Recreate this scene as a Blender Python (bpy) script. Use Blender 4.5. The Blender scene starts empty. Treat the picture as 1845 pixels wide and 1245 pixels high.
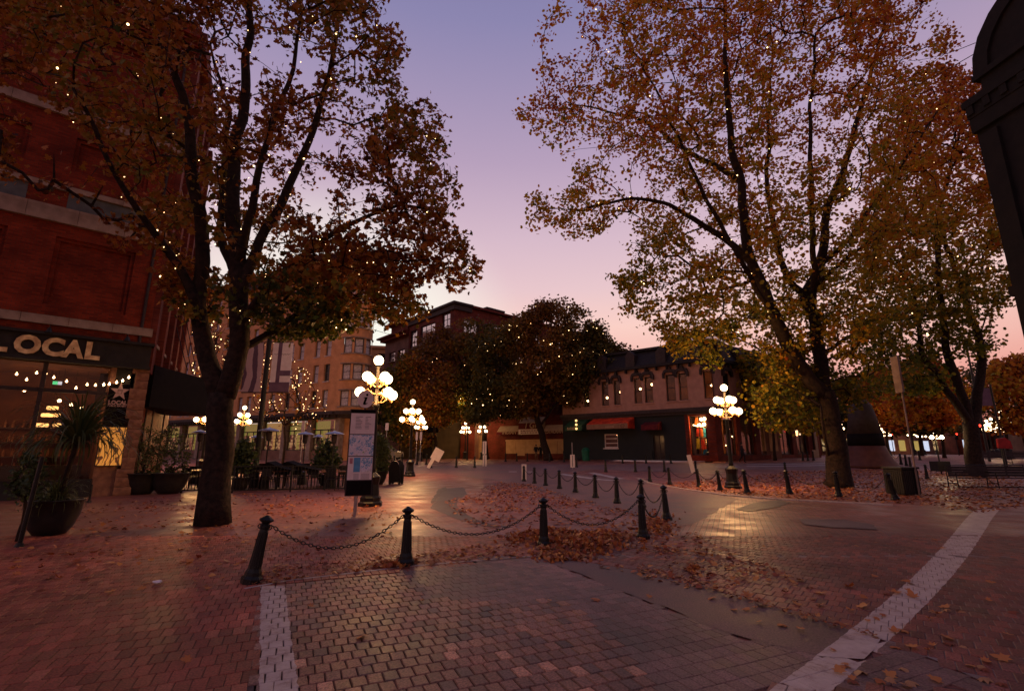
import bpy, bmesh, math, random
import numpy as np
from mathutils import Vector, Matrix, noise
R = math.radians
random.seed(7)
rng = np.random.default_rng(7)

# ------------------------------------------------------------------ camera
F, CX, CY, H = 875.0, 922.5, 622.5, 1.6
TH = math.atan(190 / 875.0)
sc = bpy.context.scene
cam = bpy.data.cameras.new('camera'); cam_o = bpy.data.objects.new('camera', cam)
sc.collection.objects.link(cam_o); sc.camera = cam_o
cam.sensor_width = 36; cam.lens = 36 * F / 1845; cam.clip_end = 3000; cam.clip_start = 0.05
cam_o.location = (0, 0, H); cam_o.rotation_euler = (math.pi / 2 + TH, 0, 0)

# ------------------------------------------------------------------ dusk sky
world = bpy.data.worlds.new('World'); sc.world = world; world.use_nodes = True
wn, wl = world.node_tree.nodes, world.node_tree.links
for n in list(wn): wn.remove(n)
def lin(c):
    return tuple(((v / 255 + 0.055) / 1.055) ** 2.4 if v / 255 > 0.04045 else v / 255 / 12.92 for v in c) + (1,)
wo = wn.new('ShaderNodeOutputWorld'); wb = wn.new('ShaderNodeBackground'); wb.inputs[1].default_value = 1.0
tc = wn.new('ShaderNodeTexCoord'); sx = wn.new('ShaderNodeSeparateXYZ')
nrm = wn.new('ShaderNodeVectorMath'); nrm.operation = 'NORMALIZE'
wl.new(tc.outputs['Generated'], nrm.inputs[0]); wl.new(nrm.outputs[0], sx.inputs[0])
rmp = wn.new('ShaderNodeValToRGB'); e = rmp.color_ramp.elements
stops = [(0.0, (216, 116, 100)), (0.08, (236, 148, 132)), (0.17, (246, 188, 176)), (0.245, (251, 208, 198)), (0.32, (233, 199, 204)),
         (0.41, (216, 187, 202)), (0.54, (184, 161, 189)), (0.72, (140, 134, 176)), (0.85, (116, 114, 160)), (1.0, (100, 98, 142))]
e[0].position = 0; e[0].color = lin(stops[0][1]); e[1].position = 1; e[1].color = lin(stops[-1][1])
for p, c in stops[1:-1]:
    k = e.new(p); k.color = lin(c)
wl.new(sx.outputs['Z'], rmp.inputs[0])
dt = wn.new('ShaderNodeVectorMath'); dt.operation = 'DOT_PRODUCT'
gd = Vector((math.sin(R(-20)) * math.cos(R(7)), math.cos(R(-20)) * math.cos(R(7)), math.sin(R(7))))
dt.inputs[1].default_value = gd; wl.new(nrm.outputs[0], dt.inputs[0])
mr = wn.new('ShaderNodeMapRange'); mr.interpolation_type = 'SMOOTHSTEP'
mr.inputs[1].default_value = 0.915; mr.inputs[2].default_value = 1.0; mr.inputs[4].default_value = 0.95
wl.new(dt.outputs['Value'], mr.inputs[0])
mx = wn.new('ShaderNodeMixRGB'); mx.inputs[2].default_value = lin((252, 253, 240))
wl.new(mr.outputs[0], mx.inputs[0]); wl.new(rmp.outputs[0], mx.inputs[1])
# the half of the sky away from the glow is dimmer
mr2 = wn.new('ShaderNodeMapRange'); mr2.inputs[1].default_value = -0.9; mr2.inputs[2].default_value = 0.5; mr2.inputs[3].default_value = 0.5
wl.new(dt.outputs['Value'], mr2.inputs[0])
mul = wn.new('ShaderNodeMixRGB'); mul.blend_type = 'MULTIPLY'; mul.inputs[0].default_value = 1
wl.new(mx.outputs[0], mul.inputs[1]); wl.new(mr2.outputs[0], mul.inputs[2])
wl.new(mul.outputs[0], wb.inputs[0]); wl.new(wb.outputs[0], wo.inputs[0])
world.cycles_visibility.camera = True
sc.view_settings.view_transform = 'Standard'; sc.view_settings.look = 'None'
sc.view_settings.exposure = 0.0; sc.view_settings.gamma = 1; sc.view_settings.use_curve_mapping = False
sc.cycles.use_denoising = True; sc.cycles.max_bounces = 6; sc.cycles.transparent_max_bounces = 12
sc.cycles.sample_clamp_indirect = 2.5; sc.cycles.use_light_tree = True
sc.cycles.caustics_reflective = False; sc.cycles.caustics_refractive = False

# ------------------------------------------------------------------ geometry of the view -> places
def ss(t): t = min(1, max(0, t)); return t * t * (3 - 2 * t)
def gz(x, y): return (0.6 + 0.28 * ss((x - 18) / 12)) * ss((y - 24) / 20)
def ray(px, py):
    u = (px - CX) / F; v = (CY - py) / F
    return (u, math.cos(TH) - v * math.sin(TH), math.sin(TH) + v * math.cos(TH))
def W(px, py, y):
    r = ray(px, py); return Vector((r[0] / r[1] * y, y, H + r[2] / r[1] * y))
def G(px, py):
    r = ray(px, py); y = 1.0; a = r[0] / r[1]; b = r[2] / r[1]
    while y < 260:
        if H + b * y <= gz(a * y, y): break
        y += 0.02 if y < 40 else 0.1
    return Vector((a * y, y, gz(a * y, y)))
def hit(A, B, px, py):                     # point of a vertical wall A-B: (along, height)
    r = ray(px, py); d = (B - A).to_2d(); L = d.length; d = d / L
    det = r[0] * -d[1] + r[1] * d[0]
    t = (A[0] * -d[1] + A[1] * d[0]) / det
    return (r[0] * t - A[0]) * d[0] + (r[1] * t - A[1]) * d[1], H + r[2] * t

# ------------------------------------------------------------------ materials
MATS = {}
def nodes(name):
    m = bpy.data.materials.new(name); m.use_nodes = True; MATS[name] = m
    return m, m.node_tree.nodes, m.node_tree.links, m.node_tree.nodes['Principled BSDF']
def mat(name, c, rough=0.7, c2=None, scale=4, bump=0.0, bscale=30, metal=0, spec=0.2, detail=4):
    m, n, l, b = nodes(name)
    b.inputs['Roughness'].default_value = rough; b.inputs['Metallic'].default_value = metal
    b.inputs['Specular IOR Level'].default_value = spec
    c = tuple(c) + (1,); c2 = tuple(c2) + (1,) if c2 else tuple(v * 0.6 for v in c[:3]) + (1,)
    t = n.new('ShaderNodeTexCoord'); nz = n.new('ShaderNodeTexNoise'); nz.inputs['Scale'].default_value = scale; nz.inputs['Detail'].default_value = detail
    l.new(t.outputs['Object'], nz.inputs['Vector'])
    r = n.new('ShaderNodeValToRGB'); r.color_ramp.elements[0].position = 0.35; r.color_ramp.elements[1].position = 0.65
    r.color_ramp.elements[0].color = c2; r.color_ramp.elements[1].color = c
    l.new(nz.outputs[0], r.inputs[0]); l.new(r.outputs[0], b.inputs['Base Color'])
    if bump:
        n2 = n.new('ShaderNodeTexNoise'); n2.inputs['Scale'].default_value = bscale; n2.inputs['Detail'].default_value = 5
        l.new(t.outputs['Object'], n2.inputs['Vector'])
        bp = n.new('ShaderNodeBump'); bp.inputs['Strength'].default_value = bump; bp.inputs['Distance'].default_value = 0.02
        l.new(n2.outputs[0], bp.inputs['Height']); l.new(bp.outputs[0], b.inputs['Normal'])
    return m
def emis(name, c, s, sample=False):
    m, n, l, b = nodes(name)
    b.inputs['Base Color'].default_value = tuple(c) + (1,); b.inputs['Emission Color'].default_value = tuple(c) + (1,)
    b.inputs['Emission Strength'].default_value = s
    m.cycles.emission_sampling = 'AUTO' if sample else 'NONE'
    return m
def brickmat(name, c1, c2, mortar, bw=0.22, bh=0.07, mort=0.008, rough=0.8, wall=True, bump=0.6, stain=0.5):
    m, n, l, b = nodes(name)
    t = n.new('ShaderNodeTexCoord'); s = n.new('ShaderNodeSeparateXYZ'); c = n.new('ShaderNodeCombineXYZ')
    l.new(t.outputs['Object'], s.inputs[0]); l.new(s.outputs[0], c.inputs[0]); l.new(s.outputs[2 if wall else 1], c.inputs[1])
    br = n.new('ShaderNodeTexBrick'); br.inputs['Scale'].default_value = 1; br.inputs['Brick Width'].default_value = bw
    br.inputs['Row Height'].default_value = bh; br.inputs['Mortar Size'].default_value = mort; br.inputs['Mortar Smooth'].default_value = 0.2
    br.inputs['Color1'].default_value = tuple(c1) + (1,); br.inputs['Color2'].default_value = tuple(c2) + (1,); br.inputs['Mortar'].default_value = tuple(mortar) + (1,)
    l.new(c.outputs[0], br.inputs['Vector'])
    nz = n.new('ShaderNodeTexNoise'); nz.inputs['Scale'].default_value = 0.9; nz.inputs['Detail'].default_value = 8; l.new(t.outputs['Object'], nz.inputs['Vector'])
    rp = n.new('ShaderNodeMapRange'); rp.inputs[1].default_value = 0.3; rp.inputs[2].default_value = 0.7; rp.inputs[3].default_value = stain; rp.inputs[4].default_value = 1.15
    l.new(nz.outputs[0], rp.inputs[0])
    mm = n.new('ShaderNodeMixRGB'); mm.blend_type = 'MULTIPLY'; mm.inputs[0].default_value = 1
    l.new(br.outputs[0], mm.inputs[1]); l.new(rp.outputs[0], mm.inputs[2]); l.new(mm.outputs[0], b.inputs['Base Color'])
    b.inputs['Roughness'].default_value = rough; b.inputs['Specular IOR Level'].default_value = 0.12
    bp = n.new('ShaderNodeBump'); bp.invert = True; bp.inputs['Strength'].default_value = bump; bp.inputs['Distance'].default_value = 0.01
    l.new(br.outputs['Fac'], bp.inputs['Height']); l.new(bp.outputs[0], b.inputs['Normal'])
    return m
def leafmat(name, cols, trans=0.45, rough=0.6):
    m, n, l, b = nodes(name)
    a = n.new('ShaderNodeAttribute'); a.attribute_name = 'tint'
    r = n.new('ShaderNodeValToRGB'); el = r.color_ramp.elements
    el[0].position = 0; el[0].color = tuple(cols[0]) + (1,); el[1].position = 1; el[1].color = tuple(cols[-1]) + (1,)
    for i, c in enumerate(cols[1:-1]):
        k = el.new((i + 1) / (len(cols) - 1)); k.color = tuple(c) + (1,)
    l.new(a.outputs['Fac'], r.inputs[0]); l.new(r.outputs[0], b.inputs['Base Color']); b.inputs['Roughness'].default_value = rough
    b.inputs['Specular IOR Level'].default_value = 0.25
    tr = n.new('ShaderNodeBsdfTranslucent'); l.new(r.outputs[0], tr.inputs[0])
    mxs = n.new('ShaderNodeMixShader'); mxs.inputs[0].default_value = trans
    l.new(b.outputs[0], mxs.inputs[1]); l.new(tr.outputs[0], mxs.inputs[2]); l.new(mxs.outputs[0], n['Material Output'].inputs[0])
    return m
def glassmat(name, tint=(0.85, 0.82, 0.8), refl=0.02, rough=0.03):
    m, n, l, b = nodes(name); n.remove(b)
    t = n.new('ShaderNodeBsdfTransparent'); t.inputs[0].default_value = tuple(tint) + (1,)
    g = n.new('ShaderNodeBsdfGlossy'); g.inputs['Roughness'].default_value = rough
    fr = n.new('ShaderNodeLayerWeight'); fr.inputs[0].default_value = 0.25
    ad = n.new('ShaderNodeMath'); ad.operation = 'MULTIPLY_ADD'; ad.inputs[1].default_value = 0.35; ad.inputs[2].default_value = refl
    l.new(fr.outputs['Fresnel'], ad.inputs[0])
    x = n.new('ShaderNodeMixShader'); l.new(ad.outputs[0], x.inputs[0]); l.new(t.outputs[0], x.inputs[1]); l.new(g.outputs[0], x.inputs[2])
    l.new(x.outputs[0], n['Material Output'].inputs[0])
    return m
M = MATS
brickmat('red_brick', (0.25, 0.034, 0.014), (0.15, 0.020, 0.010), (0.11, 0.04, 0.025))
brickmat('dark_red_brick', (0.20, 0.038, 0.024), (0.13, 0.026, 0.018), (0.08, 0.035, 0.028), bump=0.4)
brickmat('tan_brick', (0.60, 0.28, 0.125), (0.52, 0.23, 0.10), (0.42, 0.23, 0.13), bump=0.2, stain=0.75)
brickmat('brown_brick', (0.26, 0.13, 0.09), (0.2, 0.1, 0.075), (0.18, 0.12, 0.1), bump=0.2, stain=0.7)
mat('mauve_stucco', (0.44, 0.235, 0.18), 0.85, (0.35, 0.185, 0.14), 2, 0.15, 20)
mat('sandstone', (0.30, 0.22, 0.18), 0.85, (0.2, 0.14, 0.11), 3, 0.6, 12)
mat('rough_stone', (0.30, 0.15, 0.09), 0.9, (0.19, 0.09, 0.06), 5, 1.0, 9)
mat('grey_metal_panel', (0.10, 0.11, 0.12), 0.6, (0.07, 0.075, 0.08), 3)
mat('black_paint', (0.006, 0.006, 0.007), 0.42, (0.012, 0.010, 0.009), 14, 0.35, 60, spec=.28)
mat('dark_wall', (0.03, 0.026, 0.026), 0.75, (0.02, 0.018, 0.018), 3, 0.2, 20)
mat('dark_green_wall', (0.018, 0.020, 0.022), 0.7, (0.014, 0.018, 0.02), 2)
mat('roof_slate', (0.028, 0.022, 0.024), 0.7, (0.016, 0.013, 0.014), 6, 0.4, 25)
mat('dark_trim', (0.05, 0.035, 0.035), 0.7, (0.035, 0.025, 0.025), 4)
mat('window_frame_paint', (0.10, 0.08, 0.08), 0.5)
mat('white_paint', (0.62, 0.52, 0.50), 0.6, (0.5, 0.42, 0.4), 8)
mat('sign_white', (0.80, 0.70, 0.70), 0.5, (0.72, 0.61, 0.61), 5)
mat('cream_letter', (0.82, 0.62, 0.32), 0.6, (0.45, 0.27, 0.13), 5, 0.3, 10, detail=8)
mat('banner_black', (0.008, 0.005, 0.006), 0.8, spec=.1)
mat('banner_pink', (0.62, 0.42, 0.36), 0.7, (0.56, 0.37, 0.32))
mat('terracotta_dark', (0.018, 0.016, 0.016), 0.3, (0.03, 0.025, 0.022), 5)
mat('bark', (0.040, 0.024, 0.017), 0.95, (0.015, 0.010, 0.008), 9, 1.0, 14, detail=8)
mat('red_awning', (0.78, 0.075, 0.02), 0.8, (0.38, 0.03, 0.015), 2)
mat('tan_canvas', (0.28, 0.15, 0.09), 0.85, (0.22, 0.12, 0.07), 3)
mat('maroon', (0.13, 0.014, 0.018), 0.8)
mat('cream_canvas', (0.50, 0.36, 0.24), 0.85, (0.42, 0.3, 0.2), 2)
mat('green_awning', (0.035, 0.09, 0.045), 0.8)
mat('plywood', (0.52, 0.34, 0.18), 0.8, (0.44, 0.27, 0.14), 2)
mat('wood_top', (0.30, 0.13, 0.06), 0.35, (0.2, 0.08, 0.04), 8)
mat('bin_green', (0.02, 0.16, 0.09), 0.5)
mat('steel', (0.42, 0.42, 0.46), 0.28, (0.32, 0.32, 0.36), 5, metal=0.9)
mat('car_paint', (0.45, 0.42, 0.42), 0.25, (0.42, 0.4, 0.4), 3)
mat('rubber', (0.015, 0.015, 0.015), 0.8)
mat('skin', (0.42, 0.24, 0.17), 0.6)
mat('dark_cloth', (0.02, 0.02, 0.025), 0.9)
mat('tan_cloth', (0.22, 0.14, 0.09), 0.9)
mat('hair', (0.03, 0.02, 0.015), 0.7)
mat('soil', (0.03, 0.02, 0.015), 0.95)
mat('pedestal_brown', (0.11, 0.04, 0.03), 0.6, (0.08, 0.028, 0.022), 3, 0.2, 10)
mat('window_dark', (0.015, 0.013, 0.014), 0.12, (0.03, 0.025, 0.025), 2)
mat('curtain', (0.55, 0.5, 0.52), 0.85, (0.3, 0.26, 0.28), 9)
mat('interior_wall', (0.17, 0.065, 0.028), 0.9, (0.08, 0.03, 0.015), 1.2)
mat('stone_paint', (0.50, 0.40, 0.36), 0.7, (0.38, 0.29, 0.26), 9, 0.5, 40, detail=8)
mat('road_marking', (0.55, 0.48, 0.47), 0.6, (0.4, 0.34, 0.33), 4, 0.2, 30, detail=8)
mat('red_sign', (0.4, 0.02, 0.02), 0.6)
glassmat('glass'); glassmat('mirror_glass', (0.25, 0.25, 0.28), 0.5, 0.02)
emis('globe_glow', (1.0, 0.70, 0.40), 9.0)
emis('fairy_glow', (1.0, 0.62, 0.26), 6.0)
emis('bulb_glow', (1.0, 0.60, 0.28), 14.0)
emis('pendant_glow', (1.0, 0.58, 0.2), 2.2)
emis('room_glow', (1.0, 0.50, 0.16), 0.45)
emis('red_glow', (1.0, 0.04, 0.02), 5)
emis('green_glow', (0.1, 0.9, 0.4), 0.8)
emis('flood_glow', (1.0, 0.75, 0.4), 40)

# ------------------------------------------------------------------ object helpers
COL = sc.collection
def tag(o, label=None, cat=None, group=None, kind=None):
    if label: o['label'] = label
    if cat: o['category'] = cat
    if group: o['group'] = group
    if kind: o['kind'] = kind
    return o
def thing(name, label, cat, loc=(0, 0, 0), rz=0, group=None, rot=None):
    o = bpy.data.objects.new(name, None); COL.objects.link(o); o.empty_display_size = 0.2
    o.location = loc; o.rotation_euler = rot if rot else (0, 0, rz)
    return tag(o, label, cat, group)
class MB:
    def __init__(s): s.v = []; s.f = []; s.t = []; s.tint = []
    def quad(s, *p, mi=0):
        k = len(s.v); s.v += [tuple(q) for q in p]; s.f.append(tuple(range(k, k + len(p)))); s.t.append(mi)
    def box(s, x0, x1, y0, y1, z0, z1, mi=0, M_=None):
        c = [(x0, y0, z0), (x1, y0, z0), (x1, y1, z0), (x0, y1, z0), (x0, y0, z1), (x1, y0, z1), (x1, y1, z1), (x0, y1, z1)]
        if M_ is not None: c = [tuple(M_ @ Vector(p)) for p in c]
        k = len(s.v); s.v += c
        for f in ((0, 3, 2, 1), (4, 5, 6, 7), (0, 1, 5, 4), (1, 2, 6, 5), (2, 3, 7, 6), (3, 0, 4, 7)):
            s.f.append(tuple(k + i for i in f)); s.t.append(mi)
        return s
    def prism(s, pts, y0, y1, mi=0, axis='y'):            # polygon in x,z extruded along y (or in x,y extruded along z)
        k = len(s.v); n = len(pts)
        for yy in (y0, y1):
            for a, b in pts: s.v.append((a, yy, b) if axis == 'y' else (a, b, yy) if axis == 'z' else (yy, a, b))
        s.f.append(tuple(range(k, k + n))); s.t.append(mi); s.f.append(tuple(range(k + 2 * n - 1, k + n - 1, -1))); s.t.append(mi)
        for i in range(n):
            j = (i + 1) % n; s.f.append((k + j, k + i, k + n + i, k + n + j)); s.t.append(mi)
        return s
    def lathe(s, prof, n=16, c=(0, 0, 0), mi=0, rot=0):
        k = len(s.v)
        for r_, z in prof:
            for i in range(n):
                a = 2 * math.pi * i / n + rot; s.v.append((c[0] + r_ * math.cos(a), c[1] + r_ * math.sin(a), c[2] + z))
        for j in range(len(prof) - 1):
            for i in range(n):
                i2 = (i + 1) % n; s.f.append((k + j * n + i, k + j * n + i2, k + (j + 1) * n + i2, k + (j + 1) * n + i)); s.t.append(mi)
        s.f.append(tuple(k + i for i in range(n))[::-1]); s.t.append(mi)
        s.f.append(tuple(k + (len(prof) - 1) * n + i for i in range(n))); s.t.append(mi)
        return s
    def tube(s, pts, rad, n=6, mi=0, cap=True):
        pts = [Vector(p) for p in pts]; k = len(s.v); m = len(pts)
        if not hasattr(rad, '__len__'): rad = [rad] * m
        up = None
        for i, p in enumerate(pts):
            d = (pts[min(i + 1, m - 1)] - pts[max(i - 1, 0)]); d = d.normalized() if d.length > 1e-9 else Vector((0, 0, 1))
            if up is None: up = d.orthogonal().normalized()
            a = (up - d * up.dot(d)); a = a.normalized() if a.length > 1e-6 else d.orthogonal().normalized(); up = a; b = d.cross(a)
            for q in range(n):
                t = 2 * math.pi * q / n; s.v.append(tuple(p + (a * math.cos(t) + b * math.sin(t)) * rad[i]))
        for i in range(m - 1):
            for q in range(n):
                q2 = (q + 1) % n; s.f.append((k + i * n + q, k + i * n + q2, k + (i + 1) * n + q2, k + (i + 1) * n + q)); s.t.append(mi)
        if cap:
            s.f.append(tuple(k + q for q in range(n))[::-1]); s.t.append(mi); s.f.append(tuple(k + (m - 1) * n + q for q in range(n))); s.t.append(mi)
        return s
    def sphere(s, c, r_, n=10, mi=0, sz=1.0):
        prof = [(max(1e-4, math.sin(math.pi * j / (n // 2 + 2))) * r_, -math.cos(math.pi * j / (n // 2 + 2)) * r_ * sz) for j in range(n // 2 + 3)]
        return s.lathe(prof, n, c, mi)
    def mesh(s, name, mats, smooth=False):
        me = bpy.data.meshes.new(name); me.from_pydata(s.v, [], s.f)
        for m in mats: me.materials.append(M[m])
        if len(mats) > 1: me.polygons.foreach_set('material_index', s.t)
        if smooth: me.polygons.foreach_set('use_smooth', [True] * len(me.polygons))
        me.update(); return me
    def obj(s, name, mats, parent=None, smooth=False, **k):
        if isinstance(mats, str): mats = [mats]
        o = bpy.data.objects.new(name, s.mesh(name, mats, smooth)); COL.objects.link(o)
        if parent: o.parent = parent
        return tag(o, **k)
def link(name, me, parent=None, loc=(0, 0, 0), rot=(0, 0, 0), scale=(1, 1, 1), **k):
    o = bpy.data.objects.new(name, me); COL.objects.link(o); o.location = loc; o.rotation_euler = rot; o.scale = scale
    if parent: o.parent = parent
    return tag(o, **k)
def copy_tree(o, parent=None, depth=0):
    c = o.copy(); COL.objects.link(c); c.parent = parent
    for ch in list(o.children): copy_tree(ch, c, depth + 1)
    return c
def autosmooth(o, ang=40):
    me = o.data; me.polygons.foreach_set('use_smooth', [True] * len(me.polygons)); me.set_sharp_from_angle(angle=R(ang)); return o
def textmesh(name, s, size, ext=0.01, off=0.0, shear=0.0, align='LEFT'):
    cu = bpy.data.curves.new(name, 'FONT'); cu.body = s; cu.size = size; cu.extrude = ext; cu.offset = off; cu.shear = shear; cu.align_x = align; cu.resolution_u = 3
    o = bpy.data.objects.new(name, cu); COL.objects.link(o)
    me = bpy.data.meshes.new_from_object(o.evaluated_get(bpy.context.evaluated_depsgraph_get()))
    bpy.data.objects.remove(o); bpy.data.curves.remove(cu); return me
def textobj(name, s, size, m, parent, loc, width=None, ext=0.01, off=0.0, shear=0.0, rot=(math.pi / 2, 0, 0), **k):
    me = textmesh(name, s, size, ext, off, shear)
    xs = [v.co.x for v in me.vertices]; x0 = min(xs); w = max(xs) - x0
    for v in me.vertices: v.co.x = (v.co.x - x0) * ((width / w) if width else 1)
    me.materials.clear(); me.materials.append(M[m])
    return link(name, me, parent, loc, rot, **k)

# ================================================================== GROUND
def painted(n, l, color_out, b):
    """white paint laid on the paving: a short straight band and a long curved one, worn at the edges"""
    g = n.new('ShaderNodeNewGeometry'); s = n.new('ShaderNodeSeparateXYZ'); l.new(g.outputs['Position'], s.inputs[0]); X, Y = s.outputs[0], s.outputs[1]
    def m(op, a, b_=None, c=None):
        k = n.new('ShaderNodeMath'); k.operation = op
        for i, v in enumerate((a, b_, c)):
            if v is None: continue
            if isinstance(v, (int, float)): k.inputs[i].default_value = v
            else: l.new(v, k.inputs[i])
        return k.outputs[0]
    nz = n.new('ShaderNodeTexNoise'); nz.inputs['Scale'].default_value = 7; nz.inputs['Detail'].default_value = 6; l.new(g.outputs['Position'], nz.inputs['Vector'])
    wob = m('MULTIPLY_ADD', nz.outputs[0], .07, -.035)
    c = m('MULTIPLY_ADD', m('MULTIPLY_ADD', m('MULTIPLY_ADD', Y, 0.0011619, -0.036959), Y, 1.429323), Y, 0); 
    c = m('MULTIPLY_ADD', m('MULTIPLY_ADD', m('MULTIPLY_ADD', Y, 0.0011619, -0.036959), Y, 1.429323), Y, -2.928845)
    d = m('ABSOLUTE', m('SUBTRACT', m('ADD', X, wob), c)); hw = m('MULTIPLY_ADD', Y, .012, .17)
    b2 = m('MULTIPLY', m('LESS_THAN', d, hw), m('LESS_THAN', Y, 14.9))
    xl = m('MULTIPLY_ADD', Y, -.502, .154); xr = m('MULTIPLY_ADD', Y, -.4933, .388); xw = m('ADD', X, wob)
    b1 = m('MULTIPLY', m('MULTIPLY', m('GREATER_THAN', xw, xl), m('LESS_THAN', xw, xr)), m('LESS_THAN', Y, 6.37))
    n2 = n.new('ShaderNodeTexNoise'); n2.inputs['Scale'].default_value = 5; n2.inputs['Detail'].default_value = 10; n2.inputs['Roughness'].default_value = .75; l.new(g.outputs['Position'], n2.inputs['Vector'])
    wear = n.new('ShaderNodeMapRange'); wear.inputs[1].default_value = .30; wear.inputs[2].default_value = .46; wear.inputs[3].default_value = .25; wear.inputs[4].default_value = .97; l.new(n2.outputs[0], wear.inputs[0])
    top = m('GREATER_THAN', s.outputs[2], -.0075)
    fac = m('MULTIPLY', m('MULTIPLY', m('MAXIMUM', b1, b2), wear.outputs[0]), top)
    cr = n.new('ShaderNodeValToRGB'); cr.color_ramp.elements[0].position = .3; cr.color_ramp.elements[0].color = (.40, .26, .21, 1); cr.color_ramp.elements[1].position = .62; cr.color_ramp.elements[1].color = (.60, .45, .38, 1); l.new(n2.outputs[0], cr.inputs[0])
    x = n.new('ShaderNodeMixRGB'); l.new(fac, x.inputs[0]); l.new(color_out, x.inputs[1]); l.new(cr.outputs[0], x.inputs[2]); l.new(x.outputs[0], b.inputs['Base Color'])
def pave_nodes():
    m, n, l, b = nodes('paving')
    t = n.new('ShaderNodeTexCoord')
    mp = n.new('ShaderNodeMapping'); mp.inputs['Rotation'].default_value = (0, 0, R(-66)); l.new(t.outputs['Object'], mp.inputs[0])
    br = n.new('ShaderNodeTexBrick'); br.inputs['Scale'].default_value = 1; br.inputs['Brick Width'].default_value = 0.22; br.inputs['Row Height'].default_value = 0.11
    br.inputs['Mortar Size'].default_value = 0.007; br.inputs['Mortar Smooth'].default_value = 0.3; br.inputs['Bias'].default_value = 0.0
    br.inputs['Color1'].default_value = (0.31, 0.092, 0.062, 1); br.inputs['Color2'].default_value = (0.21, 0.065, 0.047, 1); br.inputs['Mortar'].default_value = (0.085, 0.042, 0.034, 1)
    l.new(mp.outputs[0], br.inputs['Vector'])
    nz = n.new('ShaderNodeTexNoise'); nz.inputs['Scale'].default_value = 0.35; nz.inputs['Detail'].default_value = 9; nz.inputs['Roughness'].default_value = 0.65; l.new(t.outputs['Object'], nz.inputs['Vector'])
    rp = n.new('ShaderNodeMapRange'); rp.inputs[1].default_value = 0.32; rp.inputs[2].default_value = 0.68; rp.inputs[3].default_value = 0.62; rp.inputs[4].default_value = 1.25; l.new(nz.outputs[0], rp.inputs[0])
    mm = n.new('ShaderNodeMixRGB'); mm.blend_type = 'MULTIPLY'; mm.inputs[0].default_value = 1
    l.new(br.outputs[0], mm.inputs[1]); l.new(rp.outputs[0], mm.inputs[2]); painted(n, l, mm.outputs[0], b)
    n3 = n.new('ShaderNodeTexNoise'); n3.inputs['Scale'].default_value = 1.3; n3.inputs['Detail'].default_value = 6; l.new(t.outputs['Object'], n3.inputs['Vector'])
    rr = n.new('ShaderNodeMapRange'); rr.inputs[1].default_value = 0.35; rr.inputs[2].default_value = 0.65; rr.inputs[3].default_value = 0.36; rr.inputs[4].default_value = 0.62; l.new(n3.outputs[0], rr.inputs[0])
    l.new(rr.outputs[0], b.inputs['Roughness'])
    n4 = n.new('ShaderNodeTexNoise'); n4.inputs['Scale'].default_value = 5; n4.inputs['Detail'].default_value = 8; l.new(t.outputs['Object'], n4.inputs['Vector'])
    b1 = n.new('ShaderNodeBump'); b1.inputs['Strength'].default_value = 0.35; b1.inputs['Distance'].default_value = 0.02; l.new(n4.outputs[0], b1.inputs['Height'])
    b2 = n.new('ShaderNodeBump'); b2.invert = True; b2.inputs['Strength'].default_value = 0.8; b2.inputs['Distance'].default_value = 0.008; l.new(br.outputs['Fac'], b2.inputs['Height'])
    l.new(b1.outputs[0], b2.inputs['Normal']); l.new(b2.outputs[0], b.inputs['Normal'])
    return m
pave_nodes()
def stonemat(name, rough0=0.38, rough1=0.62, lo=0.55, hi=1.3, patch=1.2):
    m, n, l, b = nodes(name)
    a = n.new('ShaderNodeAttribute'); a.attribute_name = 'col'; b.inputs['Specular IOR Level'].default_value = .26
    t = n.new('ShaderNodeTexCoord'); g = n.new('ShaderNodeNewGeometry')
    nz = n.new('ShaderNodeTexNoise'); nz.inputs['Scale'].default_value = patch; nz.inputs['Detail'].default_value = 8; nz.inputs['Roughness'].default_value = 0.7; l.new(g.outputs['Position'], nz.inputs['Vector'])
    rp = n.new('ShaderNodeMapRange'); rp.inputs[1].default_value = 0.3; rp.inputs[2].default_value = 0.7; rp.inputs[3].default_value = lo; rp.inputs[4].default_value = hi; l.new(nz.outputs[0], rp.inputs[0])
    mm = n.new('ShaderNodeMixRGB'); mm.blend_type = 'MULTIPLY'; mm.inputs[0].default_value = 1
    l.new(a.outputs[0], mm.inputs[1]); l.new(rp.outputs[0], mm.inputs[2])
    n2 = n.new('ShaderNodeTexNoise'); n2.inputs['Scale'].default_value = 60; n2.inputs['Detail'].default_value = 6; l.new(g.outputs['Position'], n2.inputs['Vector'])
    sp_ = n.new('ShaderNodeMapRange'); sp_.inputs[1].default_value = .35; sp_.inputs[2].default_value = .65; sp_.inputs[3].default_value = .62; sp_.inputs[4].default_value = 1.38; l.new(n2.outputs[0], sp_.inputs[0])
    m3 = n.new('ShaderNodeMixRGB'); m3.blend_type = 'MULTIPLY'; m3.inputs[0].default_value = 1; l.new(mm.outputs[0], m3.inputs[1]); l.new(sp_.outputs[0], m3.inputs[2]); painted(n, l, m3.outputs[0], b)
    rr = n.new('ShaderNodeMapRange'); rr.inputs[1].default_value = 0.3; rr.inputs[2].default_value = 0.7; rr.inputs[3].default_value = rough0; rr.inputs[4].default_value = rough1; l.new(nz.outputs[0], rr.inputs[0]); l.new(rr.outputs[0], b.inputs['Roughness'])
    bp = n.new('ShaderNodeBump'); bp.inputs['Strength'].default_value = 0.5; bp.inputs['Distance'].default_value = 0.006; l.new(n2.outputs[0], bp.inputs['Height']); l.new(bp.outputs[0], b.inputs['Normal'])
    return m
stonemat('paver', .42, .70, .5, 1.35, 1.6); stonemat('asphalt', 0.45, 0.72, 0.45, 1.4, 1.1)
mat('joint_sand', (0.05, 0.034, 0.03), 0.9, (0.03, 0.02, 0.018), 6, 0.4, 60)

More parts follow.
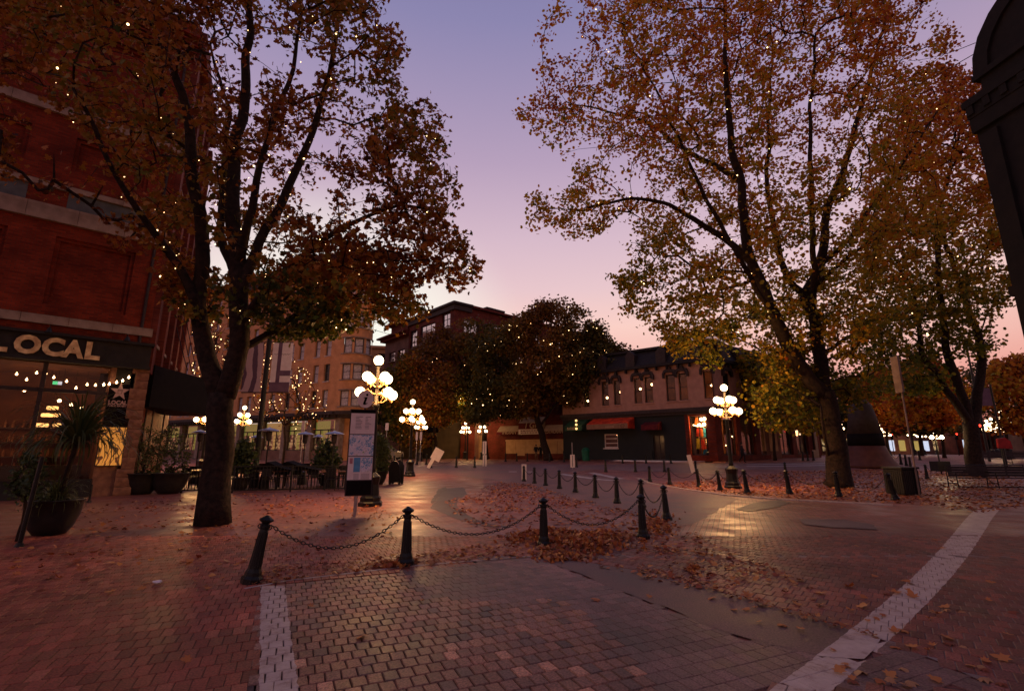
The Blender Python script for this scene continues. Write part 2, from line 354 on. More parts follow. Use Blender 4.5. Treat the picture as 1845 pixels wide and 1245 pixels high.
PAVE_END = 10.0
ys = [-30, 0, 2.0, PAVE_END, PAVE_END + 0.25, 14, 18, 22, 24] + [24 + i for i in range(1, 22)] + [50, 60, 80, 120, 200, 400, 900]
xs = [-900, -200, -80, -40, -20, -10, 0, 10, 16, 18, 20, 22, 24, 26, 28, 30, 35, 50, 80, 200, 900]
g = MB()
for y in ys:
    for x in xs: g.v.append((x, y, gz(x, y) - (0.013 if 1 < y < PAVE_END + 0.1 else 0)))
nx = len(xs)
for j in range(len(ys) - 1):
    for i in range(nx - 1):
        g.f.append((j * nx + i, j * nx + i + 1, (j + 1) * nx + i + 1, (j + 1) * nx + i)); g.t.append(0)
ground = g.obj('ground', ['paving'], kind='structure')

# near paving: real bricks
def inpoly(x, y, P):
    c = False; j = len(P) - 1
    for i in range(len(P)):
        if (P[i][1] > y) != (P[j][1] > y) and x < (P[j][0] - P[i][0]) * (y - P[i][1]) / (P[j][1] - P[i][1]) + P[i][0]: c = not c
        j = i
    return c
def gp(L): return [tuple(G(a, b)[:2]) for a, b in L]
band1 = gp([(470, 1058), (513, 1056)]) + [(-1.55, 3.85), (-1.83, 3.85)]
b1x = lambda y, r_: (band1[0][0] + (band1[3][0] - band1[0][0]) * (band1[0][1] - y) / (band1[0][1] - 3.85)) if not r_ else (band1[1][0] + (band1[2][0] - band1[1][0]) * (band1[1][1] - y) / (band1[1][1] - 3.85))
band2c = [(1395, 1260, 62), (1485, 1222, 54), (1540, 1172, 47), (1610, 1110, 42), (1665, 1050, 36), (1712, 995, 30), (1752, 955, 26), (1783, 914, 22)]
band2 = gp([(x - w, y) for x, y, w in band2c]) + gp([(x + w, y) for x, y, w in band2c])[::-1]
groove2 = gp([(967, 1003), (1150, 1026), (1300, 1066), (1450, 1112), (1590, 1152), (1700, 1195), (1800, 1240)])
groove1 = gp([(967, 1003), (1060, 1040), (1150, 1076), (1260, 1120), (1350, 1152), (1470, 1178), (1560, 1190)])
def line_x(L, y):          # x of a polyline at depth y
    for (x0, y0), (x1, y1) in zip(L, L[1:]):
        if min(y0, y1) <= y <= max(y0, y1) and y0 != y1: return x0 + (x1 - x0) * (y - y0) / (y1 - y0)
    return None
strip = groove2[:5] + [groove1[-1]] + groove1[::-1][1:]
edge = gp([(430, 1062), (520, 1046), (740, 1020), (970, 1001)])
setts_ok = gp([(505, 1056), (730, 1024), (760, 1075), (900, 1085), (1010, 1080), (1075, 1120), (1160, 1222), (1200, 1260), (520, 1260)])
bricks = []   # cx, cy, L, Wd, ang, col, relief
def zone(cx, cy):
    if inpoly(cx, cy, strip): return 'S'
    if inpoly(cx, cy, band1): return 'V'
    if cy < 6.4 and cx < b1x(cy, 0): return 'A'
    gx = line_x(groove2, cy)
    if cy < groove2[0][1]:
        if gx is not None and cx > gx: return 'D'
        if gx is None and cx > 1.6: return 'D'
    ex = None
    t = (edge[0][1] + (edge[-1][1] - edge[0][1]) * (cx - edge[0][0]) / (edge[-1][0] - edge[0][0]))
    if edge[0][0] < cx < edge[-1][0] and cy < t: return 'B' if inpoly(cx, cy, setts_ok) else 'C'
    if cx > -.5 and cy < edge[-1][1]: return 'B' if inpoly(cx, cy, setts_ok) else 'C'
    if cx <= edge[0][0] or cx < 0.9: return 'A'
    return 'D'
PALS = {'A': [(0.30, 0.074, 0.046), (0.25, 0.062, 0.04), (0.33, 0.095, 0.058)],
        'B': [(0.34, 0.155, 0.11), (0.28, 0.125, 0.09), (0.38, 0.17, 0.105), (0.2, 0.105, 0.085), (0.33, 0.14, 0.095)],
        'C': [(0.22, 0.115, 0.1), (0.19, 0.105, 0.09)], 'D': [(0.22, 0.068, 0.048), (0.175, 0.056, 0.042), (0.26, 0.075, 0.05), (0.20, 0.07, 0.053)],
        'V': [(0.30, 0.15, 0.11), (0.26, 0.13, 0.1)], 'W': [(0.42, 0.31, 0.29), (0.46, 0.35, 0.32), (0.36, 0.26, 0.24)]}
BR = {'A': (0.21, 0.105, -66 + 90), 'B': (0.19, 0.125, -66 + 90), 'C': (0.19, 0.125, -66 + 90), 'D': (0.21, 0.105, -35 + 0), }
def lay(ang, L, Wd, gap, zones, stagger=0.5):
    a = R(ang); ca, sa = math.cos(a), math.sin(a)          # bricks run along (sin a, cos a) ... a = heading of the long side
    n1 = int(30 / L); n2 = int(30 / Wd)
    for j in range(-n2, n2):
        for i in range(-n1, n1):
            u = (i + (stagger if j % 2 else 0)) * L; v = j * Wd
            x = u * sa + v * ca; y = 6 + u * ca - v * sa
            if not (3.1 < y < PAVE_END - 0.05): continue
            if abs(x) > 1.07 * y + 0.6: continue
            z = zone(x, y)
            if z not in zones and not (zones == 'A' and z == 'V' and zone(x - .075, y) == 'A'): continue
            if z not in zones: z = 'A'
            g_ = gap * (.4 if z == 'C' else 1); bricks.append((x, y, L - g_ * (0.7 + 0.6 * random.random()), Wd - g_ * (0.7 + 0.6 * random.random()), a, z))
lay(66, 0.105, 0.215, 0.007, 'A'); lay(66, 0.112, 0.165, 0.0075, 'BCV', 0.45); lay(128, 0.106, 0.212, 0.006, 'D')
def brickverts(x, y, L, Wd, a, z, k):
    h = 0.0 + random.uniform(-0.001, 0.002) - (0.001 if z == 'C' else 0)
    if z in 'BV': h += random.uniform(0, 0.004)
    tl = .003 if z == 'C' else .010; tx, ty = random.uniform(-tl, tl), random.uniform(-tl, tl); a2 = a + random.gauss(0, 0.012 if z not in 'BV' else 0.03)
    ca, sa = math.cos(a2), math.sin(a2); out = []
    ch = 0.007 if z in 'BV' else 0.004
    for (sl, zz) in ((0, -0.03), (0, h - ch), (ch, h)):
        for (q, w) in ((-1, -1), (1, -1), (1, 1), (-1, 1)):
            u = q * (L / 2 - sl); v = w * (Wd / 2 - sl)
            out.append((x + u * sa + v * ca, y + u * ca - v * sa, zz + (tx * u + ty * v if zz > -0.01 else 0)))
    return out
BF = []
for b_ in (0, 4):
    for i in range(4): BF.append((b_ + (i + 1) % 4, b_ + i, b_ + 4 + i, b_ + 4 + (i + 1) % 4))
BF.append((8, 11, 10, 9)[::1])
def brickcol(z, x, y):
    c = random.choice(PALS[z]); f = random.uniform(0.8, 1.18) * (1 + .45 * noise.noise(Vector((x * .55, y * .55, 8.1))))
    if z == 'B':
        k = noise.noise(Vector((x * 0.9, y * 0.9, 3.3)));  f *= 0.72 if k < -0.15 else 1.0
    return tuple(v * f for v in c) + (1,)
bricks.sort(key=lambda b_: b_[1] + abs(b_[0]) * 0.15)
vis = [b_ for b_ in bricks if b_[1] > 3.55 and abs(b_[0]) < 1.0 * b_[1]]
near = vis[:300]; nearset = set(id(b_) for b_ in near)
def flush(vs, fs, cs, name, parent):
    me = bpy.data.meshes.new(name); me.from_pydata(vs, [], fs); me.materials.append(M['paver'])
    at = me.color_attributes.new('col', 'FLOAT_COLOR', 'POINT'); at.data.foreach_set('color', np.array(cs, dtype=np.float32).ravel()); me.update()
    return me
vs, fs, cs = [], [], []
for b_ in bricks:
    if id(b_) in nearset: continue
    k = len(vs); vs += brickverts(*b_, 0); fs += [tuple(k + i for i in f) for f in BF]; cs += [brickcol(b_[5], b_[0], b_[1])] * 12
o = link('paving_bricks', flush(vs, fs, cs, 'paving_bricks', ground), ground, kind='stuff')
var = {}
for b_ in near:
    z = b_[5]
    if z not in var:
        var[z] = []
        for q in range(10):
            v_ = brickverts(0, 0, b_[2], b_[3], 0, z, 0); var[z].append(flush(v_, BF, [brickcol(z, random.random() * 9, random.random() * 9)] * 12, 'brick', ground))
    link('brick', random.choice(var[z]), ground, (b_[0], b_[1], 0), (0, 0, -b_[4] ))

# joint filling between the near bricks
# sheets laid on the ground
def sheet(name, P, m, z, sub=1.2, **k):
    if name.startswith('asphalt') or name == 'road':          # worn, uneven outline
        Q = []
        for i, p in enumerate(P):
            q_ = P[(i + 1) % len(P)]; d_ = math.hypot(q_[0] - p[0], q_[1] - p[1]); k_ = max(1, min(24, int(d_ / .22)))
            for j in range(k_):
                u_ = j / k_; x_, y_ = p[0] + (q_[0] - p[0]) * u_, p[1] + (q_[1] - p[1]) * u_
                w_ = min(.07, d_ * .1); Q.append((x_ + w_ * noise.noise(Vector((x_ * 2.1, y_ * 2.1, 5))), y_ + w_ * 1.3 * noise.noise(Vector((x_ * 2.3, y_ * 2.3, 15)))))
        P = Q
    bm = bmesh.new(); vv = [bm.verts.new((p[0], p[1], 0)) for p in P]; bm.faces.new(vv)
    bmesh.ops.triangulate(bm, faces=bm.faces)
    y0 = min(p[1] for p in P); y1 = max(p[1] for p in P)
    if y1 > 24:
        y = max(24, y0 + 0.5)
        while y < y1:
            bmesh.ops.bisect_plane(bm, geom=bm.verts[:] + bm.edges[:] + bm.faces[:], plane_co=(0, y, 0), plane_no=(0, 1, 0)); y += 1 if y < 45 else 15
        for x in range(18, 32, 2): bmesh.ops.bisect_plane(bm, geom=bm.verts[:] + bm.edges[:] + bm.faces[:], plane_co=(x, 0, 0), plane_no=(1, 0, 0))
    for v in bm.verts: v.co.z = gz(v.co.x, v.co.y) + z
    bmesh.ops.recalc_face_normals(bm, faces=bm.faces)
    for f in bm.faces:
        if f.normal.z < 0: f.normal_flip()
    me = bpy.data.meshes.new(name); bm.to_mesh(me); bm.free(); me.materials.append(M[m])
    return link(name, me, None, kind='structure', **k)
def colattr(o, c):
    at = o.data.color_attributes.new('col', 'FLOAT_COLOR', 'POINT'); at.data.foreach_set('color', np.array([c] * len(o.data.vertices), dtype=np.float32).ravel()); return o
mat('joint_light', (0.30, 0.21, 0.185), 0.9, (0.2, 0.13, 0.11), 3, 0.4, 60); mat('joint_brown', (0.13, 0.08, 0.068), 0.9, (0.07, 0.045, 0.04), 3, 0.4, 60)
rgt = [groove2[0]] + groove2[1:] + [(6.5, 3.0), (12, 8), (12.5, 9.95), (groove2[0][0] + 1.2, 9.95)]
sheet('joint_sand', rgt, 'joint_light', -0.0055)
sheet('joint_sand', [(-12, 9.95), (-6, 3.0), (-1.4, 3.0), (band1[0][0] - .05, 6.4), (edge[-1][0], edge[-1][1] + .1), (0.6, 9.95)], 'joint_brown', -0.0085)
colattr(sheet('asphalt_strip', strip, 'asphalt', 0.001), (0.165, 0.088, 0.075, 1))
lane = gp([(690, 852), (800, 853), (905, 868), (970, 884), (1050, 905), (1120, 922), (1200, 948), (1250, 945), (1300, 915), (1330, 899), (1300, 893), (1180, 876), (1165, 868), (1080, 858), (1010, 852), (1075, 846), (1240, 852), (1290, 846), (1490, 846), (1490, 832), (1200, 834), (1060, 838), (980, 836), (880, 838), (780, 840), (700, 842)])
colattr(sheet('road', lane, 'asphalt', 0.006), (0.20, 0.11, 0.098, 1))
colattr(sheet('asphalt_patch', gp([(800, 880), (835, 878), (842, 890), (826, 900), (822, 912), (845, 930), (885, 944), (925, 950), (880, 950), (830, 938), (775, 915), (790, 896)]), 'asphalt', 0.004), (0.085, 0.06, 0.062, 1))
colattr(sheet('asphalt_patch', gp([(1325, 918), (1360, 906), (1405, 901), (1425, 906), (1395, 915), (1350, 922)]), 'asphalt', 0.014), (0.085, 0.062, 0.062, 1))
colattr(sheet('asphalt_patch', gp([(1440, 935), (1520, 937), (1575, 946), (1580, 955), (1500, 951), (1450, 946)]), 'asphalt', 0.014), (0.16, 0.10, 0.09, 1))
colattr(sheet('asphalt_patch', gp([(775, 905), (790, 882), (803, 877), (806, 882), (793, 892), (780, 908)]), 'asphalt', 0.009), (0.07, 0.045, 0.045, 1))
def strip_poly(L, w): 
    P = gp(L); A_, B_ = [], []
    for i, p in enumerate(P):
        a = Vector(P[max(i - 1, 0)]); b = Vector(P[min(i + 1, len(P) - 1)]); d = (b - a).normalized(); n_ = Vector((-d[1], d[0])) * w / 2
        A_.append((p[0] + n_[0], p[1] + n_[1])); B_.append((p[0] - n_[0], p[1] - n_[1]))
    return A_ + B_[::-1]
sheet('kerb_line', strip_poly([(440, 1061), (520, 1046), (740, 1020), (968, 1001)], 0.05), 'stone_paint', 0.004)
for L in ([(1010, 854), (1080, 864), (1105, 866)], [(1065, 852), (1120, 863)], [(917, 850), (931, 850)], [(950, 850), (965, 850.5)]):
    sheet('road_marking', strip_poly(L, 0.42), 'road_marking', 0.014)
for yy in (836, 839.5):
    sheet('crosswalk_marking', strip_poly([(1345, yy + .7), (1420, yy), (1490, yy - 1)], 0.5), 'road_marking', 0.014)
for x in (1290, 1312): sheet('road_marking', strip_poly([(x, 841), (x + 22, 841)], 0.4), 'road_marking', 0.014)
for x in (686, 700): sheet('crosswalk_marking', strip_poly([(x, 846), (x + 14, 846)], 0.5), 'road_marking', 0.014)
kp = gp([(1150, 862), (1171, 871), (1240, 883), (1310, 893), (1400, 900), (1520, 906), (1610, 911)])
k_ = MB()
for (x0, y0), (x1, y1) in zip(kp, kp[1:]):
    n_ = int(math.hypot(x1 - x0, y1 - y0) / 0.9) + 1
    for i in range(n_):
        a = i / n_; b = (i + 1) / n_ - 0.01
        A_ = Vector((x0 + (x1 - x0) * a, y0 + (y1 - y0) * a, 0)); B_ = Vector((x0 + (x1 - x0) * b, y0 + (y1 - y0) * b, 0)); d = (B_ - A_).normalized(); nn = Vector((-d[1], d[0], 0)) * 0.09
        z0, z1 = gz(A_[0], A_[1]) - 0.05, gz(A_[0], A_[1]) + 0.035
        P = [A_ - nn, B_ - nn, B_ + nn, A_ + nn]; kk = len(k_.v)
        k_.v += [(p[0], p[1], z0) for p in P] + [(p[0], p[1], z1) for p in P]
        for f in ((0, 3, 2, 1), (4, 5, 6, 7), (0, 1, 5, 4), (1, 2, 6, 5), (2, 3, 7, 6), (3, 0, 4, 7)): k_.f.append(tuple(kk + q for q in f)); k_.t.append(0)
k_.obj('kerb', ['stone_paint'], kind='structure')

# ================================================================== BUILDINGS
def wallgrid(mb, s0, s1, z0, z1, ops, n=0.0, dep=0.25, mi=0, mj=None):
    """front face of a wall in the local (s, n, z) frame with real openings and reveals"""
    mj = mi if mj is None else mj
    S = sorted({s0, s1} | {round(o[0], 4) for o in ops} | {round(o[1], 4) for o in ops}); Z = sorted({z0, z1} | {round(o[2], 4) for o in ops} | {round(o[3], 4) for o in ops})
    S = [s for s in S if s0 <= s <= s1]; Z = [z for z in Z if z0 <= z <= z1]
    for a, b in zip(S, S[1:]):
        for c, d in zip(Z, Z[1:]):
            cs, cz = (a + b) / 2, (c + d) / 2
            if any(o[0] < cs < o[1] and o[2] < cz < o[3] for o in ops): continue
            mb.quad((a, n, c), (b, n, c), (b, n, d), (a, n, d), mi=mi)
    for a, b, c, d in ops:
        m = n + dep
        mb.quad((a, n, c), (a, n, d), (a, m, d), (a, m, c), mi=mj); mb.quad((b, n, c), (b, m, c), (b, m, d), (b, n, d), mi=mj)
        mb.quad((a, n, d), (b, n, d), (b, m, d), (a, m, d), mi=mj); mb.quad((a, n, c), (a, m, c), (b, m, c), (b, n, c), mi=mj)
def frame_at(A, B, z=0):
    d = (B - A); return math.atan2(d[1], d[0])
WM = {}
def window(parent, s0, s1, z0, z1, n=0.16, cols=1, rows=2, pane='window_dark', fr='window_frame_paint', sill='sandstone', f=0.06, back=None, arch=None, rz=0, pos=None, gl=False):
    w, h = s1 - s0, z1 - z0; key = (round(w, 2), round(h, 2), cols, rows, fr, sill, pane, f)
    if key not in WM:
        a = MB(); e = 0.002
        a.box(0, f, 0, 0.08, 0, h); a.box(w - f, w, 0, 0.08, 0, h); a.box(f, w - f, 0, 0.08, 0, f); a.box(f, w - f, 0, 0.08, h - f, h)
        for i in range(1, cols): x = w * i / cols; a.box(x - f * .4, x + f * .4, 0.01, 0.07, f, h - f)
        for j in range(1, rows): z = h * j / rows; a.box(f, w - f, 0.015, 0.065, z - f * .4, z + f * .4)
        b = MB().box(f - .005, w - f + .005, 0.045, 0.055, f - .005, h - f + .005)
        c = MB().box(-0.08, w + 0.08, -n - 0.09, 0.02, -0.13, -0.003)
        WM[key] = (a.mesh('window', [fr]), b.mesh('pane', [pane]), c.mesh('sill', [sill]) if sill else None)
    a, b, c = WM[key]
    if pos is None: pos = (s0, n, z0)
    o = link('window', a, parent, pos, (0, 0, rz)); link('pane', b, o)
    if c: link('sill', c, o)
    return o

# ---- 1. brick corner building with the pub on the ground floor
K1 = G(222, 892); A1 = K1; dir1 = Vector((-math.sin(R(48)), -math.cos(R(48)), 0))
far1 = Vector((-0.47, 0.883, 0))
B1 = thing('brick_corner_building', 'tall dark red brick corner building with stone bands and glazed pub front', 'building', (K1[0], K1[1], 0), math.atan2(-dir1[1], -dir1[0]))
# local frame: +x = towards K1 from camera side, so s=0 at the corner and negative to the near left; -y faces the plaza
def h1(px, py): 
    s, z = hit(K1, K1 + dir1, px, py); return -s, z
Z1 = 20.6
rsill, rtop = -0.2, 0
s_l = -16.0
pz = {k: h1(*v)[1] for k, v in dict(sign0=(230, 660), sign1=(240, 624), band1=(240, 604), band1t=(243, 590), b2=(200, 424), b2t=(203, 398), b3t=(180, 362), b4=(200, 238), b4t=(200, 222)).items()}
zs0, zs1, zb0, zb1 = pz['sign0'], pz['sign1'], pz['band1'], pz['band1t']
zc0, zc1, zc2, zd0, zd1 = pz['b2'], pz['b2t'], pz['b3t'], pz['b4'], pz['b4t']
wb = MB()
pan = []
for k in range(6):
    a = -3.2 - k * 3.6; pan += [(a, a + 2.35, zb1 + 0.42, zc0 - 0.5), (a, a + 2.35, zc2 + 0.9, zd0 - 0.7), (a, a + 2.35, zd1 + 0.9, Z1 - 2.4)]
wallgrid(wb, s_l, 0, zs1, Z1, pan, 0, 0.10)
for a, b, c, d in pan:
    wallgrid(wb, a, b, c, d, [(a + 0.13, b - 0.13, c + 0.13, d - 0.13)], 0.10, 0.10)
    wb.quad((a + .13, .2, c + .13), (b - .13, .2, c + .13), (b - .13, .2, d - .13), (a + .13, .2, d - .13))
for k in range(7):  # corbel table under the parapet
    wb.box(s_l, 0.05 + k * .0, -0.04 - 0.035 * k, 0.0, Z1 - 1.9 + k * 0.16, Z1 - 1.9 + k * 0.16 + 0.08)
wb.box(s_l, 0.1, -0.34, 0, Z1 - 0.7, Z1 - 0.1)
wb.quad((s_l, 0, Z1), (0, 0, Z1), (0, 9, Z1), (s_l, 9, Z1))
wb.obj('wall', 'red_brick', B1)
lb = MB().box(s_l, 0.09, -0.12, 0, zb0, zb1); 
def stones(z0, z1, name='stone_band', L=1.25, n=-0.13, m='sandstone', x1=0.1):
    me = MB().box(0, L - 0.012, n, 0.0, 0, z1 - z0).mesh('stone', [m]); s = x1 - L; first = None
    while s > s_l: link('band_stone', me, B1, (s, -0.002, z0)); s -= L
stones(zb0, zb1); stones(zc0, zc1, n=-0.16, L=1.4); stones(zc2, zc2 + 0.2, n=-0.12, L=1.6); stones(zd0, zd1, n=-0.14, L=1.3)
for k in range(5):
    a = -3.1 - k * 3.6; MB().box(a, a + 2.5, -0.02, 0.05, zc1 + 0.02, zc2 - 0.02).obj('metal_panel', 'grey_metal_panel', B1)
# side wall going back along the side street
a2 = math.atan2(far1[1], far1[0]) - (math.atan2(-dir1[1], -dir1[0]))
sw = MB(); L2 = 8.6
ops = []
for j, z in enumerate((6.0, 9.6, 13.2)):
    for i in range(4): ops.append((0.9 + i * 2.1, 0.9 + i * 2.1 + 1.15, z, z + 2.3))
wallgrid(sw, 0, L2, 0, Z1, ops, 0, 0.3)
for i in range(5): sw.box(0.02 + i * 2.1, 0.5 + i * 2.1, -0.22, 0, 4.6, Z1 - 1.2)
sw.box(0, L2, -0.35, 0, Z1 - 0.9, Z1 - 0.1); sw.quad((L2, 0, 0), (L2, 8, 0), (L2, 8, Z1), (L2, 0, Z1))
swo = sw.obj('side_wall', 'dark_red_brick', B1); swo.rotation_euler = (0, 0, a2)
for (a, b, c, d) in ops: window(swo, a, b, c, d, 0.2, 1, 2, 'curtain', 'white_paint')
fp = MB(); fp.box(s_l, 0.12, -0.35, 0.0, zs0, zs1); fp.box(s_l, 0.2, -0.5, 0, zs1, zs1 + 0.10); fp.box(s_l, 0.16, -0.42, 0, zs0 - 0.1, zs0)
fp.obj('sign_fascia', 'dark_wall', B1)
# pub sign letters
sg = thing('pub_sign', 'large worn cream letters reading LOCAL on the dark fascia over the pub window', 'sign', (0, 0, 0))
sg.location = B1.location; sg.rotation_euler = B1.rotation_euler
h0 = zs1 - zs0; 
for ch, x0, x1 in (('L', -3.72, -3.5), ('O', 0, 0), ('C', 0, 0), ('A', 0, 0), ('L', 0, 0)): pass
Lp = {'O': (24, 72), 'C': (75, 114), 'A': (112, 151), 'L2': (154, 180)}
for ch, (p0, p1) in Lp.items():
    xa = h1(p0, 632)[0]; xb = h1(p1, 640)[0]
    textobj('letter', ch[0], h0 * 1.05, 'cream_letter', sg, (xa, -0.40, zs0 + h0 * 0.13), xb - xa, 0.04, 0.04)
xa = h1(24, 632)[0]; textobj('letter', 'L', h0 * 1.05, 'cream_letter', sg, (xa - 0.62, -0.40, zs0 + h0 * 0.13), 0.5, 0.04, 0.04)
# pub front: frames, glass, stone pier, room behind
pier0 = h1(186, 760)[0]; pe = MB()
zf = 0.0
sf = thing('pub_shopfront', 'glazed dark framed pub front with warm lit room behind', 'shopfront', B1.location, B1.rotation_euler[2])
st = MB()
mull = [h1(66, 740)[0], pier0 + 0.0, h1(66, 740)[0] - 1.25, h1(66, 740)[0] - 2.5]
for s in (h1(66, 740)[0], h1(66, 740)[0] - 1.6, h1(66, 740)[0] - 3.2, h1(66, 740)[0] - 4.8): MB().box(s - 0.06, s + 0.06, -0.05, 0.12, 0, zs0 - 0.1).obj('mullion', 'dark_trim', sf)
MB().box(s_l + 4, pier0, 0.0, 0.1, zs0 - 1.15, zs0 - 1.02).obj('transom', 'dark_trim', sf)
MB().box(s_l + 4, pier0, -0.04, 0.1, 0, 0.62).obj('base_panel', 'dark_wall', sf)
for k in range(4):
    a = (pier0, *[h1(66, 740)[0] - 1.6 * q for q in range(4)])[k]; b = h1(66, 740)[0] - 1.6 * k
    MB().box(b + 0.06, (pier0 if k == 0 else b + 1.54), 0.03, 0.04, 0.62, zs0 - 1.15).obj('pane', 'glass', sf)
    MB().box(b + 0.06, (pier0 if k == 0 else b + 1.54), 0.03, 0.04, zs0 - 1.02, zs0 - 0.1).obj('pane', 'glass', sf)
# interior shell
MB().box(s_l + 4, pier0, 4.0, 4.1, 0, zs0).obj('back_wall', 'interior_wall', sf)
MB().box(s_l + 4, pier0, 0.1, 4.0, zs0 - 0.12, zs0 - 0.02).obj('ceiling', 'interior_wall', sf)
MB().box(s_l + 4, pier0, 0.1, 4.0, 0.0, 0.03).obj('floor', 'wood_top', sf)
MB().box(pier0 - .02, pier0 + 0.08, 0.1, 4.0, 0, zs0 - .12).obj('side_wall', 'interior_wall', sf)
bs = MB()
for q in range(4): bs.box(-8, pier0 - 0.3, 3.6, 3.95, 0.8 + q * 0.55, 0.85 + q * 0.55)
bs.box(-8, pier0 - .3, 2.9, 3.4, 0, 1.05)
bs.obj('bar_shelves', 'dark_trim', sf)
bt = MB()
for q in range(4):
    s = -7.8
    while s < pier0 - 0.4:
        bt.lathe([(0.04, 0), (0.04, 0.17), (0.015, 0.22), (0.015, 0.3)], 6, (s, 3.75, 0.85 + q * 0.55)); s += random.uniform(0.1, 0.35)
bt.obj('bottles', 'wood_top', sf, kind='stuff')
def w1(px, py, n):   # world point on the plane n metres behind/before the pub wall -> local coordinates
    off = Matrix.Rotation(B1.rotation_euler[2], 3, 'Z') @ Vector((0, n, 0))
    s, z = hit(K1 + off, K1 + off + dir1, px, py); return (-s, n, z)
SL = []
for (px, py, n) in ((66, 672, .9), (97, 680, .9), (120, 687, .9), (137, 699, .9), (157, 693, .9), (172, 694, .9), (187, 693, -.15), (197, 692, -.15), (210, 689, -.15), (221, 686, -.15), (232, 680, -.15), (48, 684, .9), (44, 704, .9), (83, 673, 1.6), (30, 674, .9)): SL.append(w1(px, py, n))
sl = thing('string_lights', 'string of warm bare bulbs drooping across the top of the pub window', 'string lights', B1.location, B1.rotation_euler[2])
wr = MB(); wr.tube([Vector(p) + Vector((0, 0, 0.07)) for p in sorted(SL[:11], key=lambda p: p[0])], 0.008, 4); wr.obj('wire', 'rubber', sl)
bm_ = MB().lathe([(0.012, 0.07), (0.014, 0.04), (0.038, 0.0), (0.03, -0.03), (0.005, -0.045)], 8).mesh('bulb', ['bulb_glow'])
for p in SL: link('bulb', bm_, sl, p)
pend = []
for (px, py, n, w) in ((94, 738, 2, .34), (84, 751, 2, .34), (103, 751, 2, .22), (74, 769, 2, .4), (102, 769, 2, .24), (86, 751, 2.4, .3)):
    p = w1(px, py, n); o = thing('pendant_lamp', 'glowing amber drum pendant lamp inside the pub window, seen %s' % ['at the top of the cluster', 'mid left of the cluster', 'mid right of the cluster', 'low left of the cluster', 'low right of the cluster', 'behind the mid left one'][len(pend)], 'lamp', B1.location, B1.rotation_euler[2], 'pendant lamps in the pub')
    MB().lathe([(w * .42, 0), (w * .5, 0.02), (w * .5, 0.11), (w * .4, 0.13)], 16, p).obj('lamp_shade', 'pendant_glow', o); MB().tube([Vector(p) + Vector((0, 0, .13)), (p[0], p[1], zs0 - .13)], 0.006, 4).obj('cord', 'rubber', o); pend.append(o)
for (px, py, n) in ((107, 722, 1.4), (129, 729, 1.5), (148, 735, 1.6)):
    p = w1(px, py, n); o = thing('ceiling_spot', {107: 'brightest small lamp, above the amber drum lamps in the pub', 129: 'small bright lamp in the middle of the pub window', 148: 'small bright lamp at the right of the pub window'}[px], 'lamp', B1.location, B1.rotation_euler[2], 'small bright lamps in the pub')
    MB().sphere(p, 0.06, 8).obj('bulb', 'bulb_glow', o); MB().tube([p, (p[0], p[1], zs0 - .13)], 0.006, 4).obj('cord', 'rubber', o)
for (s, n, z, en) in ((-1.9, 1.2, 2.9, 38), (-4.2, 1.6, 2.9, 38), (-7, 1.6, 2.9, 25)):
    L = bpy.data.lights.new('pub_room_light', 'POINT'); L.energy = en; L.color = (1, 0.52, 0.2); L.shadow_soft_size = 0.15
    lo = bpy.data.objects.new('pub_room_light', L); COL.objects.link(lo); lo.parent = sf; lo.location = (s, n, z)
p = w1(104, 690, 1.2); ex = thing('exit_sign', 'small green and white lit sign hanging inside the pub window', 'sign', B1.location, B1.rotation_euler[2])
MB().box(p[0] - .14, p[0] + .0, p[1], p[1] + .03, p[2] - .06, p[2] + .06).obj('green_panel', 'green_glow', ex); emis('pale_glow', (.7, .8, 1), .8); MB().box(p[0] + .002, p[0] + .12, p[1], p[1] + .03, p[2] - .06, p[2] + .06).obj('white_panel', 'pale_glow', ex)
# rusticated pier at the corner: real stones
prr = random.Random(3); z = 0.0; a0 = h1(228, 780)[0]
while z < zs0 - 0.15:
    hh = min(prr.uniform(0.28, 0.42), zs0 - 0.1 - z); x = a0 if prr.random() < .5 else a0 - 0.12
    bm = bmesh.new(); bmesh.ops.create_cube(bm, size=1)
    bmesh.ops.subdivide_edges(bm, edges=bm.edges[:], cuts=2, use_grid_fill=True)
    for v in bm.verts:
        bul = 1 + 0.16 * (1 - abs(v.co.z) * 2) * prr.uniform(.2, 1)
        v.co.x *= (0.18 - x) * 1.0 * (1 + 0.06 * prr.random()); v.co.y *= 0.62 * bul; v.co.z *= hh - 0.015
    me = bpy.data.meshes.new('pier_stone'); bm.to_mesh(me); bm.free(); me.materials.append(M['rough_stone'])
    link('pier_stone', me, B1, ((x + 0.18) / 2, 0.12, z + hh / 2)); z += hh
MB().box(pier0, a0 - .13, -0.02, 0.3, 0, 1.1).obj('pier_base', 'rough_stone', B1); MB().box(pier0 + .0, a0 - .13, 0.12, 0.3, 1.1, zs0 - .1).obj('pier_wall', 'dark_wall', B1)
MB().box(pier0 - 0.03, pier0 + 0.13, -0.04, 0.12, 0.0, zs0 - 0.1).obj('jamb', 'rough_stone', B1)
